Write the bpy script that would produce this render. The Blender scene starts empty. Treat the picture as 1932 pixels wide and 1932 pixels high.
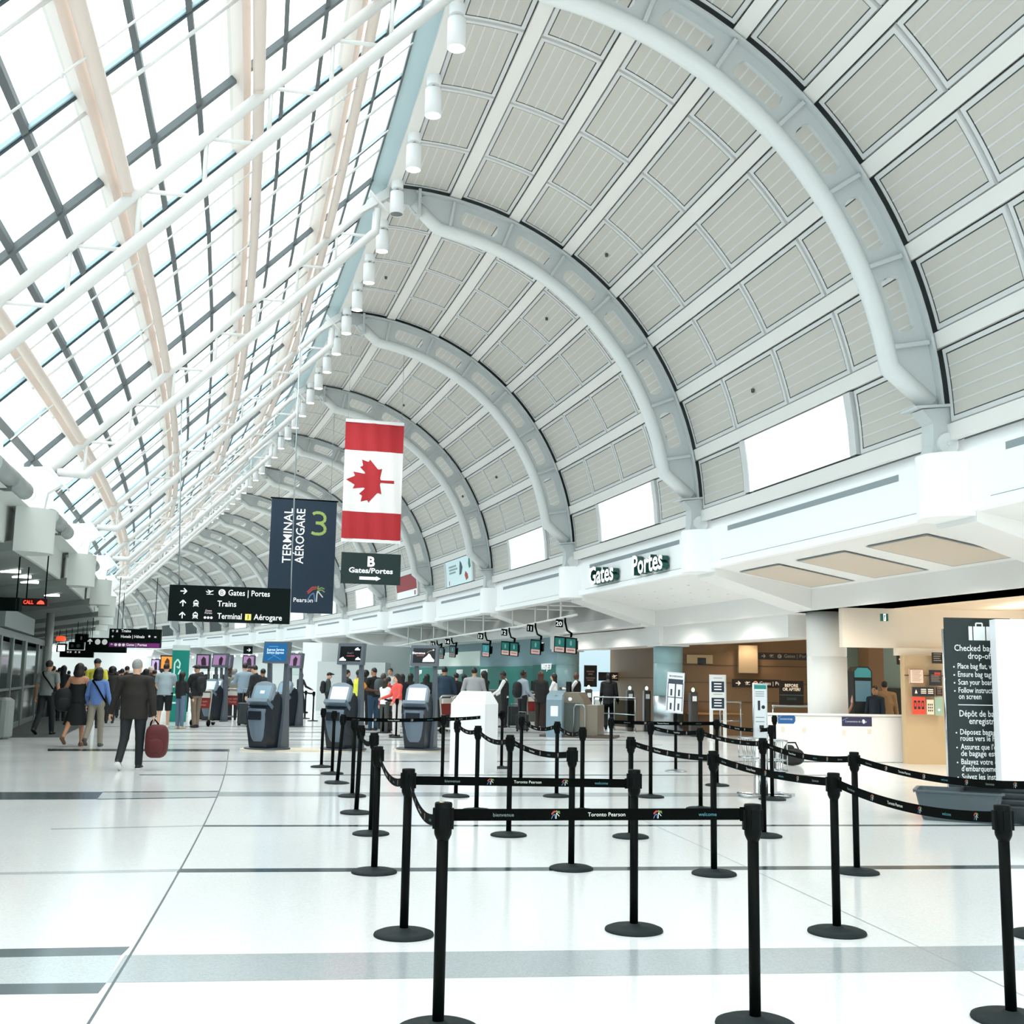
import bpy, bmesh, math, random
import numpy as np
from mathutils import Vector, Matrix
random.seed(7)
SC = bpy.context.scene
COL = SC.collection
PI = math.pi
# ------------------------------------------------------------------ surveyed camera and hall plan
FPX, PITCH, ROLL, EYE = 2140.0, 0.14565, 0.018223, 1.5227
_c, _s, _cr, _sr = math.cos(PITCH), math.sin(PITCH), math.cos(ROLL), math.sin(ROLL)
CF = Vector((0, _c, _s)); _U = Vector((0, -_s, _c)); _R = Vector((1, 0, 0))
CU = _cr*_U - _sr*_R; CR = _cr*_R + _sr*_U
CAM = Vector((0, 0, EYE))
# the hall is a gentle arc in plan: centre, radius of the right-hand rib feet, first rib angle, bay angle
HX, HY, HR, HA, HD = -314.849, -57.0958, 329.0551, 0.2225166, 0.0262418
BAY = HR*HD
def ray(px, py): return CF + CR*((px-966)/FPX) - CU*((py-966)/FPX)
def fl(px, py, z=0.0):
    v = ray(px, py); return CAM + v*((z-EYE)/v.z)
def at(px, py, Y):
    v = ray(px, py); return CAM + v*(Y/v.y)
def ang(k): return HA + (k-1)*HD
def W(r, k, z=0.0):
    a = ang(k); return Vector((HX+(HR+r)*math.cos(a), HY+(HR+r)*math.sin(a), z))
def rk(p):
    d = math.hypot(p.x-HX, p.y-HY); return d-HR, (math.atan2(p.y-HY, p.x-HX)-HA)/HD+1
def onplane(k, px, py):
    a = ang(k); n = Vector((-math.sin(a), math.cos(a), 0)); v = ray(px, py)
    t = (Vector((HX, HY, 0))-CAM).dot(n)/v.dot(n); return CAM + v*t
def oncyl(r, px, py):
    v = ray(px, py); d = CAM - Vector((HX, HY, 0))
    A = v.x**2+v.y**2; B = 2*(d.x*v.x+d.y*v.y); D = d.x**2+d.y**2-(HR+r)**2
    t = (-B+math.sqrt(B*B-4*A*D))/(2*A); return CAM+v*t
def er(k): a = ang(k); return Vector((math.cos(a), math.sin(a), 0))
def et(k): a = ang(k); return Vector((-math.sin(a), math.cos(a), 0))
# ------------------------------------------------------------------ materials
def lin(c): return c/12.92 if c <= 0.04045 else ((c+0.055)/1.055)**2.4
def rgb(h):
    if isinstance(h, str):
        h = h.lstrip('#'); return tuple(lin(int(h[i:i+2], 16)/255) for i in (0, 2, 4))
    return tuple(h)
MATS = {}
def M(name, col='#888888', rough=0.5, metal=0.0, emit=0.0, noise=0.0, scale=8.0, spec=0.5, alpha=1.0, coat=0.0):
    if name in MATS: return MATS[name]
    m = bpy.data.materials.new(name); m.use_nodes = True
    nt = m.node_tree; b = nt.nodes['Principled BSDF']; c = rgb(col)
    b.inputs['Base Color'].default_value = (*c, 1); b.inputs['Roughness'].default_value = rough
    b.inputs['Metallic'].default_value = metal; b.inputs['Specular IOR Level'].default_value = spec
    if coat: b.inputs['Coat Weight'].default_value = coat
    if emit:
        b.inputs['Emission Color'].default_value = (*c, 1); b.inputs['Emission Strength'].default_value = emit
    if noise:
        tc = nt.nodes.new('ShaderNodeTexCoord'); n = nt.nodes.new('ShaderNodeTexNoise')
        n.inputs['Scale'].default_value = scale; n.inputs['Detail'].default_value = 4
        mx = nt.nodes.new('ShaderNodeMix'); mx.data_type = 'RGBA'
        lo = tuple(max(0, x*(1-noise)) for x in c); hi = tuple(min(1, x*(1+noise)) for x in c)
        mx.inputs[6].default_value = (*lo, 1); mx.inputs[7].default_value = (*hi, 1)
        nt.links.new(tc.outputs['Object'], n.inputs['Vector'])
        nt.links.new(n.outputs['Fac'], mx.inputs[0]); nt.links.new(mx.outputs[2], b.inputs['Base Color'])
    MATS[name] = m; return m
def glassmat(name, tint, keep=0.975):
    m = bpy.data.materials.new(name); m.use_nodes = True; nt = m.node_tree
    nt.nodes.remove(nt.nodes['Principled BSDF']); out = nt.nodes['Material Output']
    t = nt.nodes.new('ShaderNodeBsdfTransparent'); t.inputs[0].default_value = (*rgb(tint), 1)
    g = nt.nodes.new('ShaderNodeBsdfGlossy'); g.inputs['Roughness'].default_value = 0.03
    mx = nt.nodes.new('ShaderNodeMixShader'); mx.inputs[0].default_value = 1-keep
    nt.links.new(t.outputs[0], mx.inputs[1])
    nt.links.new(g.outputs[0], mx.inputs[2]); nt.links.new(mx.outputs[0], out.inputs[0])
    MATS[name] = m; return m
# ------------------------------------------------------------------ mesh builder
class MB:
    def __init__(s): s.v = []; s.f = []; s.m = []; s.sm = []
    def add(s, vs, fs, mi=0, smooth=False):
        o = len(s.v); s.v += [tuple(v) for v in vs]
        for f in fs: s.f.append(tuple(i+o for i in f)); s.m.append(mi); s.sm.append(smooth)
        return s
    def quad(s, a, b, c, d, mi=0): return s.add([a, b, c, d], [(0, 1, 2, 3)], mi)
    def poly(s, pts, mi=0): return s.add(pts, [tuple(range(len(pts)))], mi)
    def hexa(s, p, mi=0):   # 8 corners: bottom ring 0-3, top ring 4-7
        return s.add(p, [(3, 2, 1, 0), (4, 5, 6, 7), (0, 1, 5, 4), (1, 2, 6, 5), (2, 3, 7, 6), (3, 0, 4, 7)], mi)
    def box(s, c, d, mi=0, mat=None):
        x, y, z = d[0]/2, d[1]/2, d[2]/2
        p = [Vector(q) for q in ((-x, -y, -z), (x, -y, -z), (x, y, -z), (-x, y, -z), (-x, -y, z), (x, -y, z), (x, y, z), (-x, y, z))]
        if mat is not None: p = [mat @ q for q in p]
        c = Vector(c); return s.hexa([q+c for q in p], mi)
    def rbox(s, c, d, r=0.01, mi=0, mat=None, n=2):   # box with rounded vertical edges and a small top bevel
        x, y, z = d[0]/2, d[1]/2, d[2]/2; r = min(r, x*.98, y*.98, z*.98); ring = []
        for cx_, cy_, a0 in ((x-r, y-r, 0), (-x+r, y-r, 90), (-x+r, -y+r, 180), (x-r, -y+r, 270)):
            for i in range(n+1):
                a = math.radians(a0+90*i/n); ring.append((cx_, cy_, math.cos(a), math.sin(a)))
        vs = []; N = len(ring)
        for zz, k in ((-z, 1-.8), (-z+r*.5, 1.), (z-r*.5, 1.), (z, 1-.8)):
            for (px, py, ca, sa) in ring: vs.append(Vector((px+r*ca*k, py+r*sa*k, zz)))
        fs = [tuple(range(N-1, -1, -1)), tuple(range(3*N, 4*N))]
        for l in range(3):
            for i in range(N): fs.append((l*N+i, l*N+(i+1) % N, (l+1)*N+(i+1) % N, (l+1)*N+i))
        if mat is not None: vs = [mat @ q for q in vs]
        c = Vector(c); return s.add([q+c for q in vs], fs, mi)
    def tube(s, pts, r, n=10, mi=0, cap=True, rs=None, smooth=True):
        pts = [Vector(p) for p in pts]; vs = []; fs = []; N = len(pts); up = None
        for i, p in enumerate(pts):
            if i == 0: t = pts[1]-p
            elif i == N-1: t = p-pts[i-1]
            else: t = (pts[i+1]-p).normalized()+(p-pts[i-1]).normalized()
            t.normalize()
            if up is None:
                up = t.orthogonal().normalized()
            up = (up - t*up.dot(t)); up.normalize(); b = t.cross(up)
            k = 1.0
            if 0 < i < N-1:
                c = (pts[i+1]-p).normalized().dot((p-pts[i-1]).normalized()); k = 1/max(.6, math.sqrt(max(.1, (1+c)/2)))
            rr = (rs[i] if rs else r)*k
            for j in range(n):
                a = 2*PI*j/n; vs.append(p+up*(rr*math.cos(a))+b*(rr*math.sin(a)))
        for i in range(N-1):
            for j in range(n): fs.append((i*n+j, i*n+(j+1) % n, (i+1)*n+(j+1) % n, (i+1)*n+j))
        s.add(vs, fs, mi, smooth)
        if cap: o = len(s.v)-len(vs); s.f += [tuple(o+j for j in range(n-1, -1, -1)), tuple(o+(N-1)*n+j for j in range(n))]; s.m += [mi, mi]; s.sm += [False, False]
        return s
    def lathe(s, prof, c=(0, 0, 0), n=20, mi=0, smooth=True, sx=1, sy=1, mat=None):
        c = Vector(c); vs = []; fs = []
        for (r, z) in prof:
            for j in range(n):
                q = Vector((r*sx*math.cos(2*PI*j/n), r*sy*math.sin(2*PI*j/n), z))
                vs.append((mat @ q if mat is not None else q)+c)
        for i in range(len(prof)-1):
            for j in range(n): fs.append((i*n+j, i*n+(j+1) % n, (i+1)*n+(j+1) % n, (i+1)*n+j))
        s.add(vs, fs, mi, smooth); o = len(s.v)-len(vs)
        if prof[0][0] > 1e-6: s.f.append(tuple(o+j for j in range(n-1, -1, -1))); s.m.append(mi); s.sm.append(False)
        if prof[-1][0] > 1e-6: s.f.append(tuple(o+(len(prof)-1)*n+j for j in range(n))); s.m.append(mi); s.sm.append(False)
        return s
    def prism(s, poly, a, b, mi=0):   # poly: list of (u,v); a,b: functions (u,v)->point for the two ends
        n = len(poly); vs = [a(*p) for p in poly]+[b(*p) for p in poly]
        fs = [tuple(range(n-1, -1, -1)), tuple(range(n, 2*n))]+[(i, (i+1) % n, n+(i+1) % n, n+i) for i in range(n)]
        return s.add(vs, fs, mi)
    def sweep(s, prof, path, mi=0, closed=True, smooth=False):   # prof: list of (u,v); path: list of functions (u,v)->point
        n = len(prof); vs = [fn(*p) for fn in path for p in prof]; fs = []
        for i in range(len(path)-1):
            for j in range(n if closed else n-1): fs.append((i*n+j, i*n+(j+1) % n, (i+1)*n+(j+1) % n, (i+1)*n+j))
        if closed: fs += [tuple(range(n-1, -1, -1)), tuple((len(path)-1)*n+j for j in range(n))]
        return s.add(vs, fs, mi, smooth)
    def text(s, txt, size, mtx, mi=0, align='CENTER', bold=0.0, depth=0.0, width=None):
        vs, fs = text_mesh(txt, bold, depth/size if depth else 0.0)
        if not len(vs): return s
        xs = [v[0] for v in vs]; w = max(xs)-min(xs); x0 = min(xs)
        off = {'CENTER': -x0-w/2, 'LEFT': -x0, 'RIGHT': -x0-w}[align]; sx = size if width is None else width/w
        return s.add([mtx @ Vector(((v[0]+off)*sx, v[1]*size, v[2]*size)) for v in vs], fs, mi)
    def build(s, name, mats, parent=None, world=False, **props):
        me = bpy.data.meshes.new(name); vs = s.v
        if parent is not None and world:
            inv = Matrix.LocRotScale(parent.location, parent.rotation_euler, None)
            if parent.parent is not None:
                inv = Matrix.LocRotScale(parent.parent.location, parent.parent.rotation_euler, None) @ inv
            inv = inv.inverted(); vs = [inv @ Vector(v) for v in vs]
        me.from_pydata([tuple(v) for v in vs], [], s.f)
        if not isinstance(mats, (list, tuple)): mats = [mats]
        for m in mats: me.materials.append(m)
        me.polygons.foreach_set('material_index', s.m); me.polygons.foreach_set('use_smooth', s.sm)
        me.update()
        o = bpy.data.objects.new(name, me); COL.objects.link(o)
        if parent is not None: o.parent = parent
        for k, v in props.items(): o[k] = v
        return o
_TX = {}
def text_mesh(txt, bold=0.0, depth=0.0):
    key = (txt, bold, depth)
    if key in _TX: return _TX[key]
    cu = bpy.data.curves.new('t', 'FONT'); cu.body = txt; cu.size = 1.38; cu.resolution_u = 2; cu.offset = bold; cu.extrude = depth/2
    ob = bpy.data.objects.new('t', cu); COL.objects.link(ob)
    dg = bpy.context.evaluated_depsgraph_get(); me = bpy.data.meshes.new_from_object(ob.evaluated_get(dg))
    vs = [tuple(v.co) for v in me.vertices]; fs = [tuple(p.vertices) for p in me.polygons]
    bpy.data.objects.remove(ob); bpy.data.curves.remove(cu); bpy.data.meshes.remove(me)
    _TX[key] = (vs, fs); return _TX[key]
def frame(o, x, y):   # matrix whose local X runs along x and local Y along y
    x = Vector(x).normalized(); z = x.cross(Vector(y)).normalized(); y = z.cross(x)
    m = Matrix.Identity(4)
    for i in range(3): m[i][0] = x[i]; m[i][1] = y[i]; m[i][2] = z[i]; m[i][3] = o[i]
    return m
def thing(name, label, cat, loc=(0, 0, 0), rz=0.0, group=None):
    o = bpy.data.objects.new(name, None); COL.objects.link(o); o.empty_display_size = .1
    o.location = loc; o.rotation_euler = (0, 0, rz); return tag(o, label, cat, group)
def tag(o, label, cat, group=None):
    o['label'] = label; o['category'] = cat
    if group: o['group'] = group
    return o
def struct(name, mb, mats, parent=None, **kw):
    o = mb.build(name, mats, parent, **kw)
    if parent is None: o['kind'] = 'structure'
    return o
def dup(root, loc, rz, label=None):
    r = root.copy(); COL.objects.link(r); r.location = loc; r.rotation_euler = (0, 0, rz)
    if label: r['label'] = label
    for ch in list(root.children):
        c = ch.copy(); COL.objects.link(c); c.parent = r
        for g in ch.children:
            d = g.copy(); COL.objects.link(d); d.parent = c
    return r
# common materials
white = M('white_paint', '#eef0f1', .45)
steel_white = M('white_steel', '#dfdedc', .35)
beige_steel = M('cream_steel', '#dfd0c6', .4)
rib_grey = M('rib_grey_paint', '#c3c8c8', .45)
rib_pale = M('rib_tube_paint', '#dadddc', .4)
panel_grey = M('acoustic_panel', '#c2bfb7', .6, noise=.03, scale=30)
frame_grey = M('panel_frame', '#d2d3d2', .5)
gap_dark = M('panel_gap', '#4c5454', .8)
strip_white = M('purlin_strip', '#e4e2de', .5)
black_p = M('black_plastic', '#070b0a', .5, spec=.08)
black_metal = M('black_powder_coat', '#060a09', .55, spec=.06)
black_belt = M('black_webbing', '#060908', .9, spec=.04)
base_grey = M('cast_base', '#1c2425', .7, spec=.2, noise=.12, scale=60)
chrome = M('chrome', '#c9ced0', .15, 1.0)
steel = M('brushed_steel', '#a9b2b6', .32, 1.0)
sign_dark = M('sign_charcoal', '#0b1614', .55, spec=.08)
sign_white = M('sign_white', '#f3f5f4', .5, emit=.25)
paper_white = M('paper_white', '#eef1f3', .6)
screen_dark = M('screen_dark', '#15191d', .2)
SKY_LO, SKY_HI, RIDGE_W, SOFFIT_W, LOBBY_W, COUNTER_W, EXPOSURE = 1.5, 5.4, 500, 160, 50, 60, 0.24
# ================================================================== SETTING
KMIN, KMAX = -1, 16
VC, VZ, VR = -6.6, 5.0, 6.52       # vault centre (r, z) and radius
def vp(th, k, off=0.0):
    a = math.radians(th); return W(VC+(VR-off)*math.cos(a), k, VZ+(VR-off)*math.sin(a))
def chordz(r): return 11.1+1.037*(r+7.31)      # skylight truss top chord
def sk(r, k, d=0.0): return W(r, k, chordz(r)+d)
# ---- floor with its inlaid terrazzo bands
def floor_mat():
    m = M('terrazzo', '#e6e9ea', .13, spec=.5); nt = m.node_tree; b = nt.nodes['Principled BSDF']
    tc = nt.nodes.new('ShaderNodeTexCoord'); v = nt.nodes.new('ShaderNodeTexVoronoi'); v.inputs['Scale'].default_value = 95
    n = nt.nodes.new('ShaderNodeTexNoise'); n.inputs['Scale'].default_value = .35; n.inputs['Detail'].default_value = 3
    cr = nt.nodes.new('ShaderNodeValToRGB'); cr.color_ramp.elements[0].color = (*rgb('#d8dcdd'), 1); cr.color_ramp.elements[1].color = (*rgb('#e9ecec'), 1)
    mx = nt.nodes.new('ShaderNodeMix'); mx.data_type = 'RGBA'; mx.inputs[0].default_value = .3
    nt.links.new(tc.outputs['Object'], v.inputs['Vector']); nt.links.new(tc.outputs['Object'], n.inputs['Vector'])
    nt.links.new(v.outputs['Color'], cr.inputs[0]); nt.links.new(cr.outputs[0], b.inputs['Base Color'])
    mr = nt.nodes.new('ShaderNodeMapRange'); mr.inputs[3].default_value = .09; mr.inputs[4].default_value = .2
    nt.links.new(n.outputs['Fac'], mr.inputs[0]); nt.links.new(mr.outputs[0], b.inputs['Roughness'])
    return m
def band_mat(name, h):
    m = M(name, h, .16); nt = m.node_tree; b = nt.nodes['Principled BSDF']; c = rgb(h)
    tc = nt.nodes.new('ShaderNodeTexCoord'); v = nt.nodes.new('ShaderNodeTexVoronoi'); v.inputs['Scale'].default_value = 120
    cr = nt.nodes.new('ShaderNodeValToRGB'); cr.color_ramp.elements[0].color = (*[x*.88 for x in c], 1); cr.color_ramp.elements[1].color = (*[min(1, x*1.12) for x in c], 1)
    nt.links.new(tc.outputs['Object'], v.inputs['Vector']); nt.links.new(v.outputs['Color'], cr.inputs[0]); nt.links.new(cr.outputs[0], b.inputs['Base Color'])
    return m
fb = MB(); fb.quad((-60, -14, 0), (60, -14, 0), (60, 150, 0), (-60, 150, 0), 0)
def band(tl, tr, br, bl, mi, z=.0008):
    fb.quad(*[fl(*p, z) for p in (bl, br, tr, tl)], mi)
band((236, 1802), (1980, 1783), (1980, 1830), (201, 1854), 1)
band((-60, 1791.5), (245, 1786), (229, 1802), (-60, 1807.5), 2)
band((-60, 1807.5), (229, 1802), (201, 1854), (-60, 1857), 3)
band((-60, 1857), (201, 1854), (185, 1874), (-60, 1877), 2)
band((339, 1639), (1980, 1632), (1980, 1638.6), (333, 1646), 2)
band((-60, 1647), (339, 1639.5), (335, 1644), (-60, 1651.5), 3)
band((384, 1556.6), (1980, 1555.5), (1980, 1558.4), (382, 1559.6), 2)
band((95, 1563), (384, 1556.8), (382.5, 1559), (97, 1565.5), 3)
band((414, 1494), (1500, 1496.5), (1500, 1503), (410, 1502.5), 1)
band((-60, 1494.5), (195, 1494), (183, 1508), (-60, 1509), 2)
band((195, 1493.6), (414, 1492), (413.5, 1493.8), (193, 1495.2), 2)
band((184, 1507), (411, 1503.6), (410.5, 1505), (183, 1508.6), 2)
band((195, 1496), (413, 1494), (411, 1503.5), (184, 1507), 3)
for y, x0, x1, th, mi in ((1461, 263, 1560, 1.6, 4), (1435.5, 268, 1560, 1.4, 2), (1412.5, 90, 433, 4.5, 2), (1404, 300, 1250, 1.5, 3), (1395, 300, 1180, 1.3, 4),
                          (1388, 300, 1180, 1.2, 3), (1381, 300, 1180, 1.2, 4), (1375, 300, 1100, 1., 3), (1370, 180, 1000, 1., 4)):
    band((x0, y), (x1, y+.8), (x1, y+.8+th), (x0, y+th), mi, .0012)
def arcline(r0, r1, k0, k1, wd, mi, n=60, z=.0016):
    for i in range(n):
        a, b = i/n, (i+1)/n
        ra, rb = r0+(r1-r0)*a, r0+(r1-r0)*b; ka, kb = k0+(k1-k0)*a, k0+(k1-k0)*b
        fb.quad(W(ra-wd, ka, z), W(ra+wd, ka, z), W(rb+wd, kb, z), W(rb-wd, kb, z), mi)
arcline(-9.92, -9.66, -.3, 1.3, .007, 4); arcline(-9.66, -9.55, 1.3, 2.2, .007, 4)
arcline(-5.49, -5.0, -.2, .95, .004, 1)
fb.poly([W(-16.5, 2.66, .002), W(-13.2, 2.72, .002), W(-12.95, 4.4, .002), W(-13.2, 7.2, .002), W(-16.5, 7.2, .002)], 5)
floor = struct('floor', fb, [floor_mat(), band_mat('terrazzo_grey', '#a3abae'), band_mat('terrazzo_dark', '#35454a'), band_mat('terrazzo_light', '#b9c1c3'), M('joint_dark', '#4a5558', .4), M('door_mat', '#3c4342', .9, noise=.15, scale=50)])
# ---- vault ceiling: framed acoustic panels between the purlin strips
ST = [11.55*i for i in range(9)]
for k in range(KMIN, KMAX):
    m = MB()
    for row in range(8):
        t0, t1 = ST[row]+1.12, ST[row+1]-1.12
        sub = (0, .25, .5, .75, 1) if row else (0, .26, .74, 1)
        for c in range(len(sub)-1):
            if row == 0 and c == 1: continue
            k0 = k+sub[c]+(.019 if sub[c] == 0 else .002); k1 = k+sub[c+1]-(.019 if sub[c+1] == 1 else .002)
            dt, dk = math.degrees(1/VR), 1/BAY
            rings = [(0, .06, 1), (.018, .0, 0), (.085, .0, 0), (.085, .012, 1), (.103, .012, 1), (.103, .004, 2)]
            N = 5; pts = []
            for (ins, off, mi) in rings:
                a0, a1, b0, b1 = t0+ins*dt, t1-ins*dt, k0+ins*dk, k1-ins*dk; off = -off
                ring = [vp(a0, b0+(b1-b0)*i/N, off) for i in range(N)]+[vp(a0+(a1-a0)*i/N, b1, off) for i in range(N)]
                ring += [vp(a1, b1-(b1-b0)*i/N, off) for i in range(N)]+[vp(a1-(a1-a0)*i/N, b0, off) for i in range(N)]
                pts.append(ring)
            L = 4*N
            for q in range(len(rings)-1):
                m.add(pts[q]+pts[q+1], [(i, (i+1) % L, L+(i+1) % L, L+i) for i in range(L)], rings[q+1][2])
            ins = .103; a0, a1, b0, b1 = t0+ins*dt, t1-ins*dt, k0+ins*dk, k1-ins*dk
            g = [[vp(a0+(a1-a0)*i/10, b0+(b1-b0)*j/2, -.004) for j in range(3)] for i in range(11)]
            for i in range(10):
                for j in range(2):
                    m.quad(g[i][j], g[i+1][j], g[i+1][j+1], g[i][j+1], 2)
            for i in (2, 4, 6, 8):   # thin lighter seams
                ta = a0+(a1-a0)*i/10; w = .011*dt
                for j in range(4):
                    u0, u1 = b0+(b1-b0)*j/4, b0+(b1-b0)*(j+1)/4
                    m.quad(vp(ta-w, u0, .0), vp(ta+w, u0, .0), vp(ta+w, u1, .0), vp(ta-w, u1, .0), 0)
            if row and (c*7+row*5+k*3) % 11 == 0:   # sprinkler heads
                q = vp((t0+t1)/2, (k0+k1)/2, .03); m.lathe([(.0, .05), (.035, .03), (.03, -.03), (0, -.04)], q, 8, 1)
    # backing behind the panels
    for i in range(18):
        for j in range(2):
            a0, a1 = -1+94.5*i/18, -1+94.5*(i+1)/18; u0, u1 = k+j*.5, k+j*.5+.5
            m.quad(vp(a0, u0, -.09), vp(a0, u1, -.09), vp(a1, u1, -.09), vp(a1, u0, -.09), 1)
    struct('ceiling', m, [frame_grey, gap_dark, panel_grey])
NK = [KMIN+i*.25 for i in range((KMAX-KMIN)*4+1)]
for i, t in enumerate(ST):
    m = MB(); path = [(lambda u, v, k=k, t=t: vp(t+math.degrees(u/VR), k, v)) for k in NK]
    m.sweep([(-.115, -.06), (-.115, .035), (.115, .035), (.115, -.06)], path)
    struct('trim_%d' % (i+1), m, strip_white)
# signboards in the bottom row of each bay
def board(k, name, cat, label, cols=None):
    t = thing(name, label, cat, W(.0, k+.5, 5.0), 0, 'boards along the foot of the vault')
    a0, a1, k0, k1 = 1.3, 10.3, k+.285, k+.715
    for (A, B, C_, D) in ((a0, a1, k+.262, k0), (a0, a1, k1, k+.738)):
        m = MB(); m.add([vp(A, C_, o) for o in (-.05, .05)]+[vp(A, D, o) for o in (-.05, .05)]+[vp((A+B)/2, C_, o) for o in (-.05, .05)]+[vp((A+B)/2, D, o) for o in (-.05, .05)]+[vp(B, C_, o) for o in (-.05, .05)]+[vp(B, D, o) for o in (-.05, .05)],
              [(1, 3, 7, 5), (5, 7, 11, 9), (0, 1, 5, 4), (4, 5, 9, 8), (2, 6, 7, 3), (6, 10, 11, 7)], 0)
        m.build('side_frame', frame_grey, t, True)
    m = MB(); n = 3
    for i in range(n):
        for j in range(2):
            A, B = a0+(a1-a0)*i/n, a0+(a1-a0)*(i+1)/n; u, v = k0+(k1-k0)*j/2, k0+(k1-k0)*(j+1)/2
            m.quad(vp(A, u, .03), vp(A, v, .03), vp(B, v, .03), vp(B, u, .03))
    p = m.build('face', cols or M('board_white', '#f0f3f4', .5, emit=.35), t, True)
    return t, p
def onboard(k, u, v, off=.034): return vp(1.3+9*v, k+.715-.43*u, off)
ORD = ['nearest', 'second', 'third', 'fourth', 'fifth', 'sixth', 'seventh', 'eighth', 'ninth', 'tenth', 'eleventh', 'twelfth', 'thirteenth', 'fourteenth', 'fifteenth', 'sixteenth']
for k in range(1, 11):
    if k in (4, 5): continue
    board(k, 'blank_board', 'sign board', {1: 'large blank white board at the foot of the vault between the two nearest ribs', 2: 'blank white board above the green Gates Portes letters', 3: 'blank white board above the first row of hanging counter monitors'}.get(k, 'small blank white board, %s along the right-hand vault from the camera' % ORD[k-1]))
t, p = board(4, 'travel_poster', 'poster', 'pale blue poster with a dark figure and red cone, right of the B sign', M('poster_blue', '#c9dfe2', .5, emit=.2))
m = MB()
m.poly([onboard(4, u, v) for u, v in ((.52, .35), (.60, .38), (.66, .62), (.63, .8), (.58, .9), (.55, .72))], 0)
m.poly([onboard(4, u, v) for u, v in ((.78, .08), (.86, .16), (.84, .32), (.76, .45), (.72, .3))], 1)
m.poly([onboard(4, u, v) for u, v in ((.9, .5), (.97, .55), (.96, .85), (.92, .9), (.88, .7))], 2)
m.poly([onboard(4, u, v) for u, v in ((.1, .05), (.13, .05), (.13, .22), (.1, .22))], 1)
m.build('picture', [M('ink_navy', '#2b4a57'), M('ink_red', '#b3403f'), M('ink_green', '#2f7f6d')], t, True)
m = MB()
for v, wd in ((.72, .3), (.6, .34), (.48, .26)):
    m.poly([onboard(4, u, w) for u, w in ((.12, v), (.12+wd, v), (.12+wd, v+.07), (.12, v+.07))], 0)
m.build('lettering', M('ink_grey', '#8fa3a6'), t, True)
t, p = board(5, 'red_poster', 'poster', 'red and white poster peeking out behind the hanging B Gates sign', M('board_white2', '#eef1f2', .5, emit=.2))
m = MB(); m.poly([onboard(5, u, v) for u, v in ((0, .32), (1, .32), (1, 1), (0, 1))], 0)
for v, u0, u1 in ((.78, .4, .86), (.62, .35, .62), (.48, .35, .8)):
    m.poly([onboard(5, u, w, .037) for u, w in ((u0, v), (u1, v), (u1, v+.09), (u0, v+.09))], 1)
m.poly([onboard(5, u, v) for u, v in ((.86, .06), (.92, .06), (.92, .26), (.86, .26))], 0)
m.build('picture', [M('poster_red', '#9b2f33', .5), M('ink_pink', '#d9a3a3')], t, True)
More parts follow.
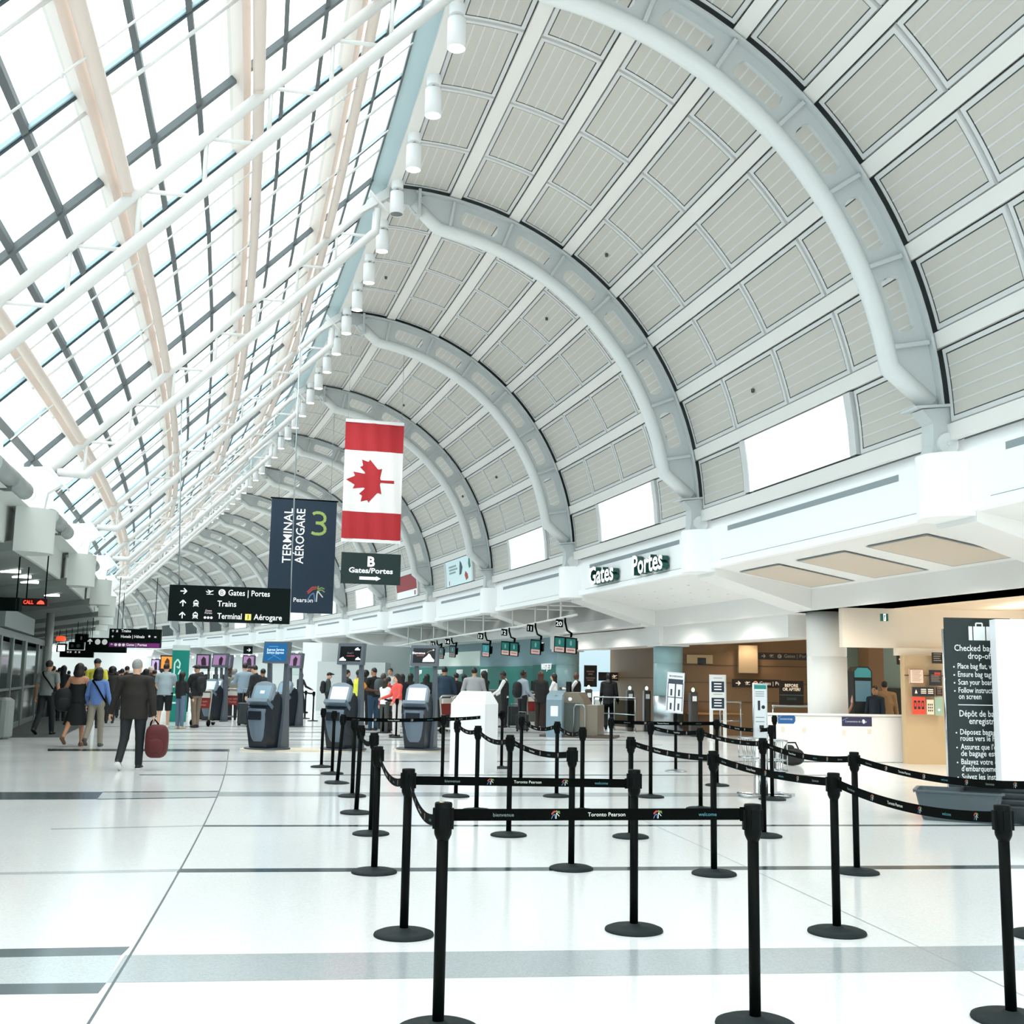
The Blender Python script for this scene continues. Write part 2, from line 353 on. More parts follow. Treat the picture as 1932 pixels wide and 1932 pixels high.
# ---- arched steel ribs
def rib(k, label):
    t = thing('arched_rib', label, 'roof rib', W(0, k, 4.6), 0, 'arched steel ribs of the vault'); T = et(k)
    def P(r, z, o=0.0): return W(r, k, z)+T*o
    def pol(th, rad, o=0.0): a = math.radians(th); return P(VC+rad*math.cos(a), VZ+rad*math.sin(a), o)
    m = MB()   # web plate with a rounded slot between each pair of stiffeners
    Ro, Ri, hw = 6.46, 5.8, .035
    cells = [(ST[i], ST[i+1]) for i in range(1, 7)]
    for (a0, a1) in cells:
        n = 5; am, rm = (a0+a1)/2, (Ro+Ri)/2
        outer = [(a0+(a1-a0)*i/n, Ri) for i in range(n)]+[(a1, Ri+(Ro-Ri)*i/n) for i in range(n)]+[(a1-(a1-a0)*i/n, Ro) for i in range(n)]+[(a0, Ro-(Ro-Ri)*i/n) for i in range(n)]
        inner = []
        for (th, rad) in outer:
            u, v = (th-am)/((a1-a0)/2), (rad-rm)/((Ro-Ri)/2)
            uu = u*.66; vv = v*.46
            if abs(u) > .78: uu *= (1-.14*min(1, abs(v))**2)
            inner.append((am+uu*(a1-a0)/2, rm+vv*(Ro-Ri)/2))
        L = len(outer)
        for o in (-hw, hw):
            m.add([pol(*q, o) for q in outer]+[pol(*q, o) for q in inner], [(i, (i+1) % L, L+(i+1) % L, L+i) for i in range(L)], 0)
        m.add([pol(*q, -hw) for q in inner]+[pol(*q, hw) for q in inner], [(i, (i+1) % L, L+(i+1) % L, L+i) for i in range(L)], 0)
    lo = [P(-.42, 5.38), pol(9.2, Ri), pol(ST[1], Ri), pol(ST[1], Ro), pol(6, Ro), pol(3.4, Ro)]
    hi = [pol(ST[7], Ro), pol(ST[7], Ri), pol(83.2, Ri), P(-6.4, 11.28), pol(86, Ro), pol(84, Ro)]
    for g in (lo, hi):
        for o in (-hw, hw): m.poly([q+T*o for q in g], 0)
    m.build('web_plate', rib_grey, t, True)
    m = MB(); path = [(lambda u, v, th=th: pol(th, VR-.06-v, u)) for th in np.linspace(3.3, 88.3, 30)]
    m.sweep([(-.15, 0), (.15, 0), (.15, .04), (-.15, .04)], path); m.build('outer_flange', rib_grey, t, True)
    m = MB(); path = [P(-.3, 5.42)]+[pol(th, 5.77) for th in np.linspace(8.9, 83.0, 26)]+[P(-6.42, 11.2)]
    m.tube(path, .135, 12); m.build('inner_tube', rib_pale, t, True)
    for th in ST[1:8]:
        m = MB(); a, b = pol(th, 5.85), pol(th, 6.4); d = (pol(th+.5, 6)-pol(th-.5, 6)).normalized()*.03
        m.hexa([a-d-T*.12, a+d-T*.12, a+d+T*.12, a-d+T*.12, b-d-T*.12, b+d-T*.12, b+d+T*.12, b-d+T*.12]); m.build('stiffener', rib_grey, t, True)
    m = MB()   # foot: cap plate, stub and pin
    m.hexa([P(-.62, 5.3, -.2), P(.0, 5.37, -.2), P(.0, 5.37, .2), P(-.62, 5.3, .2), P(-.62, 5.33, -.2), P(.0, 5.41, -.2), P(.0, 5.41, .2), P(-.62, 5.33, .2)])
    m.prism([(-.42, 4.5), (.0, 4.5), (.0, 5.37), (-.5, 5.3), (-.34, 5.12), (-.34, 4.83)], lambda r, z: P(r, z, -.14), lambda r, z: P(r, z, .14))
    m.build('foot_stub', rib_grey, t, True)
    m = MB(); c = P(-.14, 4.83, -.16); X = er(k)
    ring = [(.155*math.cos(2*PI*i/20), .155*math.sin(2*PI*i/20)) for i in range(20)]
    m.prism(ring, lambda u, v: c+X*u+Vector((0, 0, v))-T*.03, lambda u, v: c+X*u+Vector((0, 0, v))+T*.03)
    m.prism([(u*.2, v*.2) for u, v in ring], lambda u, v: c+X*u+Vector((0, 0, v))-T*.05, lambda u, v: c+X*u+Vector((0, 0, v)))
    m.build('pin_cover', rib_pale, t, True)
    m = MB()   # ridge gusset
    m.prism([(-6.98, 11.5), (-6.98, 11.22), (-6.75, 11.16), (-6.55, 11.16), (-6.4, 10.98), (-6.3, 10.98), (-6.3, 11.5)], lambda r, z: P(r, z, -.06), lambda r, z: P(r, z, .06))
    m.hexa([P(-6.36, 10.92, -.2), P(-6.3, 10.92, -.2), P(-6.3, 10.92, .2), P(-6.36, 10.92, .2), P(-6.36, 11.48, -.2), P(-6.3, 11.48, -.2), P(-6.3, 11.48, .2), P(-6.36, 11.48, .2)])
    m.build('ridge_gusset', rib_grey, t, True)
for k in range(1, KMAX):
    rib(k, 'arched steel rib out of frame overhead, behind the nearest visible one' if k == 0 else 'big arched steel rib nearest the camera, landing above the ceiling coffers' if k == 1 else 'arched steel rib landing at the right end of the Gates Portes fascia' if k == 2 else 'arched steel rib landing at the left end of the Gates Portes fascia' if k == 3 else 'arched steel rib, %s from the camera along the vault' % ORD[k-1])
# ---- skylight trusses
def truss(k, label):
    t = thing('skylight_truss', label, 'roof truss', W(-13.0, k, 5.1), 0, 'white tube trusses under the skylight'); T = et(k)
    def P(r, z, o=0.0): return W(r, k, z)+T*o
    m = MB(); m.tube([P(-7.0, chordz(-7.0)), P(-13.05, chordz(-13.05))], .074, 12); m.build('top_chord', steel_white, t, True)
    dz = -.66
    m = MB(); m.tube([P(-7.18, 11.0), P(-7.2, 10.52), P(-12.42, chordz(-12.42)+dz), P(-12.92, chordz(-12.42)+dz+.02)], .082, 12); m.build('bottom_chord', steel_white, t, True)
    r = -7.98
    while r > -12.6:
        zt = chordz(r)
        m = MB(); m.tube([P(r, zt), P(r, zt+dz)], .03, 8); m.build('web_post', steel_white, t, True)
        m = MB(); m.tube([P(r, zt), P(r+.636, zt)], .03, 8); m.build('web_strut', steel_white, t, True)
        r -= .745
    m = MB()   # ridge arm, end plates, foot bracket
    m.hexa([P(-6.95, 11.26, -.09), P(-7.5, 10.86, -.09), P(-7.5, 10.86, .09), P(-6.95, 11.26, .09), P(-6.95, 11.5, -.09), P(-7.4, 11.14, -.09), P(-7.4, 11.14, .09), P(-6.95, 11.5, .09)])
    a, b = P(-7.35, 11.3), P(-6.98, 10.9)
    m.hexa([a-T*.16, b-T*.16, b+T*.16, a+T*.16]+[q+Vector((0, 0, .045)) for q in (a-T*.16, b-T*.16, b+T*.16, a+T*.16)])
    m.build('ridge_bracket', steel_white, t, True)
    m = MB()
    m.prism([(-13.6, 4.4), (-13.1, 4.4), (-13.05, 4.75), (-12.8, 4.92), (-13.08, 5.24), (-13.5, 5.2)], lambda r, z: P(r, z, -.1), lambda r, z: P(r, z, .1))
    a, b = P(-13.15, 5.3), P(-12.72, 4.82)
    m.hexa([a-T*.2, b-T*.2, b+T*.2, a+T*.2]+[q+Vector((.02, 0, .04)) for q in (a-T*.2, b-T*.2, b+T*.2, a+T*.2)])
    m.build('foot_bracket', white, t, True)
    m = MB(); c = P(-13.39, 4.73, -.12); X = er(k)
    ring = [(.15*math.cos(2*PI*i/18), .15*math.sin(2*PI*i/18)) for i in range(18)]
    m.prism(ring, lambda u, v: c+X*u+Vector((0, 0, v))-T*.03, lambda u, v: c+X*u+Vector((0, 0, v))+T*.03); m.build('pin_cover', white, t, True)
for k in range(1, KMAX):
    truss(k, 'white tube truss out of frame overhead, behind the nearest visible one' if k == 0 else 'white tube skylight truss nearest the camera, crossing the whole upper left' if k == 1 else 'white tube skylight truss carrying the long arrow sign on two rods' if k == 2 else 'white tube skylight truss, %s from the camera' % ORD[k-1])
# ---- purlins: cream tube in front of a cream box beam
PUR = [-8.17, -9.62, -11.1, -12.55]
pl_lab = ['topmost cream purlin, close below the ridge of the skylight', 'second cream purlin from the ridge of the skylight', 'third cream purlin from the ridge of the skylight', 'lowest cream purlin, just above the left balcony']
NK2 = [KMIN+i*.25 for i in range((KMAX-KMIN)*4)]
for r, lab in zip(PUR, pl_lab):
    t = thing('roof_purlin', lab, 'purlin', W(r, 1, chordz(r)), 0, 'long cream purlins under the skylight')
    m = MB(); m.tube([sk(r, k, .13) for k in NK2], .078, 12); m.build('tube', beige_steel, t, True)
    m = MB(); m.sweep([(-.065, .2), (.065, .2), (.065, .46), (-.065, .46)], [(lambda u, v, k=k, r=r: W(r+u*.694-v*.72, k, chordz(r)+u*.72+v*.694)) for k in NK2]); m.build('box_beam', beige_steel, t, True)
    for k in range(0, KMAX-1):
        m = MB(); a = sk(r+.02, k+.0, .07); T = et(k); m.box(a, (.1, .16, .14)); m.build('gusset', beige_steel, t, True)
# ---- skylight glazing, one window per bay
rafter_grey = M('rafter_grey', '#5f6668', .5); bar_pale = M('glazing_bar', '#a9c3cd', .4); bar_dark = M('gasket', '#39474c', .6)
glass = glassmat('skylight_glass', '#e9f3f4')
GL = .57
LONG = [-7.3-.505*i for i in range(0, 13)]
for k in range(KMIN, KMAX-1):
    m = MB()
    def slb(r, z, o, kk): return sk(r, kk, z)+et(kk)*o
    for kk, wd, dp, mi in ((k, .045, .1, 0), (k+.25, .05, .04, 1), (k+.5, .05, .04, 1), (k+.75, .05, .04, 1)):
        rs = (-7.2, -13.5)
        p = [slb(r, GL+dz, o, kk) for dz in (-dp, .02) for r, o in ((rs[0], -wd), (rs[1], -wd), (rs[1], wd), (rs[0], wd))]
        m.hexa(p, mi)
        if mi == 1:
            p = [slb(r, GL+dz, o, kk) for dz in (-dp-.03, -dp) for r, o in ((rs[0], -.018), (rs[1], -.018), (rs[1], .018), (rs[0], .018))]; m.hexa(p, 2)
    for i, r in enumerate(LONG):
        if i in (2, 5, 8, 11): continue
        wd, dp = (.028, .07) if i else (.035, .08)
        for q in range(2):
            k0, k1 = k+q*.5, k+q*.5+.5
            m.hexa([sk(rr, kk, GL+dz) for dz in (-dp, .01) for rr, kk in ((r-wd, k0), (r-wd, k1), (r+wd, k1), (r+wd, k0))], 0)
    w = struct('window_%d' % (k+2), m, [rafter_grey, bar_pale, bar_dark])
    m = MB()
    for q in range(2):
        k0, k1 = k+q*.5, k+q*.5+.5
        m.quad(sk(-7.25, k0, GL), sk(-7.25, k1, GL), sk(-13.6, k1, GL), sk(-13.6, k0, GL))
    m.build('pane', glass, w)
    # secondary white tubes and sag rods belonging to this bay
    m = MB()
    for f in (.27, .52, .77):
        for a, b in ((-7.4, -8.3), (-8.3, -9.8), (-9.8, -11.28), (-11.28, -12.8)):
            m.tube([sk(a, k+f, .36), sk(b, k+f, .36)], .022, 7)
    m.build('tie_tube', steel_white, w)
    m = MB(); f = .275
    for f in (.275, .62):
        m.tube([sk(-7.4, k+f, .12), sk(-13.2, k+f, .12)], .013, 6)
        for r in PUR: m.lathe([(.0, -.04), (.025, -.02), (.025, .02), (0, .04)], sk(r-.25, k+f, .12), 6)
    m.build('sag_rod', steel_white, w)
# pale flashing between glass and vault
m = MB(); m.sweep([(-7.32, 11.62), (-6.86, 11.5), (-6.8, 11.56), (-7.3, 11.72)], [(lambda u, v, k=k: W(u, k, v)) for k in NK]); struct('trim_10', m, M('flashing_cyan', '#a9bfc4', .4))
# ---- right-hand fascia
fascia_w = M('fascia_white', '#fafbfb', .5); grille_m = M('slot_grille', '#8d979b', .6, noise=.2, scale=90); shadow_m = M('groove', '#7f898b', .7)
def hallpath(k0, k1, n): return [(lambda u, v, k=k0+(k1-k0)*i/n: W(u, k, v)) for i in range(n+1)]
for k in range(KMIN, KMAX-1):
    m = MB()
    m.sweep([(-.05, 3.86), (-.05, 3.985), (-.02, 4.0), (0, 4.0), (0, 4.72), (.07, 4.73), (.07, 4.93), (.3, 4.93), (.3, 3.86)], hallpath(k, k+1, 4), 0)
    m.sweep([(-.008, 3.995), (.01, 3.995), (.01, 4.012), (-.008, 4.012)], hallpath(k+.08, k+.9, 4), 2)
    m.sweep([(.06, 4.89), (.09, 4.89), (.09, 4.92), (.06, 4.92)], hallpath(k+.04, k+.97, 4), 2)
    m.sweep([(-.006, 4.56), (.01, 4.56), (.01, 4.66), (-.006, 4.66)], hallpath(k+.15, k+.86, 4), 1)
    # rounded nose in front of each rib foot
    n = 14; pr = [(.08-.56*math.sin(PI*i/n), -.46*math.cos(PI*i/n)) for i in range(n+1)]
    vs = [W(a, k, z)+et(k)*b for z in (3.8, 4.68) for a, b in pr]; N = n+1
    m.add(vs, [(i, i+1, N+i+1, N+i) for i in range(n)], 0, True); m.add(vs, [tuple(range(N)), tuple(range(2*N-1, N-1, -1))], 0)
    struct('wall_right', m, [fascia_w, grille_m, shadow_m])
# ---- soffit, cross beams and header under the fascia
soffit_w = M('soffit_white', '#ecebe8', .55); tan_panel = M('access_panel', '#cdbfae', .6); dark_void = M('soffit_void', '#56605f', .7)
for k in range(KMIN, KMAX-1):
    m = MB(); near = k <= 2
    prof = [(.08, 3.862), (2.25, 3.5), (2.25, 3.06), (3.3, 3.06), (3.3, 3.3), (2.4, 4.4), (.08, 4.4)] if near else None
    if near: m.sweep(prof, hallpath(k, k+1, 4), 0)
    else:
        m.sweep([(.08, 3.862), (.35, 3.862), (.35, 4.4), (.08, 4.4)], hallpath(k, k+1, 4), 0)
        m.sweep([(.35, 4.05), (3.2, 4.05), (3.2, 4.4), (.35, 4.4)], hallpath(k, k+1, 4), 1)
        for f in (.25, .5, .75): m.sweep([(.3, 3.87), (2.3, 3.87), (2.3, 4.06), (.3, 4.06)], hallpath(k+f-.03, k+f+.03, 1), 0)
        m.sweep([(2.0, 3.1), (3.0, 3.1), (3.0, 4.1), (2.3, 4.1), (2.0, 3.4)], hallpath(k, k+1, 4), 0)
    # beam from the nose to the column
    b0, b1 = k-.055, k+.055
    m.sweep([(.05, 3.72), (2.35, 3.06), (3.3, 3.06), (3.3, 4.2), (.05, 4.2)], hallpath(b0, b1, 1), 0)
    if k == 1:
        for kk in (1.16, 1.44, 1.72):
            for (r0, r1, q0, q1, mi, dz) in ((.5, 2.05, kk, kk+.19, 1, -.012), (.46, 2.09, kk-.006, kk+.196, 2, -.006)):
                pts = [W(r, q, 3.86-.16*r+dz) for r, q in ((r0, q0), (r1, q0), (r1, q1), (r0, q1))]; m.poly(pts, {1: 2, 2: 3}[mi])
    if k == 2:
        for i in range(6):
            for j in range(3):
                r, q = .7+j*.5, 2.16+i*.12; p = W(r, q, 3.86-.16*r-.008); m.poly([p-er(q)*.015-et(q)*.06, p+er(q)*.015-et(q)*.06, p+er(q)*.015+et(q)*.06, p-er(q)*.015+et(q)*.06], 3)
    struct('ceiling', m, [soffit_w, dark_void, tan_panel, shadow_m])
m = MB()   # header over the openings and lower ceiling of the lobby behind
m.sweep([(2.5, 2.55), (3.25, 2.55), (3.25, 3.07), (2.5, 3.07)], hallpath(2.12, 4.0, 8), 0)
struct('trim_11', m, soffit_w)
teal_col = M('column_teal', '#8fb0b4', .35); kick = steel
for k in range(2, 5):
    m = MB(); c = W(2.85, k)
    if k <= 2: m.lathe([(.42, .55), (.42, 2.1), (.412, 2.105), (.412, 2.12), (.42, 2.125), (.42, 3.1)], c, 32, 0)
    else:
        m.lathe([(.42, 1.1), (.42, 2.02), (.41, 2.025), (.41, 2.04), (.42, 2.045), (.42, 2.5)], c, 32, 0); X = er(k); mt = frame((0, 0, 0), X, et(k))
        m.box(c+Vector((0, 0, 2.85)), (1.0, 1.0, .5), 2, mt.to_3x3().to_4x4()); m.box(c+Vector((0, 0, 2.56)), (.92, .92, .1), 2, mt.to_3x3().to_4x4())
    m.lathe([(.43, 0), (.43, 1.1 if k > 2 else .55)], c, 32, 1)
    o = tag(m.build('round_column', [M('column_white', '#f0eee9', .4) if k <= 2 else teal_col, kick, soffit_w]), {2: 'round white column rising behind the white counter', 3: 'teal round column with steel base behind the two sign stands', 4: 'pale green round column at the right end of the teal airline wall'}[k], 'column', 'columns under the balcony')
# ================================================================== LOBBY behind the columns (right)
tan = M('lobby_tan', '#8a6a4a', .5, noise=.05, scale=3); tan_l = M('lobby_tan_light', '#c9ad86', .5); tan_d = M('lobby_brown', '#4d4238', .55)
grey_green = M('lobby_green', '#8fa8a0', .5)
m = MB()
m.sweep([(5.6, 0), (6.0, 0), (6.0, 3.1), (5.6, 3.1)], hallpath(3.02, 4.3, 6), 0)
m.sweep([(5.585, 1.62), (5.6, 1.62), (5.6, 1.635), (5.585, 1.635)], hallpath(3.02, 4.3, 6), 1)
m.sweep([(5.6, 0), (12, 0), (12, 3.1), (5.6, 3.1)], hallpath(4.26, 4.3, 1), 0)
struct('wall_back', m, [tan, tan_d])
m = MB()   # stepped cove of the lobby ceiling
m.sweep([(3.25, 2.95), (14, 2.95), (14, 3.3), (3.25, 3.3)], hallpath(2.02, 4.3, 12), 1)
m.sweep([(2.3, 3.06), (14, 3.06), (14, 3.3), (2.3, 3.3)], hallpath(.2, 2.02, 8), 0)
for dz, w in ((.0, 0), (.09, .35), (.18, .7)):
    m.sweep([(3.3, 2.6+dz), (4.2+w, 2.6+dz), (4.2+w, 2.68+dz), (3.3, 2.68+dz)], hallpath(2.02, 4.0, 10), 0)
struct('ceiling', m, [M('cove_cream', '#f0dcc0', .5), M('lobby_ceiling', '#c8a987', .6)])
# lit panel wall above the service opening at the far right, and the walls of the lobby facing the hall
def facewall(m, x0, x1, Y, z0, z1, mi=0, th=.25):
    a, b = at(x0, 1280, Y).x, at(x1, 1280, Y).x
    m.hexa([(a, Y, z0), (b, Y, z0), (b, Y+th, z0), (a, Y+th, z0), (a, Y, z1), (b, Y, z1), (b, Y+th, z1), (a, Y+th, z1)], mi)
m = MB(); facewall(m, 1592, 1990, 23.0, 2.27, 3.06); facewall(m, 1695, 1990, 22.85, 2.12, 2.27); struct('trim_12', m, M('lit_cream', '#efe0cd', .5))
m = MB(); facewall(m, 1707, 1990, 22.72, 0, 2.12, 0); facewall(m, 1707, 1990, 22.71, 1.72, 1.735, 1, .02); struct('wall_lobby', m, [tan_l, tan_d])
m = MB(); facewall(m, 1286, 1640, 33.4, 0, 3.1, 0)
for z in (.95, 1.5, 2.0): facewall(m, 1286, 1640, 33.385, z, z+.015, 1, .02)
facewall(m, 1296, 1345, 33.3, 2.05, 2.3, 2, .1); facewall(m, 1394, 1430, 33.2, 1.8, 2.6, 2, .2)
struct('wall_back', m, [tan, tan_d, tan_l])
m = MB(); facewall(m, 1600, 1725, 30.5, 0, 3.1, 0); facewall(m, 1668, 1712, 30.3, 0, 1.45, 1, .2); facewall(m, 1640, 1668, 29.6, 0, 2.9, 2, .9); struct('wall_service', m, [grey_green, M('service_dark', '#2f332f', .5), tan])
# big white side wall beside the baggage drop sign
m = MB(); Yp = 14.55; a = Vector((at(1884, 1320, Yp).x, Yp, 0)); d = Vector((1, -.12, 0)).normalized(); nrm = Vector((-d.y, d.x, 0)); zt = at(1875, 1168, Yp).z
m.hexa([a, a+d*6, a+d*6+nrm*.25, a+nrm*.25]+[q+Vector((0, 0, zt)) for q in (a, a+d*6, a+d*6+nrm*.25, a+nrm*.25)])
struct('wall_partition', m, M('partition_white', '#eff2f6', .5))
# helper for flat signs standing square to the view
def signboard(name, label, cat, c, w, h, th, base, facing=None, group=None, edge=None):
    """thing at the sign centre; returns thing, matrix of its front face (x right, y up) with origin at centre"""
    f = Vector(facing) if facing is not None else Vector((CAM.x-c.x, CAM.y-c.y, 0)); f.z = 0; f.normalize()
    x = Vector((-f.y, f.x, 0)); t = thing(name, label, cat, c, 0, group)
    m = MB(); mt = frame((0, 0, 0), x, (0, 0, 1)); m.box(Vector((0, 0, 0)), (w, h, th), 0, mt); m.build('panel', base, t)
    return t, frame(f*(th/2+.002), x, (0, 0, 1))
def rect(m, mt, x0, y0, x1, y1, mi=0, z=0.0): m.add([mt @ Vector(q) for q in ((x0, y0, z), (x1, y0, z), (x1, y1, z), (x0, y1, z))], [(0, 1, 2, 3)], mi)
def shape(m, mt, pts, mi=0, z=0.0): m.add([mt @ Vector((x, y, z)) for x, y in pts], [tuple(range(len(pts)))], mi)
def disc(m, mt, x, y, r, mi=0, z=0.0, n=20): shape(m, mt, [(x+r*math.cos(2*PI*i/n), y+r*math.sin(2*PI*i/n)) for i in range(n)], mi, z)
def stroke(m, mt, pts, w, mi=0, z=0.0):
    for (ax, ay), (bx, by) in zip(pts[:-1], pts[1:]):
        L = math.hypot(bx-ax, by-ay) or 1; nx, ny = -(by-ay)/L*w/2, (bx-ax)/L*w/2
        shape(m, mt, [(ax-nx, ay-ny), (bx-nx, by-ny), (bx+nx, by+ny), (ax+nx, ay+ny)], mi, z)
def arrow(m, mt, x, y, s, d, mi=0, w=.2):
    P = lambda u, v: (x+s*(u if d == 'r' else -v if d == 'u' else u), y+s*(v if d == 'r' else u))
    stroke(m, mt, [P(-.5, 0), P(.42, 0)], s*w, mi)
    for sg in (1, -1): stroke(m, mt, [P(.02, sg*.46), P(.5, -.02*sg)], s*w, mi, .0003)
def plane_icon(m, mt, x, y, s, mi=0):
    R = lambda pts: [(x+s*(a*.96-b*.27), y+s*(a*.27+b*.96)) for a, b in pts]
    shape(m, mt, R([(-.5, .06), (-.42, -.06), (.42, -.06), (.52, .02), (.44, .08), (-.36, .07)]), mi)
    shape(m, mt, R([(-.12, .05), (-.3, .34), (-.2, .34), (.14, .05)]), mi, .0003)
    shape(m, mt, R([(-.08, -.05), (-.34, -.3), (-.22, -.3), (.2, -.05)]), mi, .0003)
    shape(m, mt, R([(-.5, .06), (-.58, .24), (-.5, .24), (-.38, .07)]), mi, .0003)
    rect(m, mt, x-.5*s, y-.42*s, x+.5*s, y-.35*s, mi)
def train_icon(m, mt, x, y, s, mi=0, bg=None):
    shape(m, mt, [(x+s*a, y+s*b) for a, b in ((-.3, -.22), (.3, -.22), (.36, -.1), (.36, .2), (.24, .38), (-.24, .38), (-.36, .2), (-.36, -.1))], mi)
    rect(m, mt, x-.24*s, y+.06*s, x+.24*s, y+.26*s, 1, .0006); rect(m, mt, x-.1*s, y+.38*s, x+.1*s, y+.5*s, mi)
    for g in (1, -1):
        disc(m, mt, x+g*.2*s, y-.09*s, .06*s, 1, .0006, 8); stroke(m, mt, [(x+g*.2*s, y-.22*s), (x+g*.36*s, y-.5*s)], .09*s, mi)
    rect(m, mt, x-.26*s, y-.4*s, x+.26*s, y-.33*s, mi)
LOGO_COLS = [M('logo_red', '#b5463c', .6), M('logo_blue', '#5b7fa8', .6), M('logo_green', '#7f9a5a', .6), M('logo_pale', '#d3d9cf', .6)]
def pearson(m, mt, x, y, s, mis=(0, 1, 2, 3), z=0.0):   # fan of curved strokes
    for pts, mi in (([(-.5, .1), (-.2, .42), (.1, .44)], 0), ([(-.46, .0), (-.16, .3), (.06, .34)], 0), ([(-.5, -.5), (-.3, -.1), (-.1, .06), (-.05, -.1), (.0, -.5)], 1),
                    ([(.1, -.5), (.12, .0), (.16, .2), (.5, -.2)], 3), ([(.16, .2), (.4, .28), (.6, .14)], 2), ([(.16, .3), (.4, .42), (.58, .34)], 2), ([(.14, .3), (.2, .52)], 2)):
        stroke(m, mt, [(x+a*s, y+b*s) for a, b in pts], .075*s, mis[mi], z)
def lobbysign(r, k0, k1, z0, z1, label, cols, draw, name='wall_sign', glow=0.0, cat='sign'):
    c = (W(r, k0, (z0+z1)/2)+W(r, k1, (z0+z1)/2))/2; w = (W(r, k0)-W(r, k1)).length
    t, mt = signboard(name, label, cat, c, w, z1-z0, .06, cols[0], -er((k0+k1)/2)); m = MB(); draw(m, mt, w, z1-z0); m.build('lettering', cols[1:], t); return t
brown_sign = M('sign_brown', '#2b211c', .4); warm_w = M('sign_warm_white', '#f3dfc4', .5, emit=.5); orange_w = M('sign_orange', '#f0a873', .5, emit=.4)
def pxsign(k_or_r, x0, x1, yt, yb, Y, name, label, cat, base, cols, draw, facing=(0, -1, 0), th=.06, group=None):
    a, b = at(x0, yt, Y), at(x1, yb, Y); c = (a+b)/2; w = (b.x-a.x); h = a.z-b.z
    t, mt = signboard(name, label, cat, c, w, h, th, base, facing, group)
    m = MB(); draw(m, mt, w, h); m.build('lettering', cols, t); return t, mt, w, h
def gates_draw(arrowx=None, planex=None, bx=-.05, tx=.02, size=.5):
    def f(m, mt, w, h):
        if arrowx is not None: arrow(m, mt, arrowx*w, 0, h*.55, 'r', 0)
        if planex is not None: plane_icon(m, mt, planex*w, .02, h*.6, 0)
        disc(m, mt, bx*w, 0, h*.3, 1); m.text('B', h*.38, mt @ Matrix.Translation((bx*w, -h*.17, .001)), 2, bold=.01)
        m.text('Gates | Portes', h*size, mt @ Matrix.Translation((tx*w, -h*.17, 0)), 0, 'LEFT')
    return f
pxsign(0, 1129, 1231, 1268, 1286, 44, 'wall_sign', 'brown Gates Portes sign on the tan wall left of the teal column', 'sign', brown_sign, [warm_w, orange_w, brown_sign], gates_draw(None, -.2, -.035, .03, .42))
pxsign(0, 1381, 1473, 1281, 1298, 33, 'wall_sign', 'dark Gates Portes sign with arrow on the lobby wall beside the BEFORE OR AFTER poster', 'sign', brown_sign, [warm_w, orange_w, brown_sign], gates_draw(-.38, -.18, -.02, .06, .45))
pxsign(0, 1430, 1528, 1231, 1246, 31, 'hanging_sign', 'dim Gates Portes sign hanging near the lobby ceiling left of the white column', 'sign', brown_sign, [M('sign_dim', '#a79d8f'), M('sign_dim'), brown_sign], gates_draw(-.4, -.24, -.09, .0, .5))
def before_draw(m, mt, w, h):
    m.text('BEFORE', h*.13, mt @ Matrix.Translation((0, h*.24, 0)), 0, bold=.03, width=w*.55); m.text('OR AFTER?', h*.13, mt @ Matrix.Translation((0, h*.08, 0)), 0, bold=.03, width=w*.74)
    rect(m, mt, -w*.5, -h*.12, w*.5, -h*.08, 1)
    for y in (-.24, -.3): rect(m, mt, -w*.2, h*y, w*.2, h*(y+.025), 1)
pxsign(0, 1470, 1516, 1284, 1330, 31.5, 'poster', 'black BEFORE OR AFTER poster on the lobby wall', 'poster', M('poster_black', '#1c1916', .4), [warm_w, M('poster_teal', '#4c6660')], before_draw)
def direct_draw(m, mt, w, h):
    for y, n in ((.18, .6), (.06, .35), (-.12, .7), (-.22, .5)): rect(m, mt, -w*n/2, h*y, w*n/2, h*(y+.06), 0)
pxsign(0, 1102, 1126, 1255, 1296, 44, 'wall_sign', 'tall dark brown wall sign beside the pale green column', 'sign', brown_sign, [M('sign_dim2', '#b08d7e')], direct_draw)
def arrow_up(m, mt, w, h): arrow(m, mt, w*.15, 0, h*.6, 'u', 0)
pxsign(0, 1692, 1705, 1236, 1254, 27, 'hanging_sign', 'small dark sign with an up arrow above the service hall', 'sign', brown_sign, [warm_w], arrow_up)
m = None
def exit_draw(m, mt, w, h):
    rect(m, mt, -w*.16, -h*.48, w*.16, h*.48, 1); disc(m, mt, .0, h*.25, h*.1, 0, .001, 10); stroke(m, mt, [(0, h*.18), (-w*.05, -h*.1), (w*.08, -h*.38)], h*.1, 0, .001); stroke(m, mt, [(-w*.1, h*.05), (w*.1, h*.1)], h*.08, 0, .0015)
pxsign(0, 1661, 1675, 1158, 1172, 20.5, 'exit_sign', 'small green running-man exit sign under the lobby ceiling edge', 'exit sign', M('exit_green', '#1f5a4a', .4), [M('exit_green'), M('exit_white', '#e8f6f2', .4, emit=1.2)], exit_draw)
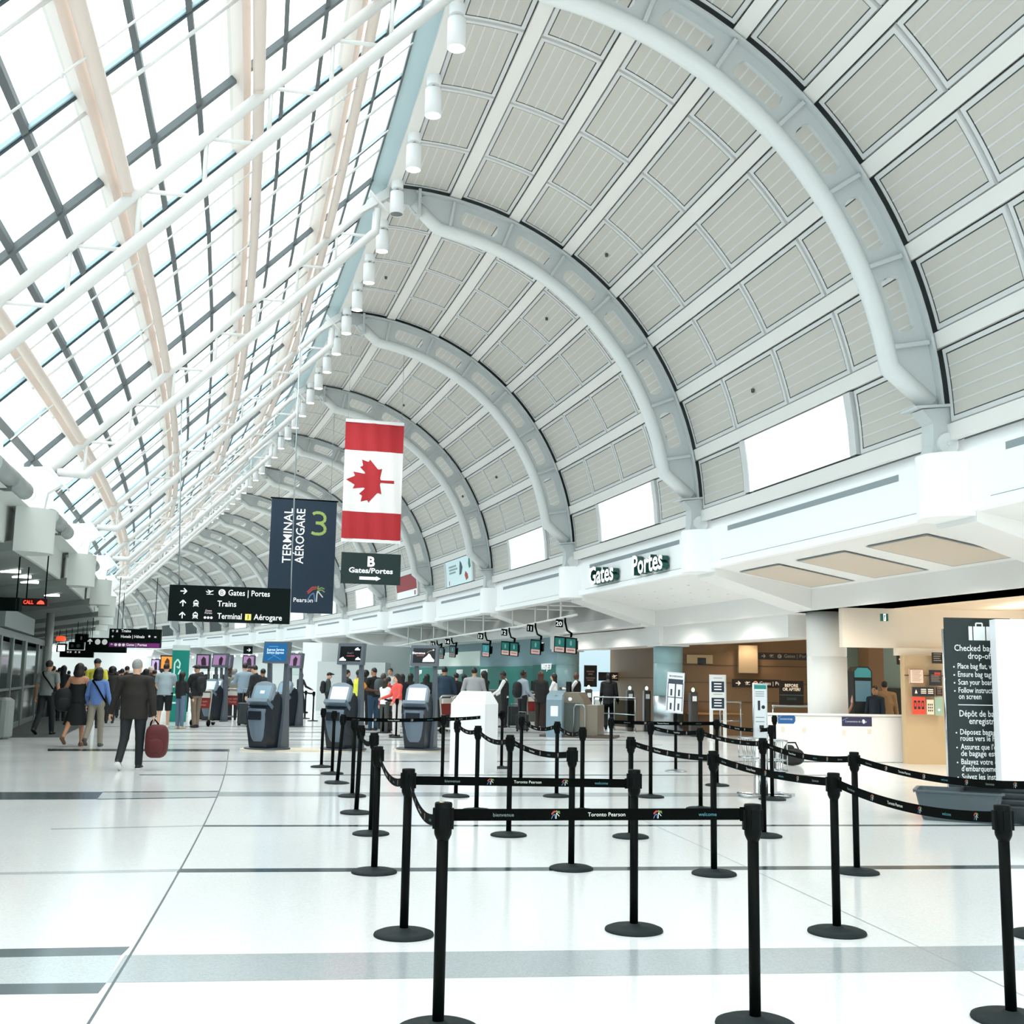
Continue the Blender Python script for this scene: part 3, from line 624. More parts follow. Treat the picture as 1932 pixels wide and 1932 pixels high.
# notices on the tan service wall
def notice(x0, x1, y0, y1, Y, lab, base, cols, draw, nm='notice'): return pxsign(0, x0, x1, y0, y1, Y, nm, lab, 'notice', base, cols, draw, th=.03)
def lines(n, inset=.12, ci=0):
    def f(m, mt, w, h):
        for i in range(n): y = h*(.4-.8*i/n); rect(m, mt, -w*(.5-inset), y-h*.25/n, w*(.5-inset-((i*7) % 3)*.07), y, ci)
    return f
ink_b = M('ink_brown', '#b9836c'); 
notice(1715, 1743, 1262, 1290, 22.6, 'pale framed paper notice on the tan service wall', M('notice_pale', '#f6dcc8', .6), [M('frame_red', '#a0664f'), ink_b], lambda m, mt, w, h: ([stroke(m, mt, [(-w*.48, -h*.48), (w*.48, -h*.48), (w*.48, h*.48), (-w*.48, h*.48), (-w*.48, -h*.48)], w*.05, 0)], lines(8, .18, 1)(m, mt, w, h)))
notice(1753, 1777, 1264, 1294, 22.6, 'dark notice with a red corner beside the charcoal baggage sign', M('notice_dark', '#26252c', .5), [M('notice_red', '#c2473c'), M('sign_dim')], lambda m, mt, w, h: (rect(m, mt, -w*.1, h*.12, w*.4, h*.36, 0), lines(7, .12, 1)(m, mt, w, -h*.6)))
notice(1758, 1778, 1231, 1252, 22.6, 'brown notice high on the wall beside the baggage sign', brown_sign, [M('sign_dim')], lines(4))
def telephones(m, mt, w, h):
    shape(m, mt, [(-w*.4, -h*.2), (-w*.34, h*.25), (-w*.28, -h*.2)], 0)
    for x in (-.12, .2):
        for y in (.2, .0, -.2): rect(m, mt, w*x, h*y, w*(x+.24), h*(y+.1), 0)
notice(1721, 1763, 1296, 1314, 22.6, 'black bilingual notice with a white tree mark above the red poster', M('notice_dark'), [warm_w], telephones)
notice(1766, 1778, 1297, 1313, 22.6, 'small black notice right of the tree-mark notice', M('notice_dark'), [M('sign_dim2')], lines(4))
def redp(m, mt, w, h):
    for x in (-.3, 0, .3): rect(m, mt, w*(x-.1), -h*.2, w*(x+.1), h*.3, 0); rect(m, mt, w*(x-.05), -h*.05, w*(x+.05), h*.18, 1, .0006)
notice(1721, 1746, 1315, 1348, 22.55, 'bright red poster with three dark labels behind the white counter', M('poster_scarlet', '#d8452f', .5, emit=.25), [M('notice_dark'), M('poster_scarlet')], redp)
def dots(m, mt, w, h):
    for i in range(3):
        for j in range(3): rect(m, mt, w*(-.35+.26*i), h*(.1-.2*j), w*(-.2+.26*i), h*(.22-.2*j), 0)
notice(1748, 1762, 1320, 1348, 22.55, 'cream poster with small black figures behind the white counter', M('poster_cream', '#e9dfc4', .5), [M('notice_dark')], dots)
notice(1763, 1779, 1315, 1350, 22.55, 'pale green poster touching the left edge of the baggage sign', M('poster_mint', '#9db8a2', .5), [M('sign_white')], lambda m, mt, w, h: disc(m, mt, 0, -h*.2, w*.15, 0))
# glass kiosk with rounded top in the service hall
t = thing('ticket_machine', 'tall machine with a rounded teal top behind the man in the red cap', 'machine', at(1628, 1340, 26.5)); 
m = MB(); a = at(1612, 1350, 26.5); b = at(1645, 1262, 26.5); w = b.x-a.x; c = Vector(((a.x+b.x)/2, 26.5, 0)); zt = b.z
m.prism([(-w/2, 0), (w/2, 0), (w/2, zt-.06), (w*.3, zt+.05), (-w*.3, zt+.05), (-w/2, zt-.06)], lambda u, v: c+Vector((u, 0, v)), lambda u, v: c+Vector((u, .5, v))); m.build('body', M('machine_dark', '#232a2c', .4), t, True)
m = MB(); mt = frame(c+Vector((0, -.003, 0)), (1, 0, 0), (0, 0, 1)); rect(m, mt, -w*.42, zt-.75, w*.42, zt-.28); m.build('screen', M('machine_screen', '#5d7f8e', .2, emit=.3), t, True)
m = MB(); shape(m, mt, [(-w*.44, zt-.2), (w*.44, zt-.2), (w*.44, zt-.06), (w*.26, zt+.02), (-w*.26, zt+.02), (-w*.44, zt-.06)]); m.build('header', M('machine_teal', '#3f8f96', .4, emit=.2), t, True)
# lobby turnstile gates, rails and counters seen between the columns
def railing(name, label, pts, h, post_every=1, cat='railing', glassy=None, grp='steel guard rails'):
    t = thing(name, label, cat, pts[0], 0, grp)
    m = MB(); up = Vector((0, 0, 1)); m.tube([pts[0]+up*(h-.06)]+[p+up*h for p in pts]+[pts[-1]+up*(h-.06)], .022, 8); m.build('top_rail', steel, t, True)
    m = MB(); m.tube([p+up*(h*.5) for p in pts], .015, 6); m.build('middle_rail', steel, t, True)
    for p in pts:
        m = MB(); m.tube([p, p+up*h], .02, 8); m.lathe([(.05, 0), (.05, .015), (.02, .02)], p, 12); m.build('post', steel, t, True)
    if glassy:
        m = MB()
        for a, b in zip(pts[:-1], pts[1:]): m.quad(a+up*.12, b+up*.12, b+up*(h-.08), a+up*(h-.08))
        m.build('glass_panel', glassy, t, True)
    return t
smoke = glassmat('smoked_glass', '#8a8d86')
railing('guard_rail', 'steel rail with smoked panels in front of the woman at the gate', [W(1.75, 3.36), W(2.35, 3.34), W(2.55, 3.2)], 1.0, glassy=smoke)
railing('guard_rail', 'low steel rail left of the two-panel sign stand', [W(3.3, 2.72), W(3.9, 2.72)], 1.0)
railing('guard_rail', 'long steel rail behind the left end of the white counter', [W(3.1, 2.34), W(4.2, 2.34), W(5.2, 2.2)], .98)
for (x, y, lab) in ((1188, 1375, 'dark turnstile gate post with a green light left of the teal column'), (1220, 1375, 'second turnstile gate post just left of the teal column'), (1308, 1385, 'turnstile gate post right of the teal column'), (1110, 1372, 'turnstile gate post beside the tall brown wall sign')):
    p = fl(x, y+4); t = thing('gate_post', lab, 'turnstile', p, 0, 'turnstile gate posts'); m = MB(); m.rbox((0, 0, .62), (.2, .55, 1.24), .05); m.build('body', M('gate_brown', '#3a3630', .35), t)
    m = MB(); m.lathe([(.0, 1.36), (.04, 1.33), (.045, 1.28), (.03, 1.24)], n=10); m.build('lamp', M('lamp_green', '#c9ffe6', .3, emit=2.0), t)
    m = MB(); m.quad((-.06, -.28, .98), (.06, -.28, .98), (.06, -.28, 1.12), (-.06, -.28, 1.12)); m.build('notice', paper_white, t)
# wooden benches of the lobby
for k, r, lab in ((3.0, 4.4, 'low wooden bench seen left of the teal column'),):
    t = thing('bench', lab, 'bench', W(r, k), math.atan2(er(k).y, er(k).x)); m = MB(); m.rbox((0, 0, .62), (1.8, .5, .06), .02); m.build('seat', M('bench_wood', '#b98d57', .4), t)
    for s in (-1, 1): m = MB(); m.box((s*.78, 0, .295), (.07, .4, .59)); m.build('leg', tan_d, t)
# dark screen on the lobby wall
pxsign(0, 1316, 1332, 1241, 1254, 33, 'wall_screen', 'small black screen high on the lobby wall right of the teal column', 'screen', screen_dark, [M('screen_glow', '#22272b')], lambda m, mt, w, h: rect(m, mt, -w*.4, -h*.4, w*.4, h*.4))
# ---- teal airline wall
teal = M('airline_teal', '#0f6f66', .45); teal_d = M('airline_teal_dark', '#0b5f58', .45); blue_grey = M('airline_bluegrey', '#7e9dA5', .5); pale_gl = M('pale_panel', '#d5e4dc', .4, emit=.12)
m = MB()
m.sweep([(3.1, 0), (3.4, 0), (3.4, 3.4), (3.1, 3.4)], hallpath(4.06, 8.2, 20), 0)
m.sweep([(3.02, 0), (3.1, 0), (3.1, 2.02), (3.02, 2.02)], hallpath(4.04, 6.9, 14), 1)
m.sweep([(3.0, 0), (3.02, 0), (3.02, 2.06), (3.0, 2.06)], hallpath(4.05, 4.5, 3), 2)
m.sweep([(3.08, 2.07), (3.1, 2.07), (3.1, 2.75), (3.08, 2.75)], hallpath(5.35, 6.9, 8), 3)
struct('wall_airline', m, [blue_grey, teal, teal_d, pale_gl])
for px_, y, lab in ((1029, 1263, 'white airline lettering with a maple leaf, nearest, beside the pale green column'), (912, 1271, 'airline lettering right of the man in the grey blazer'), (866, 1271, 'airline lettering left of the man in the grey blazer'), (828, 1271, 'airline lettering behind the man in the dark teal jacket'), (790, 1271, 'airline lettering seen through the right kiosk mast')):
    p = oncyl(2.97, px_, y); r_, k_ = rk(p); t = thing('wall_lettering', lab, 'lettering', p, 0, 'airline names on the teal wall')
    x = -et(k_); mt = frame(Vector((0, 0, 0)), x, (0, 0, 1)); s = .23 if px_ > 1000 else .2
    mt = mt @ Matrix(((1, .25, 0, 0), (0, 1, 0, 0), (0, 0, 1, 0), (0, 0, 0, 1)))
    m = MB(); m.text('WESTJET', s, mt, 0, bold=.025, depth=.02, width=1.05*s/.23); m.build('letters', sign_white, t)
    m = MB(); c = .62*s/.23; shape(m, mt, [(c+s*.5*a, s*.5+s*.5*b) for a, b in ((-.3, -1), (.3, -1), (.5, 0), (.3, .3), (.45, .9), (.0, 1.1), (-.5, .7), (-.45, -.2))], 0, .012); m.build('leaf_mark', sign_white, t)
# check-in counters in front of the teal wall
def counter(loc, rz, label, w=1.5, col='#4a4d49'):
    t = thing('check_in_counter', label, 'counter', loc, rz, 'airline check-in counters'); m = MB(); m.rbox((0, 0, .52), (w, .6, 1.04), .05); m.build('body', M('counter_'+col, col, .4), t)
    m = MB(); m.rbox((0, .0, 1.06), (w+.06, .68, .05), .03); m.build('worktop', M('counter_top', '#7d7a72', .35), t)
    m = MB(); m.rbox((w*.2, .1, 1.28), (.42, .06, .34), .02); m.box((w*.2, .12, 1.1), (.08, .06, .1)); m.build('monitor', black_p, t); return t
for k, lab in ((3.62, 'check-in counter where the woman clerk in white stands'), (4.05, 'check-in counter behind the plaid-shirt man'), (4.5, 'check-in counter behind the white pedestal'), (4.95, 'check-in counter in front of the man in the grey blazer'), (5.4, 'check-in counter in front of the dark teal jacket'), (5.85, 'check-in counter hidden behind the right kiosk mast')):
    counter(W(1.5, k), math.atan2(er(k).y, er(k).x)-PI/2, lab)
# baggage scale pedestal and taupe bag-drop housing at right end of the counters
p = fl(1052, 1390); t = thing('bag_drop_unit', 'blue grey bag drop unit with a paper notice in front of the clerks', 'bag drop', p, math.radians(-14))
m = MB(); m.prism([(-.38, 0), (.38, 0), (.38, 1.0), (.2, 1.22), (-.3, 1.1), (-.38, .98)], lambda u, v: Vector((-.24, u, v)), lambda u, v: Vector((.18, u, v))); m.build('body', M('unit_blue', '#7f97a3', .35), t)
m = MB(); m.quad((-.12, -.383, .55), (.08, -.383, .55), (.08, -.383, .82), (-.12, -.383, .82)); m.build('notice', paper_white, t)
m = MB(); m.lathe([(0, .01), (.04, 0), (0, -.01)], (.0, -.3, 1.1), 10); m.build('scanner', chrome, t)
p = fl(1088, 1390); t = thing('bag_belt_housing', 'taupe glass-sided bag belt housing right of the blue grey bag drop unit', 'conveyor', p, math.radians(-14))
m = MB(); m.prism([(-.3, .0), (.62, .0), (.62, .85), (.3, .85), (.1, 1.18), (-.3, 1.18)], lambda u, v: Vector((u, -.35, v)), lambda u, v: Vector((u, .75, v))); m.build('body', M('taupe_steel', '#8a8173', .35, .4), t)
m = MB(); m.box((-.06, -.37, .5), (.4, .02, .8)); m.build('glass_side', M('dark_glass', '#59605c', .15), t)
m = MB(); m.tube([(.0, -.45, .02), (.0, -.45, .78), (.05, -.45, .86), (.25, -.45, .86), (.3, -.45, .78), (.3, -.45, .02)], .018, 8); m.build('guard_bar', steel, t)
m = MB(); m.lathe([(.05, 0), (.05, .02), (0, .025)], (-.12, -.36, 1.0), 14, mat=Matrix.Rotation(PI/2, 3, 'X')); m.build('stop_button', sign_white, t)
m = MB(); m.box((.1, -.1, .03), (2.0, 1.0, .06)); m.build('plinth', tan_d, t)
# ---- monitor rail with hanging counter screens
rail_pts = [oncyl(.35, x, y) for x, y in ((1088, 1160), (1040, 1170), (980, 1182), (920, 1191), (860, 1200), (800, 1209), (760, 1217), (720, 1225))]
t = thing('monitor_rail', 'long white ceiling rail carrying the check-in screens', 'rail', rail_pts[0])
m = MB(); m.tube(rail_pts, .038, 8); m.build('beam', steel_white, t, True)
for x in (1058, 1034, 1010, 967, 912, 877, 845, 818, 795, 770):
    i = min(range(len(rail_pts)-1), key=lambda i: abs((966+FPX*((rail_pts[i]-CAM).dot(CR))/((rail_pts[i]-CAM).dot(CF)))-x)); p = rail_pts[i]
    p = oncyl(.35, x, 1162+(1088-x)*.176); m = MB(); m.tube([p, Vector((p.x, p.y, 4.08))], .03, 8); m.build('hanger', steel_white, t, True)
def seg_digit(m, mt, x, s):  m.text(x, s, mt, 0, bold=.02)
mon_green = M('monitor_green', '#17605a', .25, emit=.35); mon_pink = M('monitor_pink', '#b99a94', .3, emit=.4); mon_dim = M('monitor_grey', '#4c6466', .3, emit=.2)
def monitor(x, y, w, h, n, num, label, c_top, c_bot, depth_off=0):
    """x,y: image centre of the screen block, n screens side by side"""
    p = oncyl(.45, x, y); r_, k_ = rk(p); Y = p.y; sc = Y/FPX; f = (CAM-p); f.z = 0; f.normalize(); f = (f*.8-er(k_)*.3).normalized()
    t = thing('counter_screen', label, 'screen', p, 0, 'screens hanging over the check-in counters'); X = Vector((-f.y, f.x, 0))
    mt = frame((0, 0, 0), X, (0, 0, 1)) @ Matrix.Rotation(math.radians(12), 4, 'X') @ Matrix.Rotation(math.radians(-5), 4, 'Z'); ww, hh = w*sc, h*sc
    m = MB(); m.box((0, 0, 0), (ww*n, hh, .07), 0, mt); m.box(mt @ Vector((ww*n*.3, 0, -.12)), (ww*.7, hh*.55, .16), 0, mt.to_3x3().to_4x4()); m.build('housing', black_p, t)
    for i in range(n):
        cx_ = (i-(n-1)/2)*ww; m = MB(); rect(m, mt, cx_-ww*.42, -hh*.12, cx_+ww*.42, hh*.44, 0, .037); rect(m, mt, cx_-ww*.42, -hh*.45, cx_+ww*.42, -hh*.14, 1, .037)
        shape(m, mt, [(cx_+ww*.16*a, hh*.18+hh*.16*b) for a, b in ((-.4, -1), (.4, -1), (.6, 0), (.3, .9), (-.2, 1), (-.6, .1))], 2, .0375); rect(m, mt, cx_-ww*.3, -hh*.3, cx_+ww*.3, -hh*.25, 3, .0375)
        m.build('display', [c_top, c_bot, M('mon_mark', '#6f9c98', .4, emit=.2), M('mon_ink', '#5b4a49')], t)
    q = oncyl(.35, x+w*.3, 1162+(1088-x)*.176)-p; m = MB()
    b = Vector(mt @ Vector((ww*.3, hh*.1, -.15))); m.tube([b, b+Vector((.03, .02, hh*.6)), b+(q-b)*.5-X*.08, q-X*.12+Vector((0, 0, -.12)), q-X*.12], .028, 8); m.build('arm', black_metal, t)
    m = MB(); m.box(q-X*.3+Vector((0, 0, -.16)), (.2, .22, .08), 0, mt.to_3x3().to_4x4()); m.build('number_plate', black_p, t)
    m = MB(); nm = mt.to_3x3().to_4x4(); nm.translation = q-X*.3+Vector((0, 0, -.16)); m.text(num, .14, nm @ Matrix.Translation((0, -.07, .042)), 0, bold=.02); m.build('number', sign_white, t)
monitor(1067, 1217, 22, 30, 2, '20', 'pair of green counter screens at the near end of the white rail', mon_green, mon_pink)
monitor(1011, 1221, 20, 28, 1, '11', 'single green counter screen, second from the near end of the rail', mon_green, mon_pink)
monitor(962, 1224, 17, 26, 2, '12', 'pair of green counter screens, third group from the near end', mon_green, mon_pink)
monitor(917, 1227, 15, 24, 1, '13', 'single teal counter screen in front of the pale wall panel edge', M('monitor_teal', '#2a7f86', .25, emit=.35), mon_pink)
monitor(854, 1229, 12, 22, 1, '14', 'single grey counter screen over the pale wall panel', mon_dim, M('monitor_pinkdim', '#8d7f80', .3, emit=.2))
monitor(826, 1231, 12, 22, 2, '15', 'pair of grey counter screens right of the right kiosk header', mon_dim, M('monitor_pinkdim'))
monitor(738, 1237, 11, 18, 2, '16', 'pair of dark counter screens with white marks left of the right kiosk header', M('monitor_black', '#1f2b2a', .3, emit=.1), M('monitor_black'))
monitor(714, 1239, 11, 17, 2, '17', 'pair of dark counter screens right of the middle kiosk mast', M('monitor_black'), M('monitor_black'))
monitor(692, 1239, 9, 17, 1, '18', 'single dark counter screen at the far end of the rail', M('monitor_black'), M('monitor_black'))
# ---- white box structure in the middle distance with its grey annex
m = MB(); a = fl(566, 1340); b = at(603, 1340, a.y); c = Vector((b.x+1.3, b.y-1.0, 0)); a.z = b.z = 0
zt = at(585, 1212, a.y).z
m.hexa([Vector((a.x, a.y, 0)), Vector((b.x, a.y, 0)), Vector((b.x+3.4, a.y+5, 0)), Vector((a.x, a.y+6, 0))]+[Vector((q[0], q[1], zt)) for q in ((a.x, a.y), (b.x, a.y), (b.x+3.4, a.y+5), (a.x, a.y+6))], 0)
m.hexa([Vector((b.x-.1, a.y-.4, 0)), Vector((b.x+2.8, a.y-.3, 0)), Vector((b.x+2.8, a.y+2, 0)), Vector((b.x-.1, a.y+2, 0))]+[Vector((q[0], q[1], zt*.72)) for q in ((b.x-.1, a.y-.4), (b.x+2.8, a.y-.3), (b.x+2.8, a.y+2), (b.x-.1, a.y+2))], 1)
tag(m.build('booth', [M('booth_white', '#f1f4f5', .5), M('booth_grey', '#c3cbcb', .5)]), 'white boxy booth with a pale grey annex between left and middle kiosks', 'booth')
# ================================================================== LEFT SIDE
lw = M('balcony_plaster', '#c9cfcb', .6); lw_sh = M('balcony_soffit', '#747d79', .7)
for k in range(KMIN, KMAX-1):
    m = MB()
    m.sweep([(-13.65, 3.75), (-13.65, 4.42), (-13.3, 4.42), (-13.3, 4.44), (-14.2, 4.44), (-14.2, 3.75)], hallpath(k, k+1, 4), 0)
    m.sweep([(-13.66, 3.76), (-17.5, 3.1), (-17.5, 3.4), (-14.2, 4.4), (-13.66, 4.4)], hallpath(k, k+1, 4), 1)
    n = 12; pr = [(-13.5+.62*math.sin(PI*i/n), -.5*math.cos(PI*i/n)) for i in range(n+1)]; N = n+1
    vs = [W(a, k, z)+et(k)*b for z in (3.62, 4.42) for a, b in pr]
    m.add(vs, [(i+1, i, N+i, N+i+1) for i in range(n)], 0, True); m.add(vs, [tuple(range(N)), tuple(range(2*N-1, N-1, -1))], 0)
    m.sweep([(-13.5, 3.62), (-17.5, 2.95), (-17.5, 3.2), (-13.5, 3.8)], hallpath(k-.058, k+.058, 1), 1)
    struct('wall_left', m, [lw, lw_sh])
    m = MB()
# tubular uplights along the balcony
for k, lab in ((1.7, 'grey tubular uplight at the left picture edge above the balcony'), (2.45, 'pair of grey tubular uplights between the first two balcony noses'), (3.5, 'grey tubular uplight pair between the second and third balcony noses'), (4.5, 'small grey tubular uplight further along the balcony')):
    t = thing('tube_uplight', lab, 'light', W(-13.35, k, 4.55), 0, 'tubular uplights on the left balcony')
    m = MB(); n = 2
    for i in range(n):
        a, b = k-.17+i*.18, k-.005+i*.18; m.tube([W(-13.3, a, 4.62), W(-13.3, b, 4.62)], .16, 14)
    m.build('housing', M('uplight_grey', '#8e9694', .5), t, True)
    m = MB(); m.box(W(-13.34, k, 4.47), (.12, .2, .14)); m.build('bracket', M('uplight_dark', '#4c5452', .5), t, True)
    m = MB()
    for i in range(n): q = W(-13.3, k-.08+i*.18, 4.785); m.box(q, (.1, .8, .01))
    m.build('lens', M('uplight_glow', '#ffe9d6', .4, emit=6), t, True)
# soffit strip lights
for x, y, lab in ((20, 1078, 'nearest white strip light in the left soffit'), (41, 1088, 'second white strip light in the left soffit'), (56, 1098, 'third white strip light in the left soffit'), (98, 1123, 'fourth white strip light in the left soffit, above the red sign')):
    v = ray(x, y); 
    best = None
    for i in range(400):
        p = CAM+v*(8+i*.1); r_, k_ = rk(p)
        if p.z > 3.76+(r_+13.66)*.172-.03: best = p; break
    p = best or CAM+v*20; tq = et(rk(p)[1])
    o = MB(); o.hexa([p+er(1)*a+tq*b+Vector((0, 0, c)) for c in (-.03, .03) for a, b in ((-.2, -.05), (.2, -.05), (.2, .05), (-.2, .05))]); tag(o.build('strip_light', M('strip_glow', '#f4fff8', .4, emit=4)), lab, 'light', 'strip lights in the left soffit')
# outer wall with glazing, and the door vestibule
m = MB()
m.sweep([(-17.2, 0), (-16.9, 0), (-16.9, 3.6), (-17.2, 3.6)], hallpath(KMIN, KMAX-1, 30), 0)
for i in range(40):
    k = KMIN+i*.4; m.sweep([(-16.9, .3), (-16.85, .3), (-16.85, 2.6), (-16.9, 2.6)], hallpath(k+.03, k+.37, 1), 1)
struct('wall_curb', m, [M('outer_grey', '#59625f', .6), M('outer_glass', '#55615f', .15)])
vest = M('vestibule_grey', '#6d7775', .4); vest_d = M('vestibule_dark', '#2b3331', .5); vglass = M('vestibule_glass', '#4f5c5b', .08, spec=.8)
A, B = fl(-30, 1396), fl(76, 1352); A.z = B.z = 0; d = (B-A).normalized(); n_ = Vector((d.y, -d.x, 0))
if n_.x < 0: n_ = -n_
L = (B-A).length; VH = 2.3; m = MB()
def vpnt(u, o, z): return A+d*(u*L)+n_*o+Vector((0, 0, z))
m.hexa([vpnt(-.2, -.02, VH), vpnt(1, -.02, VH), vpnt(1, -3, VH), vpnt(-.2, -3, VH), vpnt(-.2, -.02, VH+.18), vpnt(1, -.02, VH+.18), vpnt(1, -3, VH+.18), vpnt(-.2, -3, VH+.18)], 0)
for u in (-.2, .1, .28, .5, .52, .8, .98):
    m.hexa([vpnt(u-.008, -.05, 0), vpnt(u+.012, -.05, 0), vpnt(u+.012, .04, 0), vpnt(u-.008, .04, 0)]+[vpnt(a, b, VH) for a, b in ((u-.008, -.05), (u+.012, -.05), (u+.012, .04), (u-.008, .04))], 0)
for u0, u1 in ((.11, .28), (.29, .5), (.53, .8), (.81, .98)):
    m.quad(vpnt(u0, 0, .12), vpnt(u1, 0, .12), vpnt(u1, 0, VH-.12), vpnt(u0, 0, VH-.12), 1)
    m.hexa([vpnt(u0, -.02, .0), vpnt(u1, -.02, .0), vpnt(u1, .02, .0), vpnt(u0, .02, .0)]+[vpnt(a, b, .14) for a, b in ((u0, -.02), (u1, -.02), (u1, .02), (u0, .02))], 0)
    m.hexa([vpnt(u0, -.02, 1.0), vpnt(u1, -.02, 1.0), vpnt(u1, .03, 1.0), vpnt(u0, .03, 1.0)]+[vpnt(a, b, 1.06) for a, b in ((u0, -.02), (u1, -.02), (u1, .03), (u0, .03))], 0)
m.hexa([vpnt(.99, -.1, 0), vpnt(1.05, -.1, 0), vpnt(1.05, -3, 0), vpnt(.99, -3, 0)]+[vpnt(a, b, VH+.1) for a, b in ((.99, -.1), (1.05, -.1), (1.05, -3), (.99, -3))], 2)
m.hexa([vpnt(-.25, -.1, 0), vpnt(1.0, -3, 0), vpnt(1.0, -3.1, 0), vpnt(-.25, -3.1, 0)]+[vpnt(a, b, VH) for a, b in ((-.25, -.1), (1.0, -3), (1.0, -3.1), (-.25, -3.1))], 2)
struct('door_1', m, [vest, vglass, vest_d])
t = thing('vestibule_header', 'grey lightbox above the sliding doors at the left edge', 'header box', vpnt(.5, 0, 2.5)); m = MB()
m.hexa([vpnt(.08, -.6, 2.5), vpnt(.6, -.6, 2.5), vpnt(.6, .1, 2.5), vpnt(.08, .1, 2.5)]+[vpnt(a, b, 2.95) for a, b in ((.08, -.6), (.6, -.6), (.6, .1), (.08, .1))]); m.build('box', M('header_grey', '#7a8582', .5), t, True)
m = MB(); m.tube([vpnt(.34, -.2, 2.95), vpnt(.34, -.2, 3.3)], .02, 6); m.build('hanger', steel, t, True)
m = MB()   # round silver column beside the vestibule
m.lathe([(.13, 0), (.13, 3.4)], fl(81, 1352), 20); tag(m.build('round_column', M('column_silver', '#b5bab8', .3, .2)), 'slim silver column just past the sliding doors on the left', 'column', 'columns under the balcony')
t = thing('bollard', 'grey door-side pedestal at the lower left edge', 'pedestal', fl(2, 1394)); m = MB(); m.rbox((0, 0, .45), (.36, .5, .9), .12); m.build('body', M('pedestal_grey', '#8c9492', .4), t)
# ================================================================== FAR END
m = MB(); kk = 15.4
m.sweep([(-17, 0), (4, 0), (4, 4.0), (-17, 4.0)], hallpath(kk, kk+.03, 1), 0)
pts = [(VC+VR*math.cos(math.radians(a)), VZ+VR*math.sin(math.radians(a))) for a in range(0, 92, 6)]
m.sweep([(-13.7, 3.9), (.3, 3.9)]+pts+[(-7.3, 11.7)], hallpath(kk+.02, kk+.05, 1), 1)
struct('wall_end', m, [M('end_white', '#e9ecea', .6), M('end_grey', '#ccd2d0', .6)])
# far check-in islands below the balcony: white bulkhead, rail of downlights, counters backs
far_w = M('far_white', '#e8ecea', .5); glow = M('downlight_glow', '#f4fffb', .4, emit=6)
m = MB()
m.sweep([(1.9, 0), (2.1, 0), (2.1, 3.3), (1.9, 3.3)], hallpath(7.1, 15.3, 30), 0)
m.sweep([(1.85, 1.5), (1.9, 1.5), (1.9, 2.3), (1.85, 2.3)], hallpath(8.2, 9.6, 6), 1)
struct('wall_far', m, [far_w, M('far_panel', '#cfe0d8', .5)])
t = thing('light_rail', 'thin white rail of small downlights over the far counters left of the blue kiosk header', 'rail', W(-.6, 8, 3.0))
m = MB(); m.tube([W(-.6, 6.6+i*.5, 3.0) for i in range(16)], .05, 6); m.build('beam', steel_white, t, True)
for i in range(26):
    k = 6.8+i*.28; m = MB(); c = W(-.6, k, 2.86); m.lathe([(.02, .12), (.08, .05), (.1, -.02), (0, -.04)], c, 8); m.build('lamp', glow, t, True)
for i, (x, y) in enumerate(((392, 1290), (408, 1288), (424, 1290), (446, 1286), (300, 1280), (320, 1280), (345, 1270), (372, 1272), (250, 1280), (232, 1282), (268, 1283), (286, 1284))):
    p = at(x, y, 62-i*.6); t = thing('self_service_post', 'white self-service post, %s along the far counters' % ORD[i], 'kiosk', (p.x, p.y, 0), 0, 'far white self-service posts')
    m = MB(); m.rbox((0, 0, .8), (.42, .4, 1.6), .06); m.build('body', far_w, t)
    m = MB(); m.quad((-.14, -.203, 1.15), (.14, -.203, 1.15), (.14, -.203, 1.45), (-.14, -.203, 1.45)); m.build('screen', screen_dark, t)
# tall dark advertising kiosks in the distance
def ad(x0, x1, yt, yb, Y, lab, cols, side=.35):
    a, b = at(x0, yt, Y), at(x1, yb, Y); w, h = b.x-a.x, a.z-b.z; t = thing('display_board', lab, 'display', Vector(((a.x+b.x)/2, Y, b.z)), 0)
    m = MB(); m.box((0, .1, h/2), (w, .2, h)); m.tube([(-w*.4, .12, h*.3), (-w*.4, .12, -b.z)], .05, 8); m.tube([(w*.4, .12, h*.3), (w*.4, .12, -b.z)], .05, 8); m.build('cabinet', M('cabinet_dark', '#23292d', .4), t)
    m = MB(); mt = frame(Vector((0, -.003, h/2)), (1, 0, 0), (0, 0, 1)); rect(m, mt, -w*.42, -h*.3, w*.42, h*.42, 0); shape(m, mt, [(-w*.1, -h*.28), (w*.25, -h*.28), (w*.2, h*.2), (w*.02, h*.35), (-w*.15, h*.1)], 1, .001); m.build('screen', cols, t)
sc_p = [M('ad_purple', '#8f6d92', .3, emit=.5), M('ad_dark', '#33222f', .4)]; sc_o = [M('ad_orange', '#d58a3f', .3, emit=.5), M('ad_brown', '#5a2f1e', .4)]
ad(371, 395, 1234, 1262, 47, 'dark display with a purple face left of the grey kiosk pair', sc_p); ad(458, 480, 1236, 1262, 50, 'dark display with a purple face behind the blue kiosk header', sc_p)
ad(303, 326, 1236, 1268, 58, 'display with an orange portrait above the man in shorts', sc_o); ad(286, 300, 1243, 1270, 60, 'small lilac display left of the orange portrait', [M('ad_lilac', '#b9a3d0', .3, emit=.5), M('ad_dark')])
# ================================================================== HANGING SIGNS
def rods(t, pts, r=.012, mat=None):
    for a, b in pts: m = MB(); m.tube([a, b], r, 6); m.build('suspension_rod', mat or steel, t, True)
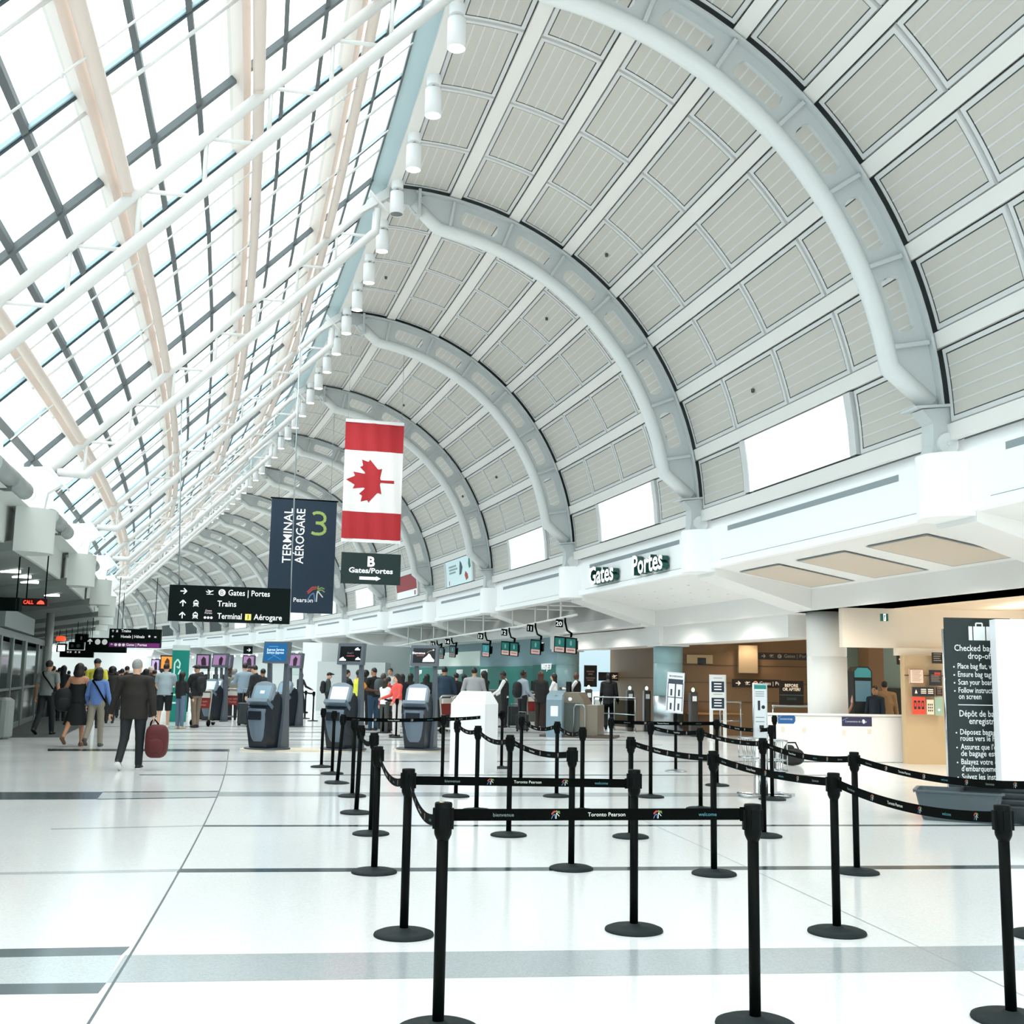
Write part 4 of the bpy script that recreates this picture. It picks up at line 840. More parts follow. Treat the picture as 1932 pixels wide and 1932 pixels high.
# long arrow sign under truss two
c4 = [onplane(2, *p) for p in ((320, 1104), (548, 1110), (546, 1178), (317, 1172))]
cc = (c4[0]+c4[1]+c4[2]+c4[3])/4; w = (c4[1]-c4[0]).length; h = c4[0].z-c4[3].z
t, mt = signboard('direction_sign', 'long black hanging sign with arrows for Gates, Trains and Terminal 1', 'sign', cc, w, h, .16, sign_dark, -et(2))
m = MB(); yel = M('sign_yellow', '#e7cf6b', .5, emit=.25); lil = M('sign_lilac', '#b7a3c4', .5)
for i, d in enumerate('ruu'):
    y = h*(.33-.335*i); arrow(m, mt, -w*.385, y, h*.17, d, 0, .17)
plane_icon(m, mt, -w*.17, h*.34, h*.19, 0); disc(m, mt, -w*.072, h*.325, h*.095, 0, 0, 24); m.text('B', h*.13, mt @ Matrix.Translation((-w*.072, h*.26, .001)), 1, bold=.0)
m.text('Gates | Portes', h*.165, mt @ Matrix.Translation((-w*.02, h*.255, 0)), 0, 'LEFT', bold=.012, width=w*.345)
m.text('Trains', h*.165, mt @ Matrix.Translation((-w*.105, -h*.06, 0)), 0, 'LEFT', bold=.012, width=w*.155)
m.text('Terminal', h*.165, mt @ Matrix.Translation((-w*.1, -h*.405, 0)), 0, 'LEFT', bold=.012, width=w*.2)
m.text('Aérogare', h*.165, mt @ Matrix.Translation((w*.2, -h*.405, 0)), 0, 'LEFT', bold=.012, width=w*.235)
for i in (1, 2): train_icon(m, mt, -w*.28, h*(.34-.335*i), h*.19, 0)
rect(m, mt, w*.128, -h*.425, w*.178, -h*.25, 2); m.text('1', h*.13, mt @ Matrix.Translation((w*.153, -h*.4, .001)), 1, bold=.01)
for i in range(3): disc(m, mt, -w*(.2-.026*i), -h*.385, h*.036, 3, 0, 12)
for i, s_ in enumerate(('Gates', 'Portes')): m.text(s_, h*.055, mt @ Matrix.Translation((-w*.174, -h*(.215+.065*i), 0)), 3)
m.build('lettering', [sign_white, sign_dark, yel, M('sign_pinkwhite', '#e9dbe6', .5, emit=.2)], t)
def up(p, r, k): return (p, W(r, k, chordz(r)-.66))
rods(t, [(onplane(2, 337, 1174), onplane(2, 343, 742)), (onplane(2, 546, 1178), onplane(2, 569, 572))], .014)
# terminal banner
c4 = [onplane(4, *p) for p in ((509, 941), (632, 943), (631, 1157), (507, 1157))]; cc = (c4[0]+c4[1]+c4[2]+c4[3])/4; w = (c4[1]-c4[0]).length; h = c4[0].z-c4[3].z
navy = M('banner_navy', '#1a2e40', .75, noise=.08, scale=3); lime = M('banner_lime', '#9fb362', .6)
t, mt = signboard('banner', 'tall navy banner reading TERMINAL AEROGARE 3', 'banner', cc, w, h, .02, navy, -et(4))
m = MB(); R90 = Matrix.Rotation(PI/2, 4, 'Z')
m.text('TERMINAL', w*.135, mt @ Matrix.Translation((-w*.175, -h*.07, 0)) @ R90, 0, 'LEFT', bold=.008, width=h*.485)
m.text('AÉROGARE', w*.135, mt @ Matrix.Translation((w*.015, -h*.07, 0)) @ R90, 0, 'LEFT', bold=.008, width=h*.485)
ah = [(-.5, .42), (-.3, .5), (.1, .5), (.38, .4), (.46, .22), (.36, .08), (.1, .02), (-.26, .02)]; al = [(-.26, .02), (.14, .0), (.42, -.12), (.5, -.3), (.36, -.44), (.1, -.5), (-.3, -.5), (-.55, -.44)]
stroke(m, mt, [(w*.235+a*w*.2, h*.295+b*h*.19) for a, b in ah], w*.045, 1); stroke(m, mt, [(w*.235+a*w*.2, h*.295+b*h*.19) for a, b in al], w*.045, 1, .0005)
m.text('Toronto Pearson', w*.068, mt @ Matrix.Translation((w*.19, -h*.405, 0)), 0, 'RIGHT', bold=.006); pearson(m, mt, w*.22, -h*.33, w*.24, (2, 3, 4, 5), .001)
m.build('lettering', [sign_white, lime]+LOGO_COLS, t)
m = MB(); m.tube([mt @ Vector((-w*.52, h*.5, -.01)), mt @ Vector((w*.52, h*.5, -.01))], .025, 8); m.build('top_rail', black_metal, t)
rods(t, [(cc+er(4)*s*w*.4+Vector((0, 0, h/2)), Vector((*(cc+er(4)*s*w*.4).xy, 10.6 if s > 0 else chordz(-8)-.8))) for s in (-1, 1)], .008)
# flag
c4 = [onplane(3, *p) for p in ((650, 790), (760, 796), (757, 1027), (647, 1022))]; cc = (c4[0]+c4[1]+c4[2]+c4[3])/4; w = (c4[1]-c4[0]).length; h = c4[0].z-c4[3].z
flag_red = M('flag_red', '#b3242c', .7); flag_wh = M('flag_white', '#f0eeee', .7)
t = thing('flag', 'red and white flag with a red maple leaf turned on its side', 'flag', cc); f = -et(3); X = Vector((-f.y, f.x, 0)); mt = frame((0, 0, 0), X, (0, 0, 1))
def fz(x, y): return .025*math.sin(x*9/w+y*.8)*(.4+.6*(.5-y/h))+.012*math.sin(x*23/w+1.3*y)
m = MB(); ys = [-.475, -.34, -.25, -.1, .05, .2, .25, .35, .475]; ys = [-.475, -.42, -.36, -.3, -.255, -.255, -.17, -.08, 0, .08, .17, .245, .245, .3, .36, .42, .475]; nx = 24
for i in range(len(ys)-1):
    if ys[i] == ys[i+1]: continue
    mi = 1 if -.256 < (ys[i]+ys[i+1])/2 < .246 else 0
    for j in range(nx):
        x0, x1 = -.5+j/nx, -.5+(j+1)/nx; g = lambda a, b: mt @ Vector((a*w, b*h, fz(a*w, b*h)))
        m.add([g(x0, ys[i]), g(x1, ys[i]), g(x1, ys[i+1]), g(x0, ys[i+1])], [(0, 1, 2, 3)], mi, True)
m.build('cloth', [flag_red, flag_wh], t)
half = [(0, 1.0), (.16, .68), (.19, .66), (.33, .73), (.27, .31), (.29, .27), (.33, .28), (.52, .48), (.57, .38), (.6, .36), (.82, .41), (.75, .18), (.76, .14), (.84, .1), (.48, -.2), (.46, -.25), (.5, -.38), (.13, -.31), (.06, -.33), (.05, -.36)]
leaf = half+[(.06, -.86), (-.06, -.86)]+[(-a, b) for a, b in reversed(half[1:])]
# drawn lying on its side: tip to the left, stem to the right
m = MB(); import mathutils
tri = mathutils.geometry.tessellate_polygon([[Vector((a, b, 0)) for a, b in leaf]])
s_ = w*.44; P2 = [(-b*s_-w*.02, a*s_*1.0) for a, b in leaf]
bm = bmesh.new(); vv = [bm.verts.new((x, y, 0)) for x, y in P2]; [bm.faces.new([vv[i] for i in f_]) for f_ in tri]; bmesh.ops.subdivide_edges(bm, edges=bm.edges[:], cuts=3, use_grid_fill=True)
bm.verts.index_update(); m.add([mt @ Vector((v.co.x, v.co.y, fz(v.co.x, v.co.y)+.006)) for v in bm.verts], [tuple(v.index for v in f_.verts) for f_ in bm.faces], 0, True); bm.free()
m.build('maple_leaf', flag_red, t)
for s_, nm in ((1, 'top_batten'), (-1, 'bottom_batten')): m = MB(); m.box(mt @ Vector((0, s_*h*.487, 0)), (w*1.0, h*.026, .03), 0, mt.to_3x3().to_4x4()); m.build(nm, flag_wh, t)
rods(t, [(cc+X*sg*w*.46+Vector((0, 0, h/2)), cc+X*sg*w*.46+Vector((0, 0, h/2+(10.55-cc.z-h/2)))) for sg in (-1, 1)], .006)
flag_bottom, flag_w, flag_x = cc+Vector((0, 0, -h/2)), w, X
# B gates cloth sign
c4 = [onplane(3, *p) for p in ((645, 1042), (757, 1045), (752, 1105), (644, 1101))]; cc = (c4[0]+c4[1]+c4[2]+c4[3])/4; w = (c4[1]-c4[0]).length; h = c4[0].z-c4[3].z
t, mt = signboard('cloth_sign', 'dark green cloth sign reading B Gates/Portes with a right arrow below the flag', 'sign', cc, w, h, .02, M('cloth_green', '#1a2f2d', .75), -et(3))
m = MB(); m.text('B', h*.32, mt @ Matrix.Translation((0, h*.08, 0)), 0, bold=.05); m.text('Gates/Portes', h*.17, mt @ Matrix.Translation((0, -h*.14, 0)), 0, bold=.035, width=w*.74)
rect(m, mt, -w*.19, -h*.36, w*.11, -h*.26, 0); shape(m, mt, [(w*.09, -h*.39), (w*.17, -h*.31), (w*.09, -h*.23)], 0, .0004); m.build('lettering', sign_white, t)
rods(t, [(cc+X*sg*w*.46+Vector((0, 0, h/2)), flag_bottom+X*sg*w*.46) for sg in (-1, 1)], .005)
# three dimensional fascia letters
for txt, k0, k1, lab in (('Gates', 2.80, 2.585, 'raised white and green letters spelling Gates on the fascia'), ('Portes', 2.43, 2.21, 'raised white and green letters spelling Portes on the fascia')):
    p = W(-.06, k0, 4.06); t = thing('fascia_letters', lab, 'lettering', p, 0, 'raised letters on the fascia'); x = (W(-.06, k1)-W(-.06, k0)); wd = x.length; mt = frame(Vector((0, 0, 0)), x, (0, 0, 1))
    m = MB(); m.text(txt, .47, mt @ Matrix.Translation((0, 0, .06)), 0, 'LEFT', bold=.03, depth=.16, width=wd); m.build('letter_sides', M('letter_green', '#0e4a40', .4), t)
    m = MB(); m.text(txt, .47, mt @ Matrix.Translation((0, 0, .142)), 0, 'LEFT', bold=.03, width=wd); m.build('letter_faces', M('letter_white', '#f6f8f8', .4, emit=.4), t)
# distance signs on the left
def farsign(x0, x1, yt, yb, Y, lab, draw, cols, base=sign_dark, hang=True, nm='direction_sign'):
    t, mt, w, h = pxsign(0, x0, x1, yt, yb, Y, nm, lab, 'sign', base, cols, draw, th=.14)
    if hang:
        for s in (-.36, .36): m = MB(); m.tube([Vector((s*w, 0, h/2)), Vector((s*w, 0, h/2+1.9))], .015, 6); m.build('suspension_rod', black_metal, t)
    return t
mag = M('sign_magenta', '#7d2b7c', .5, emit=.15)
def d1(m, mt, w, h):
    rect(m, mt, -w*.49, -h*.47, w*.49, -h*.25, 1)
    for y, s in ((.32, 'Trains'), (.02, 'Hotels | Hôtels')): arrow(m, mt, -w*.43, h*y+h*.05, h*.12, 'u', 0); m.text(s, h*.15, mt @ Matrix.Translation((-w*.27, h*y, .001)), 0, 'LEFT', bold=.03)
    train_icon(m, mt, -w*.35, h*.37, h*.14, 0); arrow(m, mt, -w*.44, -h*.36, h*.13, 'u', 0)
    for i in range(3): disc(m, mt, -w*(.36-.075*i), -h*.36, h*.08, 0, .001, 12)
    m.text('Gates | Portes', h*.14, mt @ Matrix.Translation((-w*.16, -h*.41, .001)), 0, 'LEFT', bold=.03)
    disc(m, mt, w*.28, h*.12, h*.06, 0, 0, 8); plane_icon(m, mt, w*.4, h*.1, h*.14, 0)
farsign(208, 303, 1186, 1223, 42, 'black hanging sign with a magenta strip, below the long arrow sign', d1, [sign_white, mag])
def d2(m, mt, w, h):
    arrow(m, mt, -w*.39, h*.22, h*.34, 'u', 0, .26); disc(m, mt, -w*.2, h*.22, h*.19, 0); disc(m, mt, -w*.03, h*.22, h*.19, 0); m.text('Gates', h*.13, mt @ Matrix.Translation((w*.1, h*.27, 0)), 0, 'LEFT', bold=.02); m.text('Portes', h*.13, mt @ Matrix.Translation((w*.1, h*.1, 0)), 0, 'LEFT', bold=.02)
farsign(163, 238, 1203, 1232, 48, 'black hanging sign with an up arrow and two white discs', d2, [sign_white])
farsign(143, 166, 1196, 1212, 50, 'small black hanging screen above the sign with two white discs', lambda m, mt, w, h: rect(m, mt, -w*.06, -h*.2, w*.06, h*.2, 0), [M('sign_dim')], nm='hanging_screen')
farsign(131, 158, 1211, 1226, 54, 'black departures display left of the sign with two white discs', lambda m, mt, w, h: (disc(m, mt, -w*.25, 0, h*.2, 0), disc(m, mt, w*.15, 0, h*.25, 0)), [M('sign_dim3', '#46524f')], nm='hanging_screen')
farsign(114, 176, 1226, 1241, 60, 'long low black sign over the crowd', lambda m, mt, w, h: [rect(m, mt, w*x, h*.1, w*(x+.05), h*.35, 0) for x in (-.28, -.2, -.05, .06)], [sign_white])
farsign(109, 125, 1214, 1230, 56, 'square white lightbox in a black frame over the crowd', lambda m, mt, w, h: rect(m, mt, -w*.38, -h*.4, w*.38, h*.3, 0), [M('box_glow', '#ffffff', .4, emit=3)], nm='light_box')
farsign(92, 107, 1217, 1230, 58, 'white lit panel beside the silver column', lambda m, mt, w, h: rect(m, mt, -w*.47, -h*.47, w*.47, h*.47, 0), [M('box_glow')], nm='light_box')
p = at(115, 1206, 52); t = tag(MB().lathe([(0, .16), (.2, .12), (.22, -.03), (.2, -.08), (0, -.08)], (0, 0, 0), 14).build('beacon', M('beacon_red', '#e0512f', .4, emit=1.0)), 'small red orange beacon above the square lightbox', 'light'); t.location = p
farsign(-20, 38, 1127, 1153, 22.5, 'blank black hanging sign at the left picture edge', lambda m, mt, w, h: rect(m, mt, w*.4, -h*.42, w*.41, h*.42, 0), [M('sign_dim3')])
led = M('led_red', '#ff3b2a', .4, emit=3.5)
def dled(m, mt, w, h):
    m.text('CALL', h*.5, mt @ Matrix.Translation((-w*.22, -h*.25, .001)), 0, bold=.01, width=w*.38); shape(m, mt, [(w*.1, -h*.25), (w*.4, -h*.25), (w*.36, h*.08), (w*.25, h*.26), (w*.15, h*.08)], 0, .001)
t_led = farsign(43, 91, 1129, 1144, 24.5, 'small red LED sign under the left balcony', dled, [led], M('led_back', '#3a1512', .5), True, 'led_sign')
pxsign(0, 460, 476, 1219, 1234, 40, 'direction_sign', 'small black sign with a white right arrow left of the blue kiosk header', 'sign', sign_dark, [sign_white], lambda m, mt, w, h: arrow(m, mt, w*.1, 0, h*.45, 'r', 0))
pxsign(0, 523, 544, 1221, 1231, 41, 'direction_sign', 'small black sign right of the blue kiosk header', 'sign', sign_dark, [M('sign_dim')], lambda m, mt, w, h: rect(m, mt, -w*.3, -h*.1, w*.3, h*.12, 0))
# green welcome totem
a = fl(346, 1358); t = thing('totem_sign', 'tall green totem sign between the man in shorts and the couple', 'sign', (fl(334, 1362)))
zt = at(345, 1227, t.location.y).z; w = .52; m = MB(); m.box((0, 0, zt/2), (w, .08, zt)); m.build('panel', M('totem_green', '#14897c', .45), t); m = MB(); m.box((0, 0, zt+.08), (w, .08, .16)); m.build('top_cap', M('totem_pale', '#cdd9d6', .5), t)
m = MB(); mt = frame(Vector((0, -.043, 0)), (1, 0, 0), (0, 0, 1)); stroke(m, mt, [(-.17, zt-.75), (-.17, zt-.4), (-.08, zt-.28), (.0, zt-.4), (-.02, zt-.56), (-.1, zt-.5)], .045, 0); stroke(m, mt, [(-.04, zt-.75), (.02, zt-.6)], .045, 0)
for y in (1.0, 1.1, 1.35, 1.6): rect(m, mt, -.2, zt-y-.05, .12, zt-y, 0)
m.build('lettering', M('totem_mint', '#bfe3db', .5, emit=.2), t)
# ================================================================== RIDGE LAMPS
lamp_w = M('lamp_white', '#f2f3f4', .4); lamp_gl = M('lamp_glow', '#ffffff', .4, emit=9); lamp_off = M('lamp_dark_lens', '#6d6f70', .3)
ks = [k_*.25+.955 for k_ in range(0, 40)]
ridge = []
def lamp_at(k): return W(-6.83, k, 11.5)
t0 = thing('ridge_lamp', 'white cylinder lamp hanging at the ridge, nearest the camera', 'lamp', lamp_at(ks[1]), 0, 'cylinder lamps along the ridge')
m = MB(); m.lathe([(.11, 0), (.12, -.02), (.12, -.16), (.1, -.18)], n=20); m.build('canopy', lamp_w, t0)
m = MB(); m.lathe([(.03, -.17), (.03, -.26)], n=10); m.build('stem', M('lamp_bronze', '#a89a8c', .4), t0)
m = MB(); m.lathe([(.0, -.24), (.135, -.25), (.14, -.27), (.14, -.72), (.13, -.72), (.13, -.69), (0, -.69)], n=24); m.build('shade', lamp_w, t0)
m = MB(); m.lathe([(.128, -.70), (.128, -.715), (0, -.715)], n=20); m.build('lens', lamp_gl, t0)
ridge.append(t0)
for i, k in enumerate(ks[2:]):
    j = i+2
    lab = 'white cylinder lamp with a dark unlit lens at the joint of the nearest visible truss' if j == 4 else ('white cylinder lamp at the ridge, %s from the camera' % ORD[j-1] if j <= 16 else 'tiny white cylinder lamp far along the ridge')
    o = dup(t0, lamp_at(k), 0, lab)
    if j == 4: [setattr(c.material_slots[0], 'link', 'OBJECT') or setattr(c.material_slots[0], 'material', lamp_off) for c in o.children if c.name.startswith('lens')]
    ridge.append(o)
# ================================================================== STANCHIONS
HP = .97
def stanchion_parts(t):
    m = MB(); m.lathe([(.178, 0), (.18, .006), (.176, .016), (.15, .026), (.05, .032), (.032, .045)], n=36); m.build('base', base_grey, t)
    m = MB(); m.lathe([(.0258, .03), (.0258, HP-.13)], n=20); m.build('pole', black_metal, t)
    m = MB(); m.lathe([(.026, HP-.165), (.031, HP-.155), (.038, HP-.14), (.0395, HP-.13), (.0395, HP-.005), (.036, HP), (.0, HP)], n=24)
    for a in range(4): mt = Matrix.Rotation(a*PI/2, 4, 'Z'); m.box(mt @ Vector((.041, 0, HP-.07)), (.012, .03, .09), 0, mt)
    m.build('head', black_p, t)
    m = MB(); m.lathe([(.0, -.002), (.006, 0), (.0, .004)], (.0, -.0405, HP-.11), 8, mat=Matrix.Rotation(PI/2, 3, 'X')); m.build('lock_button', chrome, t)
PO = {}
def post(key, p, label, lean=(0, 0), rz=0.0):
    p = Vector((p.x, p.y, 0))
    if not PO:
        t = thing('belt_stanchion', label, 'stanchion', p, 0, 'black retractable belt stanchions'); stanchion_parts(t)
        PO['proto'] = t
    else: t = dup(PO['proto'], p, rz, label)
    if lean != (0, 0): t.rotation_euler = (lean[0], lean[1], rz)
    PO[key] = t; return t
def topfl(x, y): return fl(x, y, HP)
post('a', topfl(837.2, 1513.5), 'nearest black stanchion at the front left corner, wearing a coin on its cap', rz=.3)
post('b', fl(761.9, 1755, .03), 'black stanchion second from the front in the left line, holding the upper bienvenue belt')
post('c', fl(706, 1639, .03), 'black stanchion third from the front in the left line')
post('d', fl(699.8, 1568.3, .03), 'black stanchion half hidden behind the third one of the left line')
post('e', fl(672, 1529.5, .03), 'slightly leaning black stanchion fifth in the left line', (0, .025))
post('f', fl(664.4, 1498.4, .03), 'black stanchion in front of the right edge of the middle kiosk')
post('g', fl(636, 1473.9, .03), 'leaning black stanchion in front of the middle kiosk', (0, .06))
post('h', fl(626.5, 1456.5, .03), 'black stanchion in front of the left edge of the middle kiosk')
post('i', fl(606.3, 1444, .03), 'leftmost of the black stanchions, standing between left and middle kiosks')
post('j', fl(1425, 1922.7, .03), 'tall black stanchion at the front right end of the welcome belt')
post('k', fl(1579, 1751, .03), 'black stanchion with a dusty base second from the right in the front row')
post('l', fl(1616.8, 1639.8, .03), 'black stanchion with a speckled base behind the second from the right')
post('m', fl(1347.2, 1642.5, .03), 'black stanchion just left of the front right welcome belt post')
post('n', fl(1441.6, 1572.5, .03), 'black stanchion in front of the chrome bag sizer')
post('o', fl(1195.9, 1746.4, .03), 'black stanchion at the right end of the upper bienvenue belt')
post('p', fl(1077.6, 1632.7, .03), 'black stanchion at the near end of the long diagonal belt in the middle')
post('q', fl(1189.8, 1574, .03), 'black stanchion directly behind the right end of the upper belt')
post('r', fl(1908, 1912.4, .03), 'black stanchion nearest the right picture edge')
post('s', fl(1962, 1757, .03), 'black stanchion mostly outside the right picture edge, only its base showing')
post('t', fl(1152.5, 1476.6, .03), 'black stanchion at the left end of the belt crossing the teal column')
post('u', fl(1227.5, 1499.9, .03), 'black stanchion with a white fleck on its base right of the middle')
post('v', fl(1050, 1498.7, .03), 'black stanchion with a white band below its head, near the middle')
post('w', topfl(1099.4, 1371.8), 'black stanchion right of the white banded one')
post('x', fl(959.6, 1570.7, .03), 'black stanchion in front of the white pedestal, right of its edge')
post('y', topfl(902.2, 1369.2), 'black stanchion standing right in front of the white pedestal')
post('z', fl(859.9, 1498.6, .03), 'black stanchion at the left edge of the white pedestal')
post('A', fl(833.9, 1472.7, .03), 'black stanchion left of the white pedestal, by the right kiosk')
post('B', fl(982.5, 1474, .03), 'black stanchion right of the white pedestal under the long straight belt')
post('C', fl(946, 1446, .03), 'thin distant black stanchion right of the white pedestal')
post('E', fl(1353, 1478.6, .03), 'black stanchion in front of the two-panel sign stand')
post('F', topfl(1321, 1373), 'black stanchion left of the post beside the welcome belt end')
post('G', topfl(1455, 1368), 'black stanchion behind the narrow chrome sign of the bag sizer')
post('H', topfl(1461, 1349.5), 'black stanchion at the far end of the upper right belts, near the blue arrow sticker')
for i, (x, y) in enumerate(((562, 1349.5), (575, 1356), (590, 1360.5), (546, 1343), (572, 1339), (722, 1383), (747, 1392))):
    post('far%d' % i, fl(x, y), ('small far black stanchion, %s of the group before the white booth' % ORD[i]) if i < 5 else ('small black stanchion beside the woman in pink' if i == 6 else 'small black stanchion in front of the child in white'))
# belts: each is pulled out of its own post and clipped to the next
b_teal = M('belt_teal_ink', '#3f7f8a', .7); b_grey = M('belt_grey_ink', '#6f7a7a', .7); b_white = M('belt_white_ink', '#c9d0cf', .7)
def belt(a, b, z0=.905, z1=.905, sag=.0, words=True, hgt=.052, big=False):
    A, B = PO[a], PO[b]; pa, pb = Vector(A.location), Vector(B.location); d = (pb-pa); L = d.length; d.normalize(); pa = pa+d*.042; pb = pb-d*.042; L -= .084
    n = 16 if sag else 2
    P = lambda u: pa+(pb-pa)*u+Vector((0, 0, z0+(z1-z0)*u-4*sag*u*(1-u)))
    m = MB(); nrm = Vector((-d.y, d.x, 0))*.0012
    for i in range(n):
        p, q = P(i/n), P((i+1)/n); hz = Vector((0, 0, hgt/2))
        m.hexa([p-hz-nrm, q-hz-nrm, q-hz+nrm, p-hz+nrm, p+hz-nrm, q+hz-nrm, q+hz+nrm, p+hz+nrm])
    m.box(P(1.0)-d*.008, (.02, .012, .062), 0, frame((0, 0, 0), d, Vector((-d.y, d.x, 0))))
    o = m.build('belt', black_belt, A, True)
    if not words: return o
    f = Vector((-d.y, d.x, 0)); mid = (pa+pb)/2
    if f.dot(CAM-mid) < 0: f = -f
    x = Vector((-f.y, f.x, 0)); flip = x.dot(d) < 0; m = MB(); pos = .12 if L < 1.2 else .2; seq = ['bienvenue', 'logo', 'Toronto Pearson', 'logo', 'welcome', 'logo']
    step = .27 if not big else L/5.7; s = pos if not big else L*.17; i = 0
    while s < L-.12:
        u = (1-s/L) if flip else s/L; p = P(u); sl = (P(min(1, u+.02))-P(max(0, u-.02))).normalized(); sl = -sl if flip else sl
        mt = frame(p+f*.0022, sl, Vector((0, 0, 1))); w_ = seq[i % 6]
        if w_ == 'logo': pearson(m, mt, 0, 0, .036, (0, 1, 2, 3))
        else: m.text(w_, .017 if w_ != 'Toronto Pearson' else .018, mt @ Matrix.Translation((0, -.008, 0)), {'bienvenue': 5, 'Toronto Pearson': 3, 'welcome': 4}[w_], bold=.0)
        s += step; i += 1
    m.build('lettering', LOGO_COLS+[b_teal, b_grey], o, True); return o
belt('a', 'j', .915, .925, 0, big=True); belt('b', 'o', .9, .885, 0, big=True)
belt('b', 'a', .91, .91, .1); belt('c', 'b', .91, .91, .1); belt('e', 'd', .9, .9, .08, False)
belt('q', 'm', .91, .91, .03); belt('m', 'k', .91, .91, .03); belt('k', 'r', .91, .91, .05); belt('u', 'F', .91, .91, .03); belt('F', 'n', .91, .91, .03); belt('n', 'l', .91, .91, .05); belt('l', 's', .91, .91, .05)
belt('z', 'y', .91, .91, .05); belt('y', 'x', .91, .91, .06); belt('x', 'p', .91, .91, .05); belt('v', 'w', .91, .91, .06); belt('B', 'v', .91, .91, .08)
belt('g', 'A', .91, .91, .02); belt('A', 'C', .91, .91, .02); belt('t', 'E', .91, .91, .01); belt('E', 'G', .91, .91, .04)
for a, b in ((0, 1), (1, 2), (3, 4), (5, 6)): belt('far%d' % a, 'far%d' % b, .91, .91, .02, False)
t = tag(MB().lathe([(.0, 0), (.012, 0), (.012, .002), (0, .002)], n=14).build('coin', M('coin_gold', '#e9d9a8', .25, .9)), 'small shiny coin lying on the cap of the nearest stanchion', 'coin'); t.location = Vector(PO['a'].location)+Vector((-.008, -.012, HP+.0005))
